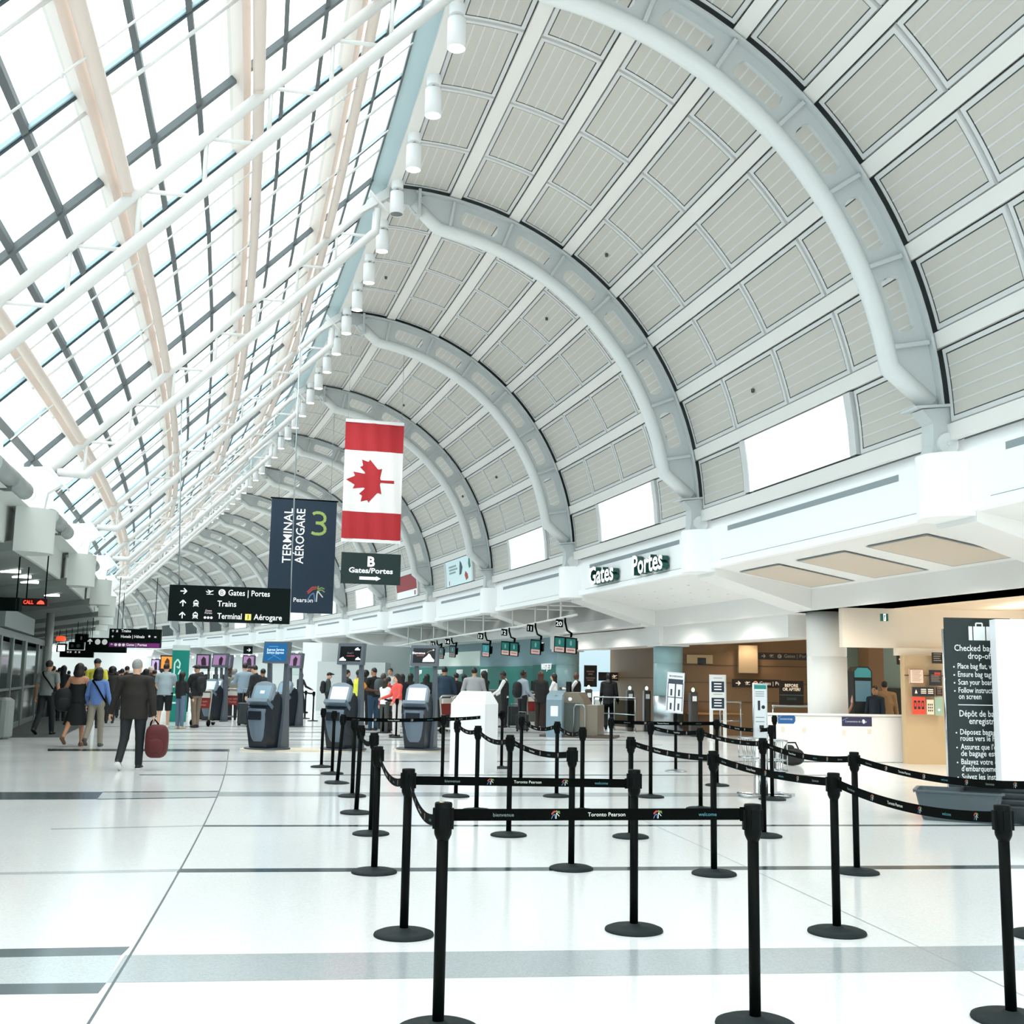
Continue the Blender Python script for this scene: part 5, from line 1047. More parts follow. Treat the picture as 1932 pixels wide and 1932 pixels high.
# ================================================================== KIOSKS
k_blue = M('kiosk_bluegrey', '#5d6d7b', .35); k_navy = M('kiosk_navy', '#141d27', .35); k_grey = M('kiosk_mast', '#5a626a', .4); k_lt = M('kiosk_bezel', '#7f8d99', .3)
k_scr = M('kiosk_screen', '#b9cbe0', .15, emit=.75); k_scr2 = M('kiosk_screen_dim', '#7d97a6', .15, emit=.35)
def kiosk(p, rz, label, header='cloud', scr=None, group='self check-in kiosks'):
    t = thing('check_in_kiosk', label, 'kiosk', p, rz, group)
    m = MB(); m.lathe([(.42, 0), (.42, .02), (.4, .03), (0, .03)], (0, .12, 0), 28, sx=1.15); m.build('base_plate', M('kiosk_base', '#3b444b', .4), t)
    # main body: side profile extruded across
    prof = [(-.2, .03), (.2, .03), (.26, .5), (.22, 1.0), (.08, 1.14), (-.12, .98), (-.27, .82), (-.3, .72), (-.26, .4)]
    m = MB(); m.prism(prof, lambda y, z: Vector((-.24+.03*(z < .3), y, z)), lambda y, z: Vector((.24-.03*(z < .3), y, z))); m.build('body', k_navy, t)
    fr = [(-.215, .16), (-.25, .28), (-.29, .45), (-.32, .62), (-.325, .74), (-.3, .8)]
    m = MB(); wd = [.15, .19, .215, .225, .235, .235]; vs = []
    for (y, z), w in zip(fr, wd): vs += [(-w, y+.05, z), (-w*.8, y, z), (0, y-.03, z), (w*.8, y, z), (w, y+.05, z)]
    m.add(vs, [(i*5+j, i*5+j+1, i*5+6+j, i*5+5+j) for i in range(5) for j in range(4)], 0, True)
    vs2 = [vs[25+j] for j in range(5)]+[(.235, -.1, .86), (-.235, -.1, .86)]; m.add(vs2, [(0, 1, 2, 3, 4, 5, 6)], 0); m.build('front_panel', k_blue, t)
    m = MB(); m.box((0, -.355, .67), (.3, .02, .17)); m.build('lower_slot', k_navy, t)
    # printer shelf
    mt = Matrix.Translation((0, -.2, .9)) @ Matrix.Rotation(math.radians(-38), 4, 'X')
    m = MB(); m.box(mt @ Vector((0, 0, 0)), (.5, .26, .08), 0, mt.to_3x3().to_4x4()); m.build('printer_shelf', k_blue, t)
    m = MB(); m.box(mt @ Vector((-.05, -.01, .04)), (.3, .16, .012), 0, mt.to_3x3().to_4x4()); m.box(mt @ Vector((.17, -.01, .045)), (.06, .08, .01), 0, mt.to_3x3().to_4x4()); m.build('card_slot', M('slot_black', '#0c1012', .4), t)
    # touch screen head
    mt = Matrix.Translation((0, -.1, 1.12)) @ Matrix.Rotation(math.radians(68), 4, 'X')
    ring = [(-.23, -.2), (.23, -.2), (.25, -.1), (.25, .12), (.2, .2), (.1, .235), (0, .245), (-.1, .235), (-.2, .2), (-.25, .12), (-.25, -.1)]
    m = MB(); m.prism(ring, lambda u, v: mt @ Vector((u, v, -.06)), lambda u, v: mt @ Vector((u*.96, v*.96, .03))); m.build('screen_head', k_lt, t)
    m = MB(); rect(m, mt, -.19, -.14, .19, .14, 0, .032); o = m.build('touch_screen', scr or k_scr, t)
    m = MB(); rect(m, mt, -.05, -.03, .05, .03, 0, .034); m.build('screen_mark', M('kiosk_mark', '#dfe8f2', .3, emit=.6), t)
    # mast and header
    m = MB(); m.prism([(.17, .03), (.46, .03), (.42, .6), (.38, 1.2), (.33, 1.75), (.29, 1.75), (.27, 1.2), (.22, .5)], lambda y, z: Vector((.2, y, z)), lambda y, z: Vector((.29, y, z))); m.build('mast', k_grey, t)
    m = MB(); m.prism([(.3, .9), (.38, .9), (.33, 1.75), (.27, 1.75)], lambda y, z: Vector((-.2, y, z)), lambda y, z: Vector((-.12, y, z))); m.build('mast', k_grey, t)
    hm = Matrix.Translation((.02, .28, 1.93)) @ Matrix.Rotation(math.radians(84), 4, 'X')
    m = MB(); m.box(hm @ Vector((0, 0, 0)), (.6, .44, .12), 0, hm.to_3x3().to_4x4()); h_ = m.build('header', k_grey, t)
    m = MB(); hw, hh = (.245, .155)
    if header == 'cloud':
        rect(m, hm, -hw, -hh, hw, hh, 0, .062)
        for cx_, cy_, s in ((.16, .1, .06), (-.17, -.11, .08), (.19, -.1, .06)): shape(m, hm, [(cx_+s*a, cy_+s*b) for a, b in ((-1, -.4), (1, -.4), (1.0, -.1), (.5, .15), (.1, .6), (-.3, .4), (-.8, .1))], 1, .064)
        m.text('Kiosk 3', .034, hm @ Matrix.Translation((0, 0, .064)), 2); rect(m, hm, -.08, -.05, .1, -.035, 3, .064)
        mats = [screen_dark, M('cloud_white', '#f4eef2', .4, emit=.8), M('hdr_grey', '#8b8b8f', .5), M('hdr_red', '#a8544a', .5, emit=.2)]
    elif header == 'bigcloud':
        rect(m, hm, -hw, -hh, hw, hh, 0, .062); shape(m, hm, [(.1+.13*a, -.08+.13*b) for a, b in ((-1, -.4), (.95, -.4), (1.0, -.1), (.55, .3), (.3, .75), (0, .95), (-.35, .5), (-.9, .1))], 1, .064)
        m.text('Bienvenue', .05, hm @ Matrix.Translation((-.12, .03, .064)), 2, bold=.02); rect(m, hm, -.17, -.01, .0, .004, 3, .064); disc(m, hm, .2, .12, .016, 1, .064, 8); stroke(m, hm, [(.06, .06), (.12, .1), (.18, .11)], .012, 4, .064)
        mats = [screen_dark, M('cloud_white'), M('hdr_white', '#efe6e6', .5, emit=.5), M('hdr_red'), M('hdr_gold', '#a98f5c', .5)]
    elif header == 'blue':
        rect(m, hm, -hw-.03, -hh-.03, hw+.03, hh+.03, 0, .062); m.text('Express Service', .05, hm @ Matrix.Translation((0, .03, .064)), 1, bold=.015, width=.42); m.text('Service Express', .05, hm @ Matrix.Translation((0, -.03, .064)), 1, bold=.015, width=.42)
        stroke(m, hm, [(-.17, -.16), (.1, .0)], .008, 2, .064); stroke(m, hm, [(-.12, -.03), (.16, -.15)], .008, 2, .064); rect(m, hm, -.17, .11, .06, .122, 2, .064)
        mats = [M('hdr_blue', '#1d5b8e', .3, emit=.35), M('hdr_pale', '#cfe6f7', .5, emit=.6), M('hdr_sky', '#5d9ac4', .5, emit=.3)]
    else:
        rect(m, hm, -hw, -hh, hw, hh, 0, .062); shape(m, hm, [(.0, -hh), (.12, -hh), (.15, .05), (.06, .12), (-.02, .02)], 1, .064); mats = [M('ad_purple'), M('ad_dark')]
    m.build('header_screen', mats, t); return t
def kpos(x, y): p = fl(x, y); return Vector((p.x, p.y, 0))
kiosk(kpos(497, 1416)+Vector((0, 0, .03)), math.radians(-24), 'self check-in kiosk with a blue Express header, left of the stanchions', 'blue', k_scr2)
kiosk(kpos(642, 1417)+Vector((0, 0, .03)), math.radians(-22), 'self check-in kiosk with small white clouds on its header, middle of the three', 'cloud')
kiosk(kpos(787, 1417)+Vector((0, 0, .03)), math.radians(-14), 'self check-in kiosk with one big white cloud on its header, rightmost', 'bigcloud')
kiosk(kpos(538, 1371), math.radians(-30), 'grey kiosk standing behind and right of the blue-header kiosk', 'photo', k_scr2, 'kiosks of the second row')
kiosk(kpos(398, 1361), math.radians(-26), 'dark kiosk with a purple face header behind the couple', 'photo', k_scr, 'kiosks of the second row')
kiosk(kpos(409, 1354), math.radians(-26), 'pale-sided kiosk right behind the dark one near the luggage carts', 'photo', k_scr, 'kiosks of the second row')
for pts, lab in ((((497, 1416), (642, 1417)), 'long cream plinth under the left and middle kiosks'), (((787, 1417), (787, 1417)), 'short cream plinth under the rightmost kiosk')):
    a, b = kpos(*pts[0])+Vector((0, .1, 0)), kpos(*pts[1])+Vector((0, .1, 0)); m = MB(); N = 16; ring = []
    for i in range(N): q = 2*PI*i/N; c = b if math.cos(q) > 0 else a; ring.append(c+Vector((.5*math.cos(q), .42*math.sin(q), 0)))
    m.add(ring+[q+Vector((0, 0, .028)) for q in ring], [tuple(range(N-1, -1, -1)), tuple(range(N, 2*N))]+[(i, (i+1) % N, N+(i+1) % N, N+i) for i in range(N)]); tag(m.build('kiosk_plinth', M('plinth_cream', '#d9cdb8', .5)), lab, 'plinth')
# white pedestal with bevelled top
p = kpos(893, 1456); t = thing('pedestal', 'tall blank white pedestal with a sloped top behind the belts', 'pedestal', p, math.radians(-20))
m = MB(); x, y, H_ = .3, .3, 1.1
m.add([(-x, -y, 0), (x, -y, 0), (x, y, 0), (-x, y, 0), (-x, -y, H_), (x, -y, H_), (x, y, H_+.0), (-x, y, H_), (-x*.9, y*.2, H_+.2), (x*.55, y*.2, H_+.2), (x*.55, y, H_+.2), (-x*.9, y, H_+.2)],
      [(3, 2, 1, 0), (0, 1, 5, 4), (1, 2, 6, 5), (2, 3, 7, 6), (3, 0, 4, 7), (4, 5, 9, 8), (5, 6, 10, 9), (6, 7, 11, 10), (7, 4, 8, 11), (8, 9, 10, 11)])
m.build('body', M('pedestal_white', '#eef0f3', .4), t); m = MB(); m.lathe([(.0, 0), (.014, .0), (0, .012)], (-.08, -.302, .7), 8, mat=Matrix.Rotation(PI/2, 3, 'X')); m.build('lock', black_p, t)
# ================================================================== RIGHT-HAND PIECES
# white service counter
a, b = kpos(1446, 1437), kpos(1850, 1440); d = (b-a).normalized(); n_ = Vector((-d.y, d.x, 0)); L = (b-a).length
t = thing('service_counter', 'long plain white service counter in front of the round white column', 'counter', a, math.atan2(d.y, d.x)); m = MB(); m.rbox((L/2, .3, .45), (L, .6, .9), .03); m.build('body', M('counter_white', '#f3f2f0', .4), t)
m = MB(); m.rbox((L/2, .3, .915), (L+.04, .66, .03), .02); m.build('worktop', M('counter_white'), t)
def sticker(x0, x1, y0, y1, pts, lab, col):
    c = at((x0+x1)/2, (y0+y1)/2, 25); 
    v = ray((x0+x1)/2, (y0+y1)/2); s_ = (a-CAM).dot(n_)/v.dot(n_); c = CAM+v*s_; w, h = (x1-x0)*c.y/FPX*1.0, (y1-y0)*c.y/FPX
    o = thing('arrow_sticker', lab, 'sticker', c-n_*.003, 0, 'blue stickers on the white counter'); mt = frame((0, 0, 0), d, (0, 0, 1)); m = MB(); m.prism([(u*w, q*h) for u, q in pts], lambda u, q: mt @ Vector((u, q, -.002)), lambda u, q: mt @ Vector((u, q, .002))); m.build('backing', col, o)
    m = MB(); m.text('Commentaires de voyage', h*.2, mt @ Matrix.Translation((-w*.03, -h*.08, .003)), 0, width=w*.72); stroke(m, mt, [(-w*.48, h*.1), (-w*.3, h*.4)], h*.05, 1, .003); m.build('lettering', [M('stick_white', '#dfe7f2', .5), M('stick_line', '#8fa6cc', .5)], o); return o, mt, w, h
sticker(1467, 1501, 1348, 1365, [(-.5, -.5), (.4, -.5), (.5, -.2), (.5, .2), (.4, .5), (-.5, .5)], 'bright blue pointed sticker at the left end of the white counter', M('stick_blue', '#1f5d9b', .4))
o, mt, w, h = sticker(1587, 1646, 1353, 1370, [(-.5, -.5), (.5, -.5), (.5, .5), (-.5, .5)], 'dark purple rectangular sticker with a white map mark on the white counter', M('stick_purple', '#2f2c52', .4))
m = MB(); shape(m, mt, [(w*.2, -h*.2), (w*.25, -h*.2), (w*.27, h*.1), (w*.23, h*.25), (w*.18, h*.2)], 0, .0035); m.build('map_mark', sign_white, o)
sticker(1715, 1786, 1355, 1371, [(-.5, -.5), (.5, -.5), (.5, -.35), (.25, .5), (-.25, .5), (-.5, -.4)], 'navy trapezoid sticker on the white counter beside the baggage sign', M('stick_navy', '#26315c', .4))
for x, y in ((1477, 1376), (1517, 1378), (1592, 1382), (1640, 1380)):
    v = ray(x, y); c = CAM+v*((a-CAM).dot(n_)/v.dot(n_)); m = MB(); m.box((0, 0, 0), (.07, .012, .1)); o = tag(m.build('outlet_plate', M('outlet', '#eadfd2', .5)), 'small cream outlet plate on the white counter', 'outlet', 'outlet plates on the white counter'); o.location = c-n_*.006; o.rotation_euler = (0, 0, math.atan2(d.y, d.x))
# charcoal baggage drop-off sign on its pole
Yb = 15.0; a0, b0 = at(1776, 1165, Yb), at(1794, 1487, Yb); w = 124*Yb/FPX; h = a0.z-b0.z; c = Vector((a0.x+w/2+.03, Yb, (a0.z+b0.z)/2))
t, mt = signboard('baggage_sign', 'tall charcoal Checked baggage drop-off sign with a suitcase symbol', 'sign', c, w, h, .03, M('bag_sign', '#1d2b2a', .45), (0, -1, 0))
m = MB(); sc = Yb/FPX; ty = lambda y: (1326-y)*sc*1.0
def line(s, y, x=0, al='CENTER', sz=11.5, wd=None): m.text(s, sz*sc, mt @ Matrix.Translation((x*sc, ty(y), 0)), 0, al, bold=.012, width=wd*sc if wd else None)
X0 = -50
line('Checked baggage', 1231, 3, 'CENTER', 12, 96); line('drop-off', 1245.5, 3, 'CENTER', 12, 46)
for s_, y, wd in (('Place bag flat, wheels up', 1264, 118), ('Ensure bag tag is visible', 1279, 112), ('Scan your boarding pass', 1293.5, 112), ('Follow instructions', 1308.5, 80), ('on screen', 1320, 42)):
    line(s_, y, X0+10, 'LEFT', 10.5, min(wd, 100)); 
    if s_ != 'on screen': disc(m, mt, (X0+3)*sc, ty(y-3), 1.5*sc, 0, 0, 10)
rect(m, mt, (X0+8)*sc, ty(1331.5), 56*sc, ty(1330)); line('Dépôt de bagages', 1352, 6, 'CENTER', 12, 92); line('enregistrés', 1365.5, 6, 'CENTER', 12, 57)
for s_, y, wd in (('Déposez bagage à plat,', 1385, 100), ('roues vers le haut', 1396.5, 78), ("Assurez que l'étiquette", 1412, 100), ('de bagage est visible', 1424, 98), ('Balayez votre carte', 1439, 84), ("d'embarquement", 1451.5, 74), ('Suivez les instructions', 1466, 100), ("à l'écran", 1479, 38)):
    line(s_, y, X0+10, 'LEFT', 10.5, wd)
    if s_[0] in 'DABS': disc(m, mt, (X0+3)*sc, ty(y-3), 1.5*sc, 0, 0, 10)
m.build('lettering', M('sign_text', '#e6eceb', .5, emit=.2), t)
m = MB(); cx_, cy_ = 3*sc, ty(1197)
for x0, x1 in ((-20, -13), (-11, 11), (13, 20)): rect(m, mt, cx_+x0*sc, cy_-14*sc, cx_+x1*sc, cy_+12*sc)
for pts in ([(-6, 12), (-6, 18), (6, 18), (6, 12)],): stroke(m, mt, [(cx_+u*sc, cy_+v*sc) for u, v in pts], 2.6*sc)
m.build('suitcase_symbol', M('sign_text'), t)
m = MB(); m.tube([Vector((-w/2-.02, 0, h/2-.15)), Vector((-w/2-.02, 0, -c.z+.02))], .014, 8); m.lathe([(.2, 0), (.2, .01), (.02, .02)], (-w/2-.02, 0, -c.z), 20); m.build('pole', chrome, t)
# stacked grey trays on the floor
tray_m = M('tray_grey', '#2b3336', .45); tray_b = M('tray_bluegrey', '#465358', .45)
def tray(p, rz, label, L=.78, Wd=.52, Hh=.2, mat=None):
    t = thing('baggage_tray', label, 'tray', p, rz, 'grey plastic baggage trays'); m = MB(); n = 6
    def ringp(sx, sy, z, r=.06):
        out = []
        for cx_, cy_, a0 in ((sx-r, sy-r, 0), (-sx+r, sy-r, 90), (-sx+r, -sy+r, 180), (sx-r, -sy+r, 270)):
            for i in range(n): q = math.radians(a0+90*i/(n-1)); out.append(Vector((cx_+r*math.cos(q), cy_+r*math.sin(q), z)))
        return out
    x, y = L/2, Wd/2; rs = [ringp(x*.82, y*.8, .0), ringp(x*.85, y*.83, .03), ringp(x*.98, y*.97, Hh-.02), ringp(x*1.03, y*1.04, Hh-.02), ringp(x*1.03, y*1.04, Hh), ringp(x*.95, y*.94, Hh), ringp(x*.82, y*.8, .03)]
    N = 4*n; vs = [q for r in rs for q in r]; m.add(vs, [tuple(range(N-1, -1, -1)), tuple(range(6*N, 7*N))]+[(l*N+i, l*N+(i+1) % N, (l+1)*N+(i+1) % N, (l+1)*N+i) for l in range(6) for i in range(N)])
    m.build('shell', mat or tray_m, t); m = MB()
    for s in (-1, 1): m.box((s*x*1.035, 0, Hh-.03), (.012, .2, .03))
    m.build('handle', M('tray_handle', '#171c1e', .5), t); return t
pA = kpos(1812, 1547); pB = kpos(1893, 1549)
tray(pA, math.radians(-24), 'single blue grey tray on the floor left of the tray stack', .95, .62, .34, tray_b)
for i in range(4): tray(pB+Vector((0, 0, .001+.07*i)), math.radians(-24+i), ['lowest', 'second', 'third', 'topmost'][i]+' grey tray of the stack below the baggage sign', .85, .6, .2)
# chrome bag sizer with a narrow sign
p = kpos(1440, 1503); t = thing('bag_sizer', 'chrome wire bag sizer with a tall narrow white sign', 'bag sizer', p, math.radians(8)); 
m = MB()
for s in (-1, 1):
    m.tube([(s*.04, -.1, .02), (s*.3, -.22, .03), (s*.33, .0, .03), (s*.3, .16, .03), (s*.04, .08, .02)], .014, 8)
    m.tube([(s*.05, 0, .02), (s*.05, 0, .5)], .02, 8)
m.build('foot_frame', chrome, t); m = MB(); m.box((.12, -.05, .012), (.34, .28, .015)); m.build('base_plate', M('sizer_plate', '#2a2f30', .4), t)
for s, z0 in ((-1, .36), (1, .33)):
    m = MB()
    for i in range(4):
        x = s*(.1+.065*i)
        for y in (-.14, .12): m.tube([(x, y, z0+.02), (x, y, z0+.42)], .007, 6)
        m.tube([(x, -.14, z0+.02), (x, .12, z0+.02)], .007, 6)
    for z in (z0+.02, z0+.16, z0+.42):
        m.tube([(s*.1, -.14, z), (s*.295, -.14, z), (s*.295, .12, z), (s*.1, .12, z)], .009, 6)
    m.build('wire_basket', chrome, t)
sw, z0, z1 = .185, .78, at(1434, 1292, p.y).z
m = MB(); m.box((-.035, -.02, (z0+z1)/2), (sw, .025, z1-z0)); m.build('sign_panel', M('sizer_sign', '#dfe4e7', .4), t)
m = MB(); m.tube([(-.035-sw/2, -.02, .02), (-.035-sw/2, -.02, z1+.01), (-.035+sw/2, -.02, z1+.01), (-.035+sw/2, -.02, .3)], .013, 8); m.build('sign_frame', chrome, t)
m = MB(); mt = frame(Vector((-.035, -.034, (z0+z1)/2)), (1, 0, 0), (0, 0, 1)); hh = z1-z0; rect(m, mt, -sw*.48, hh*.42, sw*.48, hh*.495, 0); rect(m, mt, -sw*.2, hh*.02, -sw*.02, hh*.2, 1); disc(m, mt, sw*.22, hh*.08, .026, 1, 0, 12); rect(m, mt, -sw*.1, -hh*.32, sw*.25, -hh*.26, 1)
for y in (.36, .32, .28, -.12, -.2): rect(m, mt, -sw*.38, hh*y, sw*.3, hh*(y+.015), 2)
m.build('print', [M('totem_green'), M('print_black', '#1a2024', .5), M('print_grey', '#8b9397', .6)], t)
# sign stand on a post, and the two-panel stand
p = kpos(1275, 1456); t = thing('sign_stand', 'black post with a tilted white boarding notice frame and a silver base', 'sign stand', p)
m = MB(); m.lathe([(.185, 0), (.185, .012), (.12, .03), (.03, .045)], n=28); m.build('base', M('silver_base', '#9aa1a4', .3, .8), t); m = MB(); m.lathe([(.026, .03), (.026, 1.04)], n=16); m.build('pole', black_metal, t); m = MB(); m.lathe([(.04, .84), (.04, .97), (0, .97)], n=18); m.build('head', black_p, t)
za, zb = at(1258, 1268, p.y).z, at(1290, 1346, p.y).z; mt = Matrix.Translation((-.01, -.01, (za+zb)/2)) @ Matrix.Rotation(math.radians(4), 4, 'Y') @ Matrix.Rotation(math.radians(90-7), 4, 'X'); w, h = .3, za-zb
m = MB(); m.box(mt @ Vector((0, 0, 0)), (w, h, .03), 0, mt.to_3x3().to_4x4()); m.build('frame', M('frame_silver', '#c9cdd3', .3, .5), t)
m = MB(); rect(m, mt, -w*.45, -h*.47, w*.45, h*.47, 0, .016); rect(m, mt, -w*.42, h*.24, w*.42, h*.33, 1, .0175); rect(m, mt, -w*.44, -h*.45, w*.44, h*.24, 1, .017)
for sx in (-1, 1):
    for sy, hh in ((.04, .17), (-.3, .3)): x0 = sx*w*.22; rect(m, mt, x0-w*.18, h*(sy-.15), x0+w*.18, h*(sy+.17), 0, .0182); rect(m, mt, x0-w*.06, h*(sy-.12), x0+w*.05, h*(sy+.04), 1, .019)
m.text('BOARDING', .03, mt @ Matrix.Translation((0, h*.38, .0182)), 1, bold=.03, width=w*.75); m.build('notice', [paper_white, M('print_slate', '#39414f', .5)], t)
p = kpos(1357, 1397); t = thing('sign_stand', 'white stand with two dark blue notices right of the silver-based sign post', 'sign stand', p); za, zb = at(1352, 1273, p.y).z, at(1352, 1340, p.y).z; w, h = .4, za-zb; zc = (za+zb)/2
m = MB(); m.box((-.03, 0, zc), (w, .03, h)); m.build('panel', paper_white, t); m = MB()
for x in (-.2, .16): m.box((x, .04, .86), (.09, .03, 1.72))
m.box((-.02, .04, .02), (.5, .4, .03)); m.build('leg_frame', M('stand_white', '#dfe3e4', .4), t)
m = MB(); mt = frame(Vector((-.03, -.017, zc)), (1, 0, 0), (0, 0, 1))
for sy in (.16, -.3):
    rect(m, mt, -w*.42, h*(sy-.15), w*.42, h*(sy+.15), 0)
    for j in range(3): rect(m, mt, -w*.25, h*(sy+.07-.08*j), w*.25, h*(sy+.1-.08*j), 1, .001)
for sy in (.4, -.06): rect(m, mt, -w*.3, h*sy, w*.3, h*(sy+.015), 2)
m.build('notices', [M('notice_navy', '#1e3044', .5), sign_white, M('print_grey')], t)
# black duffel bag at the foot of the counter
def softbox(m, c, s, mi=0, e=2.6, n=10):   # superellipsoid lump
    def f(w, p): return math.copysign(abs(w)**p, w)
    vs, fs = [], []
    for i in range(n+1):
        v = -PI/2+PI*i/n
        for j in range(2*n): u = PI*j/n; vs.append(Vector(c)+Vector((s[0]*f(math.cos(v), 2/e)*f(math.cos(u), 2/e), s[1]*f(math.cos(v), 2/e)*f(math.sin(u), 2/e), s[2]*f(math.sin(v), 2/e))))
    for i in range(n):
        for j in range(2*n): fs.append((i*2*n+j, i*2*n+(j+1) % (2*n), (i+1)*2*n+(j+1) % (2*n), (i+1)*2*n+j))
    m.add(vs, fs, mi, True)
p = kpos(1494, 1444); t = thing('duffel_bag', 'black duffel bag on the floor before the white counter', 'bag', p, .2); m = MB(); softbox(m, (0, 0, .16), (.24, .15, .16)); softbox(m, (-.05, 0, .3), (.1, .08, .08)); m.build('body', M('bag_black', '#15191a', .7), t); m = MB(); m.tube([(-.15, 0, .3), (-.08, 0, .42), (.08, 0, .42), (.15, 0, .28)], .012, 6); m.build('handle', black_belt, t)
# ================================================================== CARTS AND LUGGAGE
cart_red = M('cart_red', '#8e2f2c', .5); cart_m = M('cart_steel', '#b7b2aa', .35, .7)
def cart(p, rz, label, txt=True):
    t = thing('luggage_cart', label, 'luggage cart', p, rz, 'luggage carts'); m = MB()
    for s in (-1, 1): m.tube([(s*.26, -.1, .12), (s*.28, -.02, .95), (s*.28, -.1, 1.02)], .022, 8); m.tube([(s*.25, -.1, .14), (s*.16, .75, .12)], .02, 8)
    m.tube([(-.28, -.1, 1.02), (.28, -.1, 1.02)], .025, 8); m.tube([(-.27, -.05, .55), (.27, -.05, .55)], .015, 6); m.tube([(-.16, .75, .12), (.16, .75, .12)], .02, 6); m.build('frame', cart_m, t)
    m = MB(); m.box((0, -.06, .66), (.5, .03, .3)); m.build('ad_panel', cart_red, t); m = MB(); m.box((0, -.05, .88), (.5, .1, .14)); m.build('tray', M('cart_tray', '#d6d2c8', .5), t)
    if txt: m = MB(); mt = frame(Vector((0, -.077, .66)), (1, 0, 0), (0, 0, 1)); m.text('Free cart', .07, mt @ Matrix.Translation((0, .02, 0)), 0, width=.36); m.text('Chariot', .07, mt @ Matrix.Translation((0, -.08, 0)), 0, width=.28); m.build('lettering', M('cart_pink', '#d9a79e', .5), t)
    for x, y in ((-.26, -.1), (.26, -.1), (0, .72)): m = MB(); m.lathe([(.085, -.025), (.095, -.015), (.095, .015), (.085, .025)], (x, y, .095), 16, mat=Matrix.Rotation(PI/2, 3, 'Y')); m.build('wheel', black_p, t)
    return t
cart(kpos(380, 1370), math.radians(-12), 'luggage cart with a red panel pushed by the man in khaki trousers')
cart(kpos(437, 1360), math.radians(-5), 'luggage cart with a red panel before the man in black')
cart(kpos(1006, 1372), math.radians(35), 'luggage cart with a red panel beside the plaid-shirt man', False)
for i, (x, y) in enumerate(((838, 1384), (862, 1385))): cart(kpos(x, y), math.radians(60), ['empty pale cart left of the white pedestal, in front of the dark teal jacket', 'empty pale cart touching the white pedestal edge'][i], False)
def suitcase(p, rz, label, col, s=(.44, .26, .62), ext=False):
    t = thing('suitcase', label, 'suitcase', p, rz, 'suitcases'); m = MB(); m.rbox((0, 0, s[2]/2+.05), s, .05); m.build('shell', M('case_'+col, col, .5), t); m = MB()
    for q in (-1, 1): m.box((q*s[0]*.3, -s[1]/2-.002, s[2]/2+.05), (.02, .01, s[2]*.9))
    m.build('ribs', M('case_rib', '#3a4144', .5), t); m = MB(); z = s[2]+.05; e = .4 if ext else .06; m.tube([(-.1, 0, z), (-.1, 0, z+e), (.1, 0, z+e), (.1, 0, z)], .011, 6); m.build('handle', steel, t)
    for x in (-1, 1):
        for y in (-1, 1): m = MB(); m.lathe([(.03, -.012), (.03, .012)], (x*s[0]*.4, y*s[1]*.4, .03), 10, mat=Matrix.Rotation(PI/2, 3, 'Y')); m.build('wheel', black_p, t)
    return t
suitcase(kpos(462, 1369), 0, 'dark suitcase with silver bands behind the man in the light blue shirt', '#2a3236', ext=True)
suitcase(kpos(970, 1372), .2, 'dark suitcase on the floor beside the clerk in the black vest', '#1e2426')
suitcase(kpos(1022, 1373), .3, 'brown suitcase beside the woman with long brown hair', '#3b2a22', (.42, .28, .7))
suitcase(kpos(985, 1380), -.1, 'small black case at the feet of the plaid-shirt man', '#141819', (.36, .22, .45))
suitcase(kpos(731, 1382), .1, 'dark maroon suitcase beside the child in white', '#2a1618', (.4, .26, .5))
# ================================================================== PEOPLE
def surface_nets(F, org, h):
    S = F < 0; nx, ny, nz = F.shape
    c = np.zeros((nx-1, ny-1, nz-1), np.int8)
    for dx in (0, 1):
        for dy in (0, 1):
            for dz in (0, 1): c += S[dx:nx-1+dx, dy:ny-1+dy, dz:nz-1+dz]
    act = (c > 0) & (c < 8); I = np.argwhere(act); idx = -np.ones(act.shape, np.int64); idx[act] = np.arange(len(I))
    acc = np.zeros((len(I), 3)); cnt = np.zeros(len(I))
    corners = [(a, b, d) for a in (0, 1) for b in (0, 1) for d in (0, 1)]
    for a in corners:
        for b in corners:
            if sum(abs(p-q) for p, q in zip(a, b)) != 1 or a > b: continue
            fa = F[I[:, 0]+a[0], I[:, 1]+a[1], I[:, 2]+a[2]]; fb_ = F[I[:, 0]+b[0], I[:, 1]+b[1], I[:, 2]+b[2]]
            ok = (fa < 0) != (fb_ < 0); t = np.where(ok, fa/np.where(ok, fa-fb_, 1), 0)
            p = np.array(a)+t[:, None]*(np.array(b)-np.array(a)); acc[ok] += p[ok]; cnt[ok] += 1
    V = org+h*(I+acc/cnt[:, None]); Q = []
    for ax in range(3):
        u, v = (ax+1) % 3, (ax+2) % 3
        sl0 = [slice(None)]*3; sl1 = [slice(None)]*3; sl0[ax] = slice(0, -1); sl1[ax] = slice(1, None)
        A, B = S[tuple(sl0)], S[tuple(sl1)]; E = np.argwhere(A != B)
        ok = (E[:, u] > 0) & (E[:, v] > 0) & (E[:, u] < F.shape[u]-1) & (E[:, v] < F.shape[v]-1); E = E[ok]
        fl_ = A[E[:, 0], E[:, 1], E[:, 2]]
        def g(du, dv):
            q = E.copy(); q[:, u] -= du; q[:, v] -= dv; return idx[q[:, 0], q[:, 1], q[:, 2]]
        q = np.stack([g(1, 1), g(0, 1), g(0, 0), g(1, 0)], 1); q[~fl_] = q[~fl_][:, ::-1]; Q.append(q)
    return V, np.concatenate(Q), I
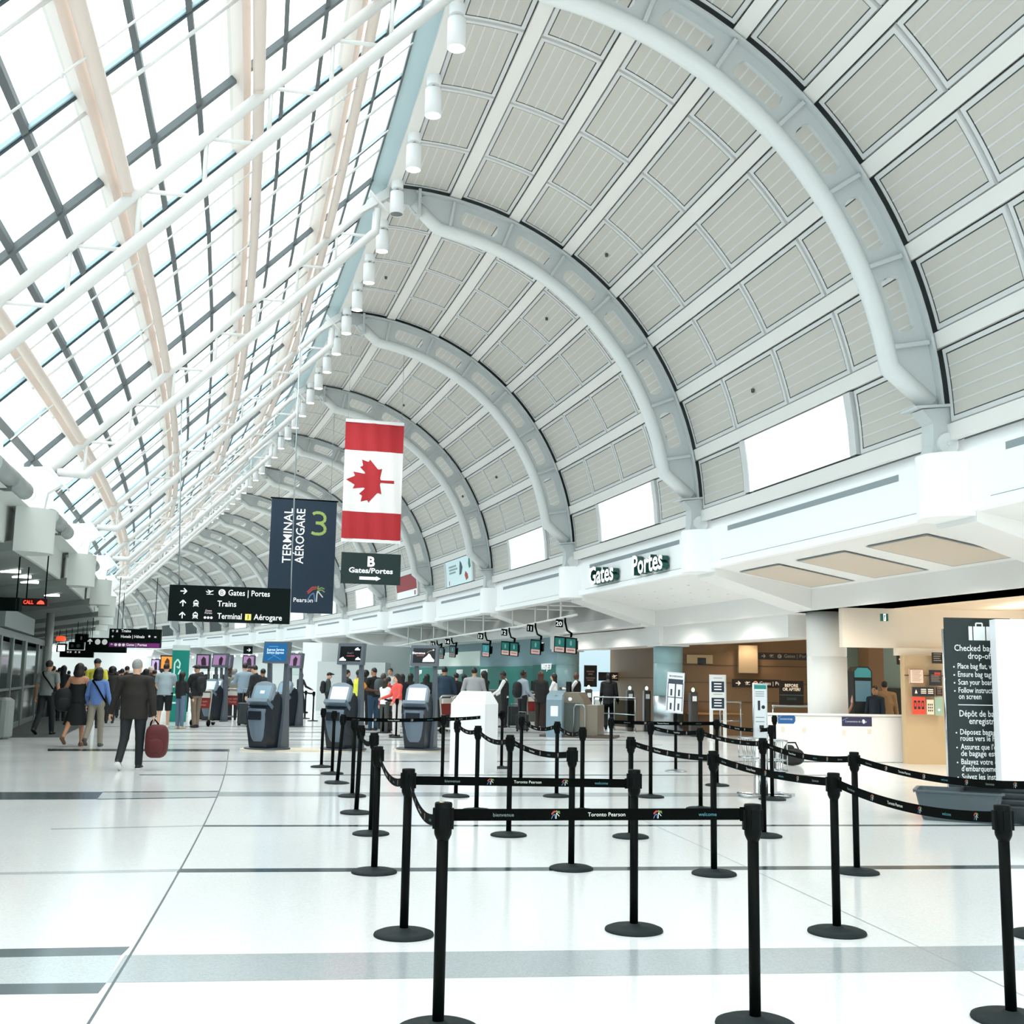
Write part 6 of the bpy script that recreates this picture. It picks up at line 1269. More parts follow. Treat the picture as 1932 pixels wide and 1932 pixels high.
class SDF:
    def __init__(s): s.p = []; s.neg = []; s.spots = []
    def cap(s, a, b, r1, r2=None, mat=0, k=.02, sx=1., sy=1., cut=None): s.p.append((np.array(a, float), np.array(b, float), r1, r1 if r2 is None else r2, mat, k, sx, sy, cut))
    def ball(s, c, r, mat=0, k=.015):
        r = np.array(r if hasattr(r, '__len__') else (r, r, r), float); m = r[2]; s.p.append((np.array(c, float), np.array(c, float)+[0, 0, 1e-4], m, m, mat, k, r[0]/m, r[1]/m, None))
    def mesh(s, h):
        lo = np.min([np.minimum(p[0], p[1])-max(p[2], p[3])*np.array([p[6], p[7], 1]) for p in s.p], 0)-3*h
        hi = np.max([np.maximum(p[0], p[1])+max(p[2], p[3])*np.array([p[6], p[7], 1]) for p in s.p], 0)+3*h
        n = np.ceil((hi-lo)/h).astype(int)+1; F = np.full(n, .5, np.float32); best = np.full(n, 9., np.float32); mat = np.zeros(n, np.int16)
        for (a, b, r1, r2, mi, k, sx, sy, cut) in s.p:
            R = max(r1, r2)*np.array([sx, sy, 1])+k+2*h
            i0 = np.maximum(0, np.floor((np.minimum(a, b)-R-lo)/h).astype(int)); i1 = np.minimum(n, np.ceil((np.maximum(a, b)+R-lo)/h).astype(int)+1)
            X, Y, Z = np.meshgrid(*[lo[d]+h*np.arange(i0[d], i1[d]) for d in range(3)], indexing='ij')
            ab = (b-a)/np.array([sx, sy, 1]); x, y, z = (X-a[0])/sx, (Y-a[1])/sy, Z-a[2]; L = ab@ab+1e-12
            t = np.clip((x*ab[0]+y*ab[1]+z*ab[2])/L, 0, 1); d = (np.sqrt((x-t*ab[0])**2+(y-t*ab[1])**2+(z-t*ab[2])**2)-(r1+(r2-r1)*t))*min(sx, sy, 1)
            if cut is not None: d = np.maximum(d, cut-Z)
            sl = tuple(slice(i0[q], i1[q]) for q in range(3)); f = F[sl]; hh = np.clip(.5+.5*(f-d)/k, 0, 1); F[sl] = f*(1-hh)+d*hh-k*hh*(1-hh)
            w = d < best[sl]; best[sl] = np.where(w, d, best[sl]); mm = mat[sl]; mm[w] = mi; mat[sl] = mm
        for (c, r) in s.neg:
            X, Y, Z = np.meshgrid(*[lo[d]+h*np.arange(n[d]) for d in range(3)], indexing='ij'); F = np.maximum(F, r-np.sqrt((X-c[0])**2+(Y-c[1])**2+(Z-c[2])**2))
        V, Q, I = surface_nets(F, lo, h); fm = mat[tuple((I[Q[:, 0]]+(F[tuple(I[Q[:, 0]].T)] > 0)[:, None]*0).T)]
        cen = V[Q].mean(1)
        for (c, r, mi, only) in s.spots:
            w = np.linalg.norm((cen-c)/r, axis=1) < 1
            if only is not None: w &= np.isin(fm, only)
            fm = np.where(w, mi, fm)
        return V, Q, fm
def sdf_obj(name, s, h, mats, parent, scale=1.0):
    V, Q, fm = s.mesh(h); V = V*scale; me = bpy.data.meshes.new(name); me.from_pydata(V.tolist(), [], Q.tolist())
    for m in mats: me.materials.append(m)
    me.polygons.foreach_set('material_index', fm.astype(np.int32)); me.polygons.foreach_set('use_smooth', np.ones(len(Q), bool)); me.update()
    o = bpy.data.objects.new(name, me); COL.objects.link(o); o.parent = parent; return o
def cloth(h): return M('cloth_'+h, h, .8, noise=.1, scale=14)
def skinm(h): return M('skin_'+h, h, .55)
def hairm(h): return M('hair_'+h, h, .5, noise=.25, scale=40)
SK = dict(light='#d9ab8f', mid='#b98566', dark='#5f3f30', tan='#c4967a')
def person(label, p, height, rz=0., skin='light', hair='short', hairc='#16120f', top='#222222', bottom='#1a1c1f', shoe='#1a1a1a', sleeves='long', legs='long', hem=None, wide=1., gait=(0, 0, 0, 0), armR=(5, 8, 10), armL=(5, 8, 10), res=.014, tilt=0., face=False, sole=None, vest=None, inR=0, inL=0, group='travellers in the hall'):
    t = thing('person', label, 'person', (p.x, p.y, 0), rz, group); S = SDF(); sc = height/1.757
    TOP, BOT, SKN, SHO, DRK, LIP, VST, SOL = range(8); wx = wide
    D = math.radians
    fem = legs in ('skirt',) or hair in ('long', 'bob')
    sw = .165 if not fem else .145
    # legs
    low = 9; legpts = []
    for sgn, a, b in ((1, gait[0], gait[1]), (-1, gait[2], gait[3])):
        hip = np.array([sgn*.092*wx, 0, .92]); kd = np.array([0, math.sin(D(a)), -math.cos(D(a))]); knee = hip+kd*.43
        ad = np.array([0, math.sin(D(a-b)), -math.cos(D(a-b))]); ank = knee+ad*.41; fd = np.array([0, math.cos(D((a-b)*.8)), math.sin(D((a-b)*.8))]) if b > 15 else np.array([0, 1, 0.]); dn = np.array([0, fd[2], -fd[1]])
        toe = ank+dn*.055+fd*.145; heel = ank+dn*.05-fd*.035; low = min(low, toe[2]-.03, heel[2]-.036); legpts.append((hip, knee, ank, heel, toe, ad, sgn))
    lift = -low
    up = np.array([0, 0, lift])
    for hip, knee, ank, heel, toe, ad, sgn in legpts:
        hip, knee, ank, heel, toe = (q+up for q in (hip, knee, ank, heel, toe))
        if legs == 'long': S.cap(hip, knee, .092*wx, .07, BOT); S.cap(knee, ank-ad*.01, .07, .058, BOT)
        elif legs == 'shorts': S.cap(hip, knee, .1*wx, .088, BOT, cut=knee[2]-.02); S.cap(knee, ank, .056, .036, SKN)
        else: S.cap(hip, knee, .08, .055, SKN); S.cap(knee, ank, .055, .034, SKN)
        S.cap(heel, toe, .04, .034, SHO, .012, sx=1.12); S.cap(ank, heel, .04, .036, SHO if legs == 'long' else SKN, .01)
        if sole: S.cap(heel+ad*.022, toe+ad*.02, .036, .032, SOL, .006, sx=1.15)
    z = lift
    S.cap((-.07*wx, 0, .95+z), (.07*wx, 0, .95+z), .118, None, BOT, .03, sy=.88)
    if legs == 'skirt': S.cap((0, 0, 1.0+z), (0, 0, .42+z), .12, .27, BOT, .03, sx=1.05, sy=.8, cut=.45+z)
    th = .012 if hem else 0
    S.cap((0, 0, 1.0+z), (0, 0, 1.16+z), (.128+th)*wx, (.135+th)*wx, TOP, .03, sx=1.12, sy=.82); S.cap((0, 0, 1.18+z), (0, .0, 1.35+z), .14*wx+th, .14+th, TOP, .04, sx=1.2, sy=.78)
    hm = hem or .93
    S.cap((0, 0, 1.08+z), (0, 0, hm+z-.04), .14*wx+th, .15*wx+th*1.5, TOP, .02, sx=1.15, sy=.84, cut=hm+z)
    S.cap((-sw*.86*wx, 0, 1.425+z), (sw*.86*wx, 0, 1.425+z), .062+th, None, TOP, .04); S.cap((0, -.01, 1.4+z), (0, .0, 1.48+z), .085, .058, TOP, .03)
    hd = np.array([0, math.sin(D(tilt)), math.cos(D(tilt))]); nk = np.array([0, .0, 1.48+z]); hc = nk+hd*.165+np.array([0, .025, 0]); fy = np.array([0, math.cos(D(tilt)), -math.sin(D(tilt))])
    S.cap(nk-hd*.05, nk+hd*.1, .053, .05, SKN, .02); S.ball(hc, (.075, .094, .112), SKN, .02); S.ball(hc+fy*.035-hd*.06, (.054, .06, .06), SKN, .03)
    S.cap(hc+fy*.092+hd*.015, hc+fy*.108-hd*.022, .01, .014, SKN, .012)
    for q in (-1, 1): S.ball(hc+np.array([q*.076, 0, 0])-hd*.005, (.012, .022, .032), SKN, .006)
    if face:
        for q in (-1, 1): S.spots.append((hc+np.array([q*.03, 0, 0])+fy*.086+hd*.008, .013, DRK, [SKN]))
        S.spots.append((hc+fy*.088-hd*.055, np.array([.026, .03, .008]), LIP, [SKN]))
    hands = {}
    for sgn, (sw_, ab, el), inn, key in ((1, armR, inR, 'R'), (-1, armL, inL, 'L')):
        sh = np.array([sgn*(sw+.03)*wx, 0, 1.415+z]); u = np.array([sgn*math.sin(D(ab)), math.sin(D(sw_))*math.cos(D(ab)), -math.cos(D(sw_))*math.cos(D(ab))]); elb = sh+u*.285
        a2 = sw_+el; v = np.array([sgn*math.sin(D(ab-inn)), math.sin(D(a2))*math.cos(D(ab-inn)), -math.cos(D(a2))*math.cos(D(ab-inn))]); wr = elb+v*.25
        if sleeves == 'long': S.cap(sh, elb, .058+th, .048+th, TOP, .022); S.cap(elb, wr, .048+th, .04+th, TOP, .018)
        elif sleeves == 'short': S.cap(sh, sh+u*.17, .062, .062, TOP, .022); S.cap(sh+u*.15, elb, .046, .04, SKN, .01); S.cap(elb, wr, .041, .029, SKN, .014)
        else: S.cap(sh, elb, .05, .04, SKN, .03); S.cap(elb, wr, .04, .028, SKN, .014)
        # hand: palm, four unequal curled fingers, thumb
        side = np.cross(v, [sgn*1., 0, 0]); side /= np.linalg.norm(side)+1e-9; inn_ = np.cross(side, v); inn_ /= np.linalg.norm(inn_)+1e-9
        if inn_[0]*sgn > 0: inn_ = -inn_
        side = np.cross(v, inn_); side = side if side[1] > 0 else -side
        S.cap(wr, wr+v*.03, .026, .026, SKN, .012); pm = wr+v*.06
        for j, (o, L_) in enumerate(((.027, .07), (.009, .078), (-.009, .073), (-.026, .058))):
            S.cap(wr+v*.025+side*o*.6, pm+v*.03+side*o, .015, .012, SKN, .012)
            a = pm+v*.03+side*o; b_ = a+v*L_*.5+inn_*L_*.18; c_ = b_+v*L_*.3+inn_*L_*.38; S.cap(a, b_, .0105, .0095, SKN, .004); S.cap(b_, c_, .0095, .008, SKN, .004)
        S.cap(wr+v*.03+side*.02, pm+side*.045+inn_*.015, .014, .011, SKN, .008); S.cap(pm+side*.045+inn_*.015, pm+v*.035+side*.045+inn_*.028, .011, .009, SKN, .005)
        hands[key] = Vector((wr+v*.1)*sc)
    if vest:   # sleeveless vest over the shirt
        S.cap((0, 0, 1.02+z), (0, 0, 1.33+z), .15*wx, .15, VST, .01, sx=1.14, sy=.86, cut=.93+z); S.cap((-.1, 0, 1.42+z), (.1, 0, 1.42+z), .075, None, VST, .02)
    dress = legs == 'skirt' and sleeves == 'none'
    if dress: S.spots.append((np.array([0, 0, 1.62+z]), np.array([.4, .4, .32]), SKN, [TOP]))
    mats = [cloth(top), cloth(bottom), skinm(SK[skin]), M('shoe_'+shoe, shoe, .5), M('eye_dark', '#20140f', .3), M('lip', '#9b5b50', .5), cloth(vest or '#20252b'), M('sole_'+(sole or '#b9b9b9'), sole or '#b9b9b9', .6)]
    b = sdf_obj('body', S, res, mats, t, sc)
    Hs = SDF(); hy = np.array([0, 0, 0.])
    if hair == 'short': Hs.ball(hc-fy*.012+hd*.022, (.083, .1, .1), 0); Hs.neg.append((hc+fy*.125-hd*.055, .115))
    elif hair == 'buzz': Hs.ball(hc-fy*.006+hd*.018, (.077, .095, .099), 0); Hs.neg.append((hc+fy*.12-hd*.06, .118))
    elif hair in ('long', 'bob'):
        Hs.ball(hc-fy*.015+hd*.02, (.09, .105, .105), 0); Hs.neg.append((hc+fy*.135-hd*.045, .112)); L_ = .3 if hair == 'long' else .1
        Hs.cap(hc-fy*.04, hc-fy*.065-hd*L_, .088, .075 if hair == 'long' else .1, 0, .03, sx=1.15, sy=.8)
    elif hair == 'afro': Hs.ball(hc-fy*.02+hd*.01, (.125, .125, .125), 0); Hs.neg.append((hc+fy*.15-hd*.06, .12))
    elif hair == 'bun': Hs.ball(hc-fy*.012+hd*.022, (.083, .1, .1), 0); Hs.ball(hc-fy*.1+hd*.06, .05, 0); Hs.neg.append((hc+fy*.125-hd*.055, .115))
    elif hair == 'scarf': Hs.ball(hc-fy*.01+hd*.01, (.095, .11, .12), 0); Hs.cap(hc-hd*.1, hc-hd*.2-fy*.03, .08, .12, 0, .03); Hs.neg.append((hc+fy*.14-hd*.02, .085))
    elif hair == 'cap': Hs.ball(hc-fy*.005+hd*.035, (.087, .105, .088), 0); Hs.cap(hc+fy*.08+hd*.04, hc+fy*.15+hd*.03, .055, .045, 0, .01, sx=1.25, sy=1.); Hs.p[-1] = (*Hs.p[-1][:6], 1.2, 1., hc[2]+.02); Hs.neg.append((hc+fy*.13-hd*.085, .118))
    if Hs.p: sdf_obj('cap' if hair == 'cap' else 'headscarf' if hair == 'scarf' else 'hair', Hs, max(res*.9, .011), [hairm(hairc)], t, sc)
    t['_s'] = sc; t['_z'] = z; hw = Matrix.LocRotScale(t.location, t.rotation_euler, None)
    return t, {k_: hw @ v_ for k_, v_ in hands.items()}, (lambda q: hw @ (Vector((q[0], q[1], q[2]+z))*sc))
def stand(x, y, yh): # feet pixel, head pixel -> ground point and height
    p = fl(x, y); return p, max(1.45, min(1.93, at(x, yh, p.y).z))
def deep(x, yh, Y): q = at(x, yh, Y); return Vector((q.x, Y, 0)), max(1.5, min(1.95, q.z))
def bag(name, label, cat, c, rz, s, col, e=3.0, handle=None, group=None, strap=None):
    t = thing(name, label, cat, c, rz, group); m = MB(); softbox(m, (0, 0, 0), s, 0, e, 12); m.build('body', M('bag_'+col, col, .75), t)
    if handle: m = MB(); m.tube([(-s[0]*.35, 0, s[2]*.9), (-s[0]*.25, 0, s[2]*.9+handle), (s[0]*.25, 0, s[2]*.9+handle), (s[0]*.35, 0, s[2]*.9)], .012, 6); m.build('handle', black_belt, t)
    m = MB(); softbox(m, (0, -s[1]*.75, -s[2]*.25), (s[0]*.7, s[1]*.45, s[2]*.45), 0, 3., 8); m.build('front_pocket', M('bag_'+col), t)
    if strap: m = MB(); inv = Matrix.LocRotScale(t.location, t.rotation_euler, None).inverted(); m.tube([inv @ Vector(q) for q in strap], .016, 6); m.build('strap', black_belt, t)
    return t
# --- the walkers on the left
p, h = stand(246, 1452, 1244)
t, hd_, loc = person('elderly man with grey hair in a long dark jacket walking away with a red bag', p, h, .03, 'light', 'short', '#8f8f8d', '#221d19', '#1c2325', '#15181a', hem=.80, wide=1.17, gait=(5, 3, -9, 26), armR=(-2, 9, 6), armL=(2, 17, 10), res=.0095, sole='#e3e2de')
q = at(291, 1396, p.y-.02); b = bag('holdall', 'dark red holdall hanging from the right hand of the man in the dark jacket', 'bag', Vector((hd_['R'].x+.06, hd_['R'].y, hd_['R'].z-.33)), .15, (.175, .16, .26), '#561b1e', 3.4); 
m = MB()
for s_ in (-.03, .03): m.tube([(-.12, s_, .2), (-.1, s_*.6, .3), (-.06, s_*.2, .345), (-.02, s_*.6, .3), (.06, s_, .2)], .01, 6)
m.build('handle', black_belt, b)
p, h = stand(83, 1386, 1245)
t, hd_, loc = person('man in a grey T-shirt with a black cross strap, walking by the sliding doors', p, h, -.05, 'mid', 'short', '#17110e', '#7d8482', '#161b20', '#101214', 'short', gait=(14, 6, -14, 20), armL=(2, 12, 18), armR=(-4, 10, 12), wide=1.08, res=.012)
bag('shoulder_bag', 'black shoulder bag of the man in the grey T-shirt', 'bag', loc((.16, .02, 1.0)), 0, (.1, .07, .15), '#14181b', strap=[loc(q) for q in ((.17, -.07, 1.08), (.08, -.145, 1.25), (-.04, -.135, 1.38), (-.11, -.08, 1.475), (-.12, .02, 1.49))])
p, h = stand(140, 1408, 1251)
t, hd_, loc = person('woman in a black strapless dress and sandals with a black backpack on her arm', p, h, -.02, 'mid', 'bob', '#17110e', '#0c0f10', '#0c0f10', '#6b4632', 'none', 'skirt', gait=(10, 4, -16, 28), armR=(-2, 20, 14), armL=(6, 28, 30), res=.0105)
bag('backpack', 'big black backpack slung from the left arm of the woman in the black dress', 'backpack', loc((-.27, -.08, .98)), .3, (.18, .13, .24), '#101416', 2.6)
m = MB()
p, h = stand(177, 1409, 1259)
t, hd_, loc = person('woman in a blue sweater and beige trousers with a thin black bag strap', p, h, .04, 'light', 'bob', '#0f0d0c', '#5f80bd', '#8c8577', '#3d3b39', gait=(9, 4, -14, 26), armR=(2, 14, 6), armL=(6, 12, 20), res=.0105)
bag('crossbody_bag', 'small black bag at the right hip of the woman in blue', 'bag', loc((.2, .04, .9)), 0, (.07, .05, .09), '#15191b', strap=[loc(q) for q in ((.2, .0, .98), (.13, -.13, 1.15), (.02, -.135, 1.33), (-.09, -.1, 1.46), (-.1, .03, 1.49))])
p, h = deep(184, 1243, 31)
person('person in a bright yellow shirt and black cap beyond the woman in blue', p, h, 0, 'mid', 'cap', '#14171a', '#e0d84f', '#1c2126', sleeves='short', wide=1.12, res=.015)
crowd = [(101, 1257, 38, 'short', '#1d2023', 'dark-haired head seen just right of the man in the grey T-shirt'), (113, 1260, 42, 'short', '#2a2624', 'person in dark brown far behind the woman in the black dress'), (121, 1256, 35, 'long', '#191d21', 'woman with dark hair just left behind the woman in the black dress'), (152, 1262, 40, 'long', '#1a1d1f', 'dark figure between the woman in black and the yellow shirt'),
         (200, 1264, 44, 'short', '#24282b', 'dark figure right of the yellow shirt'), (213, 1258, 34, 'afro', '#2b2a27', 'person with bushy hair in a dark striped top left of the elderly man'), (206, 1266, 37, 'bun', '#6e1f26', 'child-sized figure in dark red left of the elderly man'), (226, 1265, 46, 'short', '#1c2022', 'dark figure close to the left shoulder of the elderly man'), (240, 1257, 41, 'short', '#23211f', 'balding man in dark clothes just left of the elderly man\'s head'),
         (96, 1262, 44, 'long', '#1c1f22', 'dark figure squeezed between the man in the grey T-shirt and the crowd'), (130, 1268, 48, 'short', '#24201e', 'tiny far figure above the left shoulder of the woman in the black dress'), (144, 1264, 45, 'cap', '#17191b', 'far figure in a black cap left of the yellow shirt'), (160, 1258, 37, 'short', '#23272a', 'dark haired figure just left of the yellow shirt'), (165, 1268, 50, 'bob', '#3a2a28', 'tiny far figure in dark red brown left of the yellow shirt'), (196, 1270, 47, 'short', '#1b1d20', 'tiny dark figure at the right elbow of the yellow shirt'), (220, 1270, 40, 'long', '#201d1b', 'woman in black left of the elderly man'), (231, 1262, 38, 'short', '#2c2f31', 'dark grey figure touching the left sleeve of the elderly man'), (270, 1268, 48, 'short', '#1d2022', 'tiny dark figure over the right shoulder of the elderly man'), (279, 1270, 41, 'bob', '#171a1c', 'woman in black right of the elderly man'), (288, 1268, 46, 'short', '#33302c', 'far brownish figure left of the man in shorts'), (326, 1270, 44, 'short', '#1a1d1f', 'dark figure between the man in shorts and the green totem'), (352, 1268, 45, 'long', '#241f1d', 'dark figure half hidden by the couple'),
         (276, 1262, 36, 'long', '#2a201c', 'woman with brown hair right of the elderly man\'s head'), (284, 1258, 43, 'cap', '#2e2b29', 'person in a pale cap between the elderly man and the man in shorts'), (292, 1264, 39, 'short', '#1b1e21', 'dark figure touching the left arm of the man in shorts'), (380, 1268, 38, 'short', '#1f2426', 'dark figure bending over the kiosk right of the couple'), (233, 1268, 52, 'short', '#33302d', 'tiny far figure between the signs and the elderly man'), (106, 1264, 50, 'bob', '#26282b', 'tiny far woman below the white lightbox')]
for x, y, Y, hr, col, lab in crowd:
    p, h = deep(x, y, Y); person(lab, p, h, random.uniform(-.4, .4), random.choice(['light', 'mid', 'tan']), hr, '#cfc9bf' if 'pale cap' in lab else '#14110f', col, random.choice(['#17191c', '#20242b', '#2b2a28']), sleeves=random.choice(['long', 'short']), res=.02)
p, h = stand(307, 1374, 1252)
t, hd_, loc = person('man in a light grey-blue shirt and black knee shorts with white shoes', p, h, .06, 'light', 'short', '#1d1714', '#9fb0b7', '#131719', '#d6d9d8', 'short', 'shorts', hem=.9, gait=(6, 4, -6, 8), armR=(20, 8, 45), armL=(24, 8, 50), wide=1.14, res=.013)
p, h = stand(338, 1375, 1268)
person('woman with long dark hair, black top and blue jeans beside the green totem', p, h, -.5, 'light', 'long', '#0e0b0a', '#141719', '#5b7186', '#c4b3a2', res=.013, armR=(10, 8, 30))
p, h = stand(367, 1373, 1254)
t, hd_, loc = person('man in a dark cap, black jacket and khaki trousers with a cart', p, h, .9, 'tan', 'cap', '#171a1c', '#191d1f', '#7d6e5d', '#15181a', gait=(4, 4, -4, 6), armR=(30, 6, 45), armL=(26, 6, 50), hem=.88, res=.013)
bag('backpack', 'dark backpack of the man in khaki trousers', 'backpack', loc((0, -.2, 1.2)), .9, (.15, .09, .22), '#181c1f')
p, h = stand(425, 1358, 1258); person('man in black bending over a luggage cart near the far kiosks', p, h, -.7, 'dark', 'buzz', '#120e0c', '#15181a', '#14171a', tilt=18, armR=(35, 8, 30), armL=(35, 8, 30), res=.015)
p, h = deep(443, 1262, 38); person('figure with a grey patterned headscarf left of the man in the light blue shirt', p, h, .2, 'light', 'scarf', '#8f8d88', '#8b8a82', '#2a2c2e', res=.016)
p, h = stand(457, 1367, 1251); person('man in a light blue shirt and black trousers leaning left at the kiosk', p, h, .35, 'light', 'short', '#1a1411', '#8fa3b3', '#13161a', '#101214', hem=.9, armR=(28, 8, 40), armL=(40, 10, 45), res=.014)
p, h = deep(484, 1255, 33); person('man in a black jacket looking down behind the blue-header kiosk', p, h, 1.2, 'light', 'short', '#17120f', '#1b1f22', '#1d2227', tilt=15, res=.015)
p, h = deep(497, 1262, 34.5); person('dark figure almost hidden behind the mast of the blue-header kiosk', p, h, .6, 'mid', 'short', '#15110e', '#22282c', '#1d2227', res=.018)
p, h = deep(471, 1262, 37); person('person in royal blue between the light blue shirt and the black jacket', p, h, .3, 'light', 'short', '#6b3a2a', '#1f4f94', '#1d2227', res=.018)
p, h = deep(568, 1268, 46); person('dark figure walking at the left corner of the white booth', p, h, -.8, 'mid', 'short', '#15110e', '#16191b', '#16191b', armR=(25, 10, 40), gait=(18, 8, -18, 20), res=.018)
p, h = deep(620, 1269, 40); t, hd_, loc = person('boy in a black cap walking right with a backpack before the white booth', p, h, -1.4, 'light', 'cap', '#14171a', '#39423f', '#1d2426', tilt=4, armR=(10, 8, 40), armL=(10, 8, 40), res=.015)
bag('backpack', 'black backpack of the boy in the cap', 'backpack', loc((0, -.19, 1.2)), -1.4, (.15, .09, .22), '#15191b')
p, h = deep(655, 1264, 36); person('man in black seen through the mast opening of the middle kiosk', p, h, -.9, 'light', 'short', '#15110e', '#17191c', '#17191c', res=.016, armR=(30, 5, 60))
p, h = deep(677, 1264, 32); person('agent in a yellow safety vest with orange sleeve right behind the middle kiosk mast', p, h, -1.0, 'dark', 'short', '#100c0a', '#e79a2c', '#15171a', sleeves='short', vest='#d9de45', armR=(40, 8, 40), armL=(30, 8, 60), res=.013)
p, h = stand(703, 1378, 1260); t, hd_, loc = person('man in a black T-shirt and jeans facing the agent in the yellow vest', p, h, .9, 'mid', 'buzz', '#120e0c', '#16181a', '#2c4b63', '#1b1e20', 'short', wide=1.15, armR=(10, 10, 60), armL=(20, 8, 70), res=.013)
bag('backpack', 'grey and black backpack of the man in the black T-shirt', 'backpack', loc((0, -.21, 1.22)), .9, (.17, .1, .23), '#4b5558')
p, h = deep(690, 1265, 36); person('figure with bushy dark hair behind the agent in the yellow vest', p, h, .3, 'dark', 'afro', '#120e0c', '#1c1b1b', '#1c1b1b', res=.018)
p, h = deep(737, 1261, 37); person('man with glasses and white collar behind the woman in pink', p, h, 2.9, 'tan', 'short', '#1b1612', '#e4e6e8', '#20242a', face=True, res=.016)
p, h = deep(724, 1271, 33.5); person('person in an olive brown scarf and jacket left of the woman in pink', p, h, .5, 'mid', 'scarf', '#4a4034', '#5a5040', '#2b2c2d', res=.016)
p, h = stand(724, 1383, 1290); person('child in a white top and dark camouflage trousers, arms folded', p, h, -.6, 'light', 'long', '#2a2018', '#eceff1', '#3d4340', '#202326', armR=(20, 5, 80), armL=(20, 5, 80), inR=40, res=.013)
p, h = stand(747, 1390, 1272); person('woman with long dark hair in a coral pink jacket looking left', p, h, 2.2, 'light', 'long', '#1c120f', '#e0574e', '#d9d5d2', '#2a2422', armR=(20, 8, 50), armL=(10, 8, 40), face=True, tilt=5, res=.012)
p, h = deep(733, 1283, 31.5); person('child in red held close to the woman in pink', p, h, .9, 'tan', 'short', '#1a1310', '#c9403c', '#32373b', res=.014)
for x, y, Y, lab in ((759, 1272, 35, 'dark haired figure right behind the woman in pink'), (775, 1271, 36, 'dark figure seen between the two legs of the right kiosk mast'), (806, 1272, 36, 'person in brown just left of the dark teal jacket'), (876, 1272, 37, 'dark figure between the black suit and the grey blazer')):
    p, h = deep(x, y, Y); person(lab, p, h, random.uniform(-.5, .5), 'tan', random.choice(['short', 'long']), '#14100e', '#191a1c', '#191a1c', res=.019)
# --- at the counters
p, h = stand(836, 1380, 1258); person('man in a dark teal hooded jacket standing left of the white pedestal', p, h, .05, 'mid', 'short', '#140f0d', '#21394a', '#14171a', '#15181a', hem=.85, wide=1.18, armR=(4, 10, 15), armL=(8, 8, 20), res=.012)
p, h = deep(861, 1270, 33.6); person('man in a black suit with white collar beside the dark teal jacket', p, h, .5, 'light', 'short', '#100d0c', '#14171a', '#14171a', hem=.82, res=.013)
p, h = deep(895, 1260, 31.5); person('man in a light grey blazer behind the white pedestal', p, h, -.1, 'tan', 'short', '#110e0c', '#9a9b9d', '#3a3c40', hem=.84, wide=1.12, armL=(4, 16, 20), armR=(20, 10, 40), res=.0115)
p, h = deep(914, 1266, 33); person('woman in dark clothes just right of the grey blazer', p, h, .9, 'light', 'long', '#120f0d', '#171a1c', '#171a1c', armR=(30, 10, 40), res=.015)
p, h = deep(953, 1267, 36); person('clerk in a black waistcoat and white shirt looking down to the left', p, h, 1.3, 'dark', 'short', '#0d0a09', '#eceef0', '#15181a', vest='#17191b', tilt=14, armR=(25, 8, 30), armL=(25, 8, 30), res=.013)
p, h = stand(985, 1378, 1265); t, hd_, loc = person('man in a plaid grey shirt and black trousers with a backpack', p, h, -1.0, 'dark', 'short', '#0e0b0a', '#a3adb8', '#14171b', '#14171a', sleeves='long', armR=(8, 8, 35), armL=(20, 8, 50), res=.012)
bag('backpack', 'black backpack of the plaid-shirt man', 'backpack', loc((0, -.2, 1.18)), -1.0, (.16, .11, .24), '#12161a')
p, h = stand(1019, 1375, 1267); person('woman with long brown hair in a black coat at the counter', p, h, -.3, 'light', 'long', '#4a2a1c', '#17181a', '#2c2320', '#1c1817', hem=.8, armL=(35, 8, 30), res=.012)
p, h = deep(1046, 1271, 37); person('woman clerk with dark hair and white blouse smiling to the left', p, h, 1.35, 'light', 'long', '#1d120f', '#eef0f2', '#1a1d20', vest=None, face=True, armR=(25, 8, 40), armL=(25, 8, 40), res=.012)
p, h = deep(1089, 1269, 38); person('bald clerk in a black waistcoat and white sleeves at the right end of the counters', p, h, 1.2, 'dark', 'none', '#100c0a', '#eef0f2', '#15181a', vest='#15181b', face=True, armR=(30, 8, 70), armL=(30, 8, 70), res=.012)
p, h = deep(1149, 1270, 36); person('woman in black with a headscarf walking through the gate left of the teal column', p, h, -.2, 'dark', 'scarf', '#101214', '#131517', '#131517', hem=.7, res=.014)
# --- service hall behind the white counter
p, h = deep(1618, 1286, 26.8); person('man in a bright red cap and pink shirt behind the white counter', p, h, .9, 'mid', 'cap', '#c23a27', '#e0a597', '#2a2420', sleeves='short', armL=(10, 8, 20), wide=1.15, res=.012)
p, h = deep(1651, 1296, 26.2); person('woman in dark blue looking over her shoulder behind the white counter', p, h, 2.4, 'mid', 'bun', '#15100e', '#1d2a36', '#1d2a36', face=True, res=.012)
p, h = deep(1669, 1286, 27.2); person('man in a tan jacket with a grey shoulder bag behind the white counter', p, h, -.2, 'mid', 'short', '#221814', '#9c7d58', '#2b2724', hem=.88, wide=1.1, res=.012)
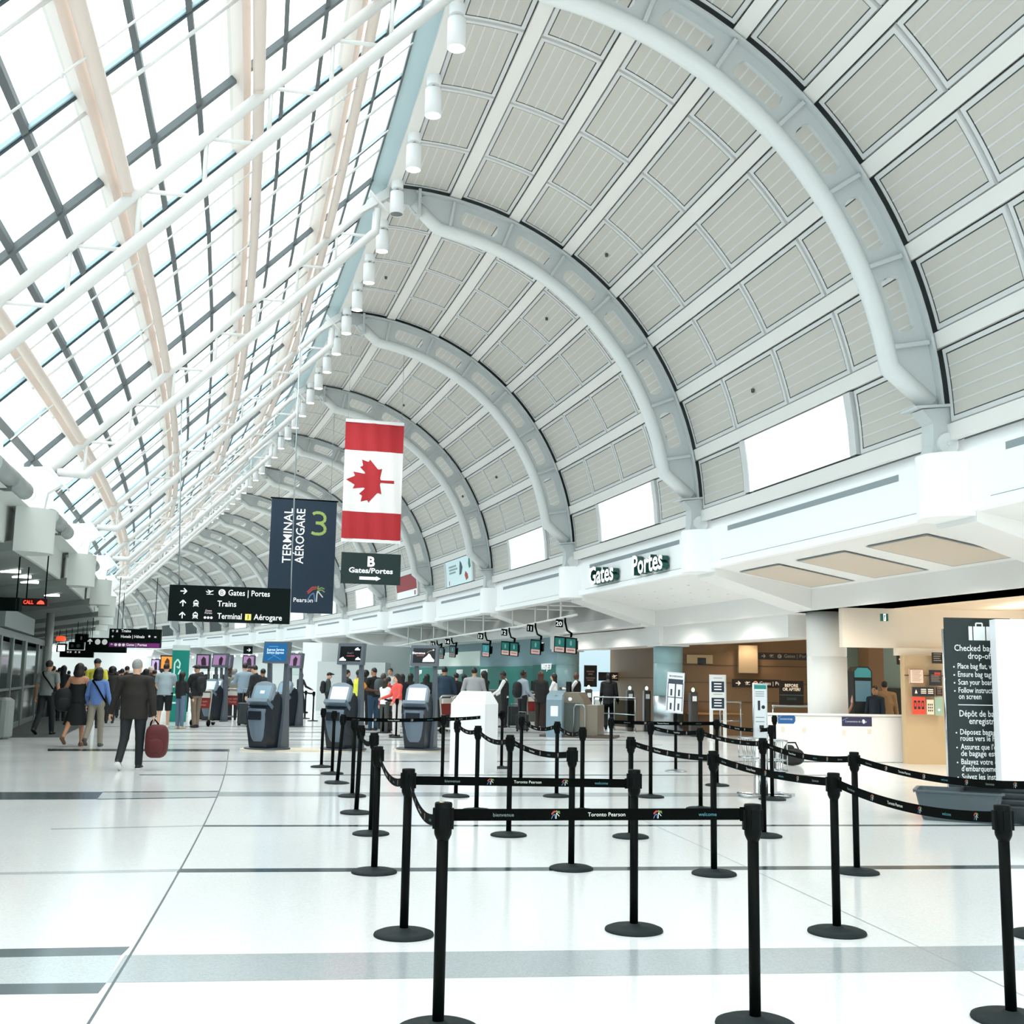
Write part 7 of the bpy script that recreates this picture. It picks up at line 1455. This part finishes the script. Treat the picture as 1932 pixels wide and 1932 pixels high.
# ================================================================== CAMERA, LIGHT, WORLD
cd = bpy.data.cameras.new('Camera'); cam = bpy.data.objects.new('Camera', cd); COL.objects.link(cam)
cd.sensor_fit = 'HORIZONTAL'; cd.sensor_width = 36; cd.lens = FPX/1932*36; cd.clip_end = 400; cd.clip_start = .05
mt = Matrix.Identity(4)
for i in range(3): mt[i][0] = CR[i]; mt[i][1] = CU[i]; mt[i][2] = -CF[i]; mt[i][3] = CAM[i]
cam.matrix_world = mt; SC.camera = cam
w = bpy.data.worlds.new('World'); SC.world = w; w.use_nodes = True; nt = w.node_tree; bg = nt.nodes['Background']
tc = nt.nodes.new('ShaderNodeTexCoord'); sp = nt.nodes.new('ShaderNodeSeparateXYZ'); nt.links.new(tc.outputs['Generated'], sp.inputs[0])
cr = nt.nodes.new('ShaderNodeValToRGB'); e = cr.color_ramp.elements; e[0].position = .0; e[0].color = (.40, .55, .60, 1); e[1].position = .9; e[1].color = (1, .985, .96, 1)
for pos, c in ((.12, (.60, .76, .82, 1)), (.3, (.78, .90, .94, 1)), (.5, (.97, .985, .985, 1))): q = e.new(pos); q.color = c
nz = nt.nodes.new('ShaderNodeTexNoise'); nz.inputs['Scale'].default_value = 5; nz.inputs['Detail'].default_value = 5; nt.links.new(tc.outputs['Generated'], nz.inputs['Vector'])
mx = nt.nodes.new('ShaderNodeMix'); mx.data_type = 'RGBA'; mx.blend_type = 'MULTIPLY'; mx.inputs[0].default_value = .25
nt.links.new(sp.outputs['Z'], cr.inputs[0]); nt.links.new(cr.outputs[0], mx.inputs[6]); nt.links.new(nz.outputs['Fac'], mx.inputs[7]); nt.links.new(mx.outputs[2], bg.inputs['Color'])
st = nt.nodes.new('ShaderNodeMapRange'); st.inputs[1].default_value = .05; st.inputs[2].default_value = .85; st.inputs[3].default_value = SKY_LO; st.inputs[4].default_value = SKY_HI
nt.links.new(sp.outputs['Z'], st.inputs[0]); nt.links.new(st.outputs[0], bg.inputs['Strength'])
def light(name, kind, loc, power, col=(1, 1, 1), size=.3, aim=None, angle=120, sy=None):
    l = bpy.data.lights.new(name, kind); l.energy = power; l.color = col; o = bpy.data.objects.new(name, l); COL.objects.link(o); o.location = loc
    if kind == 'AREA':
        l.size = size; l.spread = math.radians(angle)
        if sy: l.shape = 'RECTANGLE'; l.size_y = sy
    elif kind == 'SPOT': l.spot_size = math.radians(angle); l.spot_blend = .6; l.shadow_soft_size = size
    else: l.shadow_soft_size = size
    if aim is not None: o.rotation_euler = (Vector(aim)-Vector(loc)).to_track_quat('-Z', 'Y').to_euler()
    return o
for i, o in enumerate(ridge):   # the ridge lamps shine straight down
    if i % 2 == 0 and i < 30:
        p = Vector(o.location)+Vector((0, 0, -.75)); light('ridge_lamp_light', 'SPOT', p, RIDGE_W, (1, .97, .93), .12, (p.x, p.y, 0), 110)
warm = (1, .86, .70); neutral = (1, .96, .9)
for k in range(0, 4):           # downlights in the soffit
    for f in (.3, .7):
        p = W(1.2, k+f, 3.5); light('soffit_downlight', 'SPOT', p, SOFFIT_W, neutral, .15, (p.x, p.y, 0), 140)
for k in (1.2, 1.5, 1.8):
    p = W(3.9, k, 2.9); light('lobby_downlight', 'SPOT', p, LOBBY_W*1.4, neutral, .15, (p.x, p.y, 0), 130)
for k in (2.1, 2.5, 2.9, 3.3, 3.7):
    p = W(5.0, k, 2.85); light('lobby_downlight', 'SPOT', p, LOBBY_W, warm, .15, (p.x, p.y, 0), 130)
for k in (1.05, 1.3, 1.6):
    p = W(4.45, k, 3.0); light('wall_washer', 'SPOT', p, 40, warm, .05, W(4.7, k, 2.2), 90)
for k in (4.3, 4.8, 5.3, 5.8, 6.4):
    p = W(1.6, k, 3.0); light('counter_downlight', 'SPOT', p, COUNTER_W, (.95, 1, .97), .1, W(2.2, k, 0), 130)
light('lobby_ceiling_fill', 'AREA', W(4.3, 1.3, 2.75), 25, neutral, .5, W(4.3, 1.3, 9), 170, 7.0)  # added upward fill without a fixture, brightens the underside of the lobby ceiling
vs = SC.view_settings; vs.view_transform = 'Standard'; vs.look = 'None'; vs.exposure = EXPOSURE; vs.gamma = 1.0; vs.use_curve_mapping = False
SC.cycles.max_bounces = 7; SC.cycles.diffuse_bounces = 5; SC.cycles.glossy_bounces = 3; SC.cycles.transparent_max_bounces = 12; SC.cycles.sample_clamp_indirect = 6
SC.cycles.caustics_reflective = False; SC.cycles.caustics_refractive = False
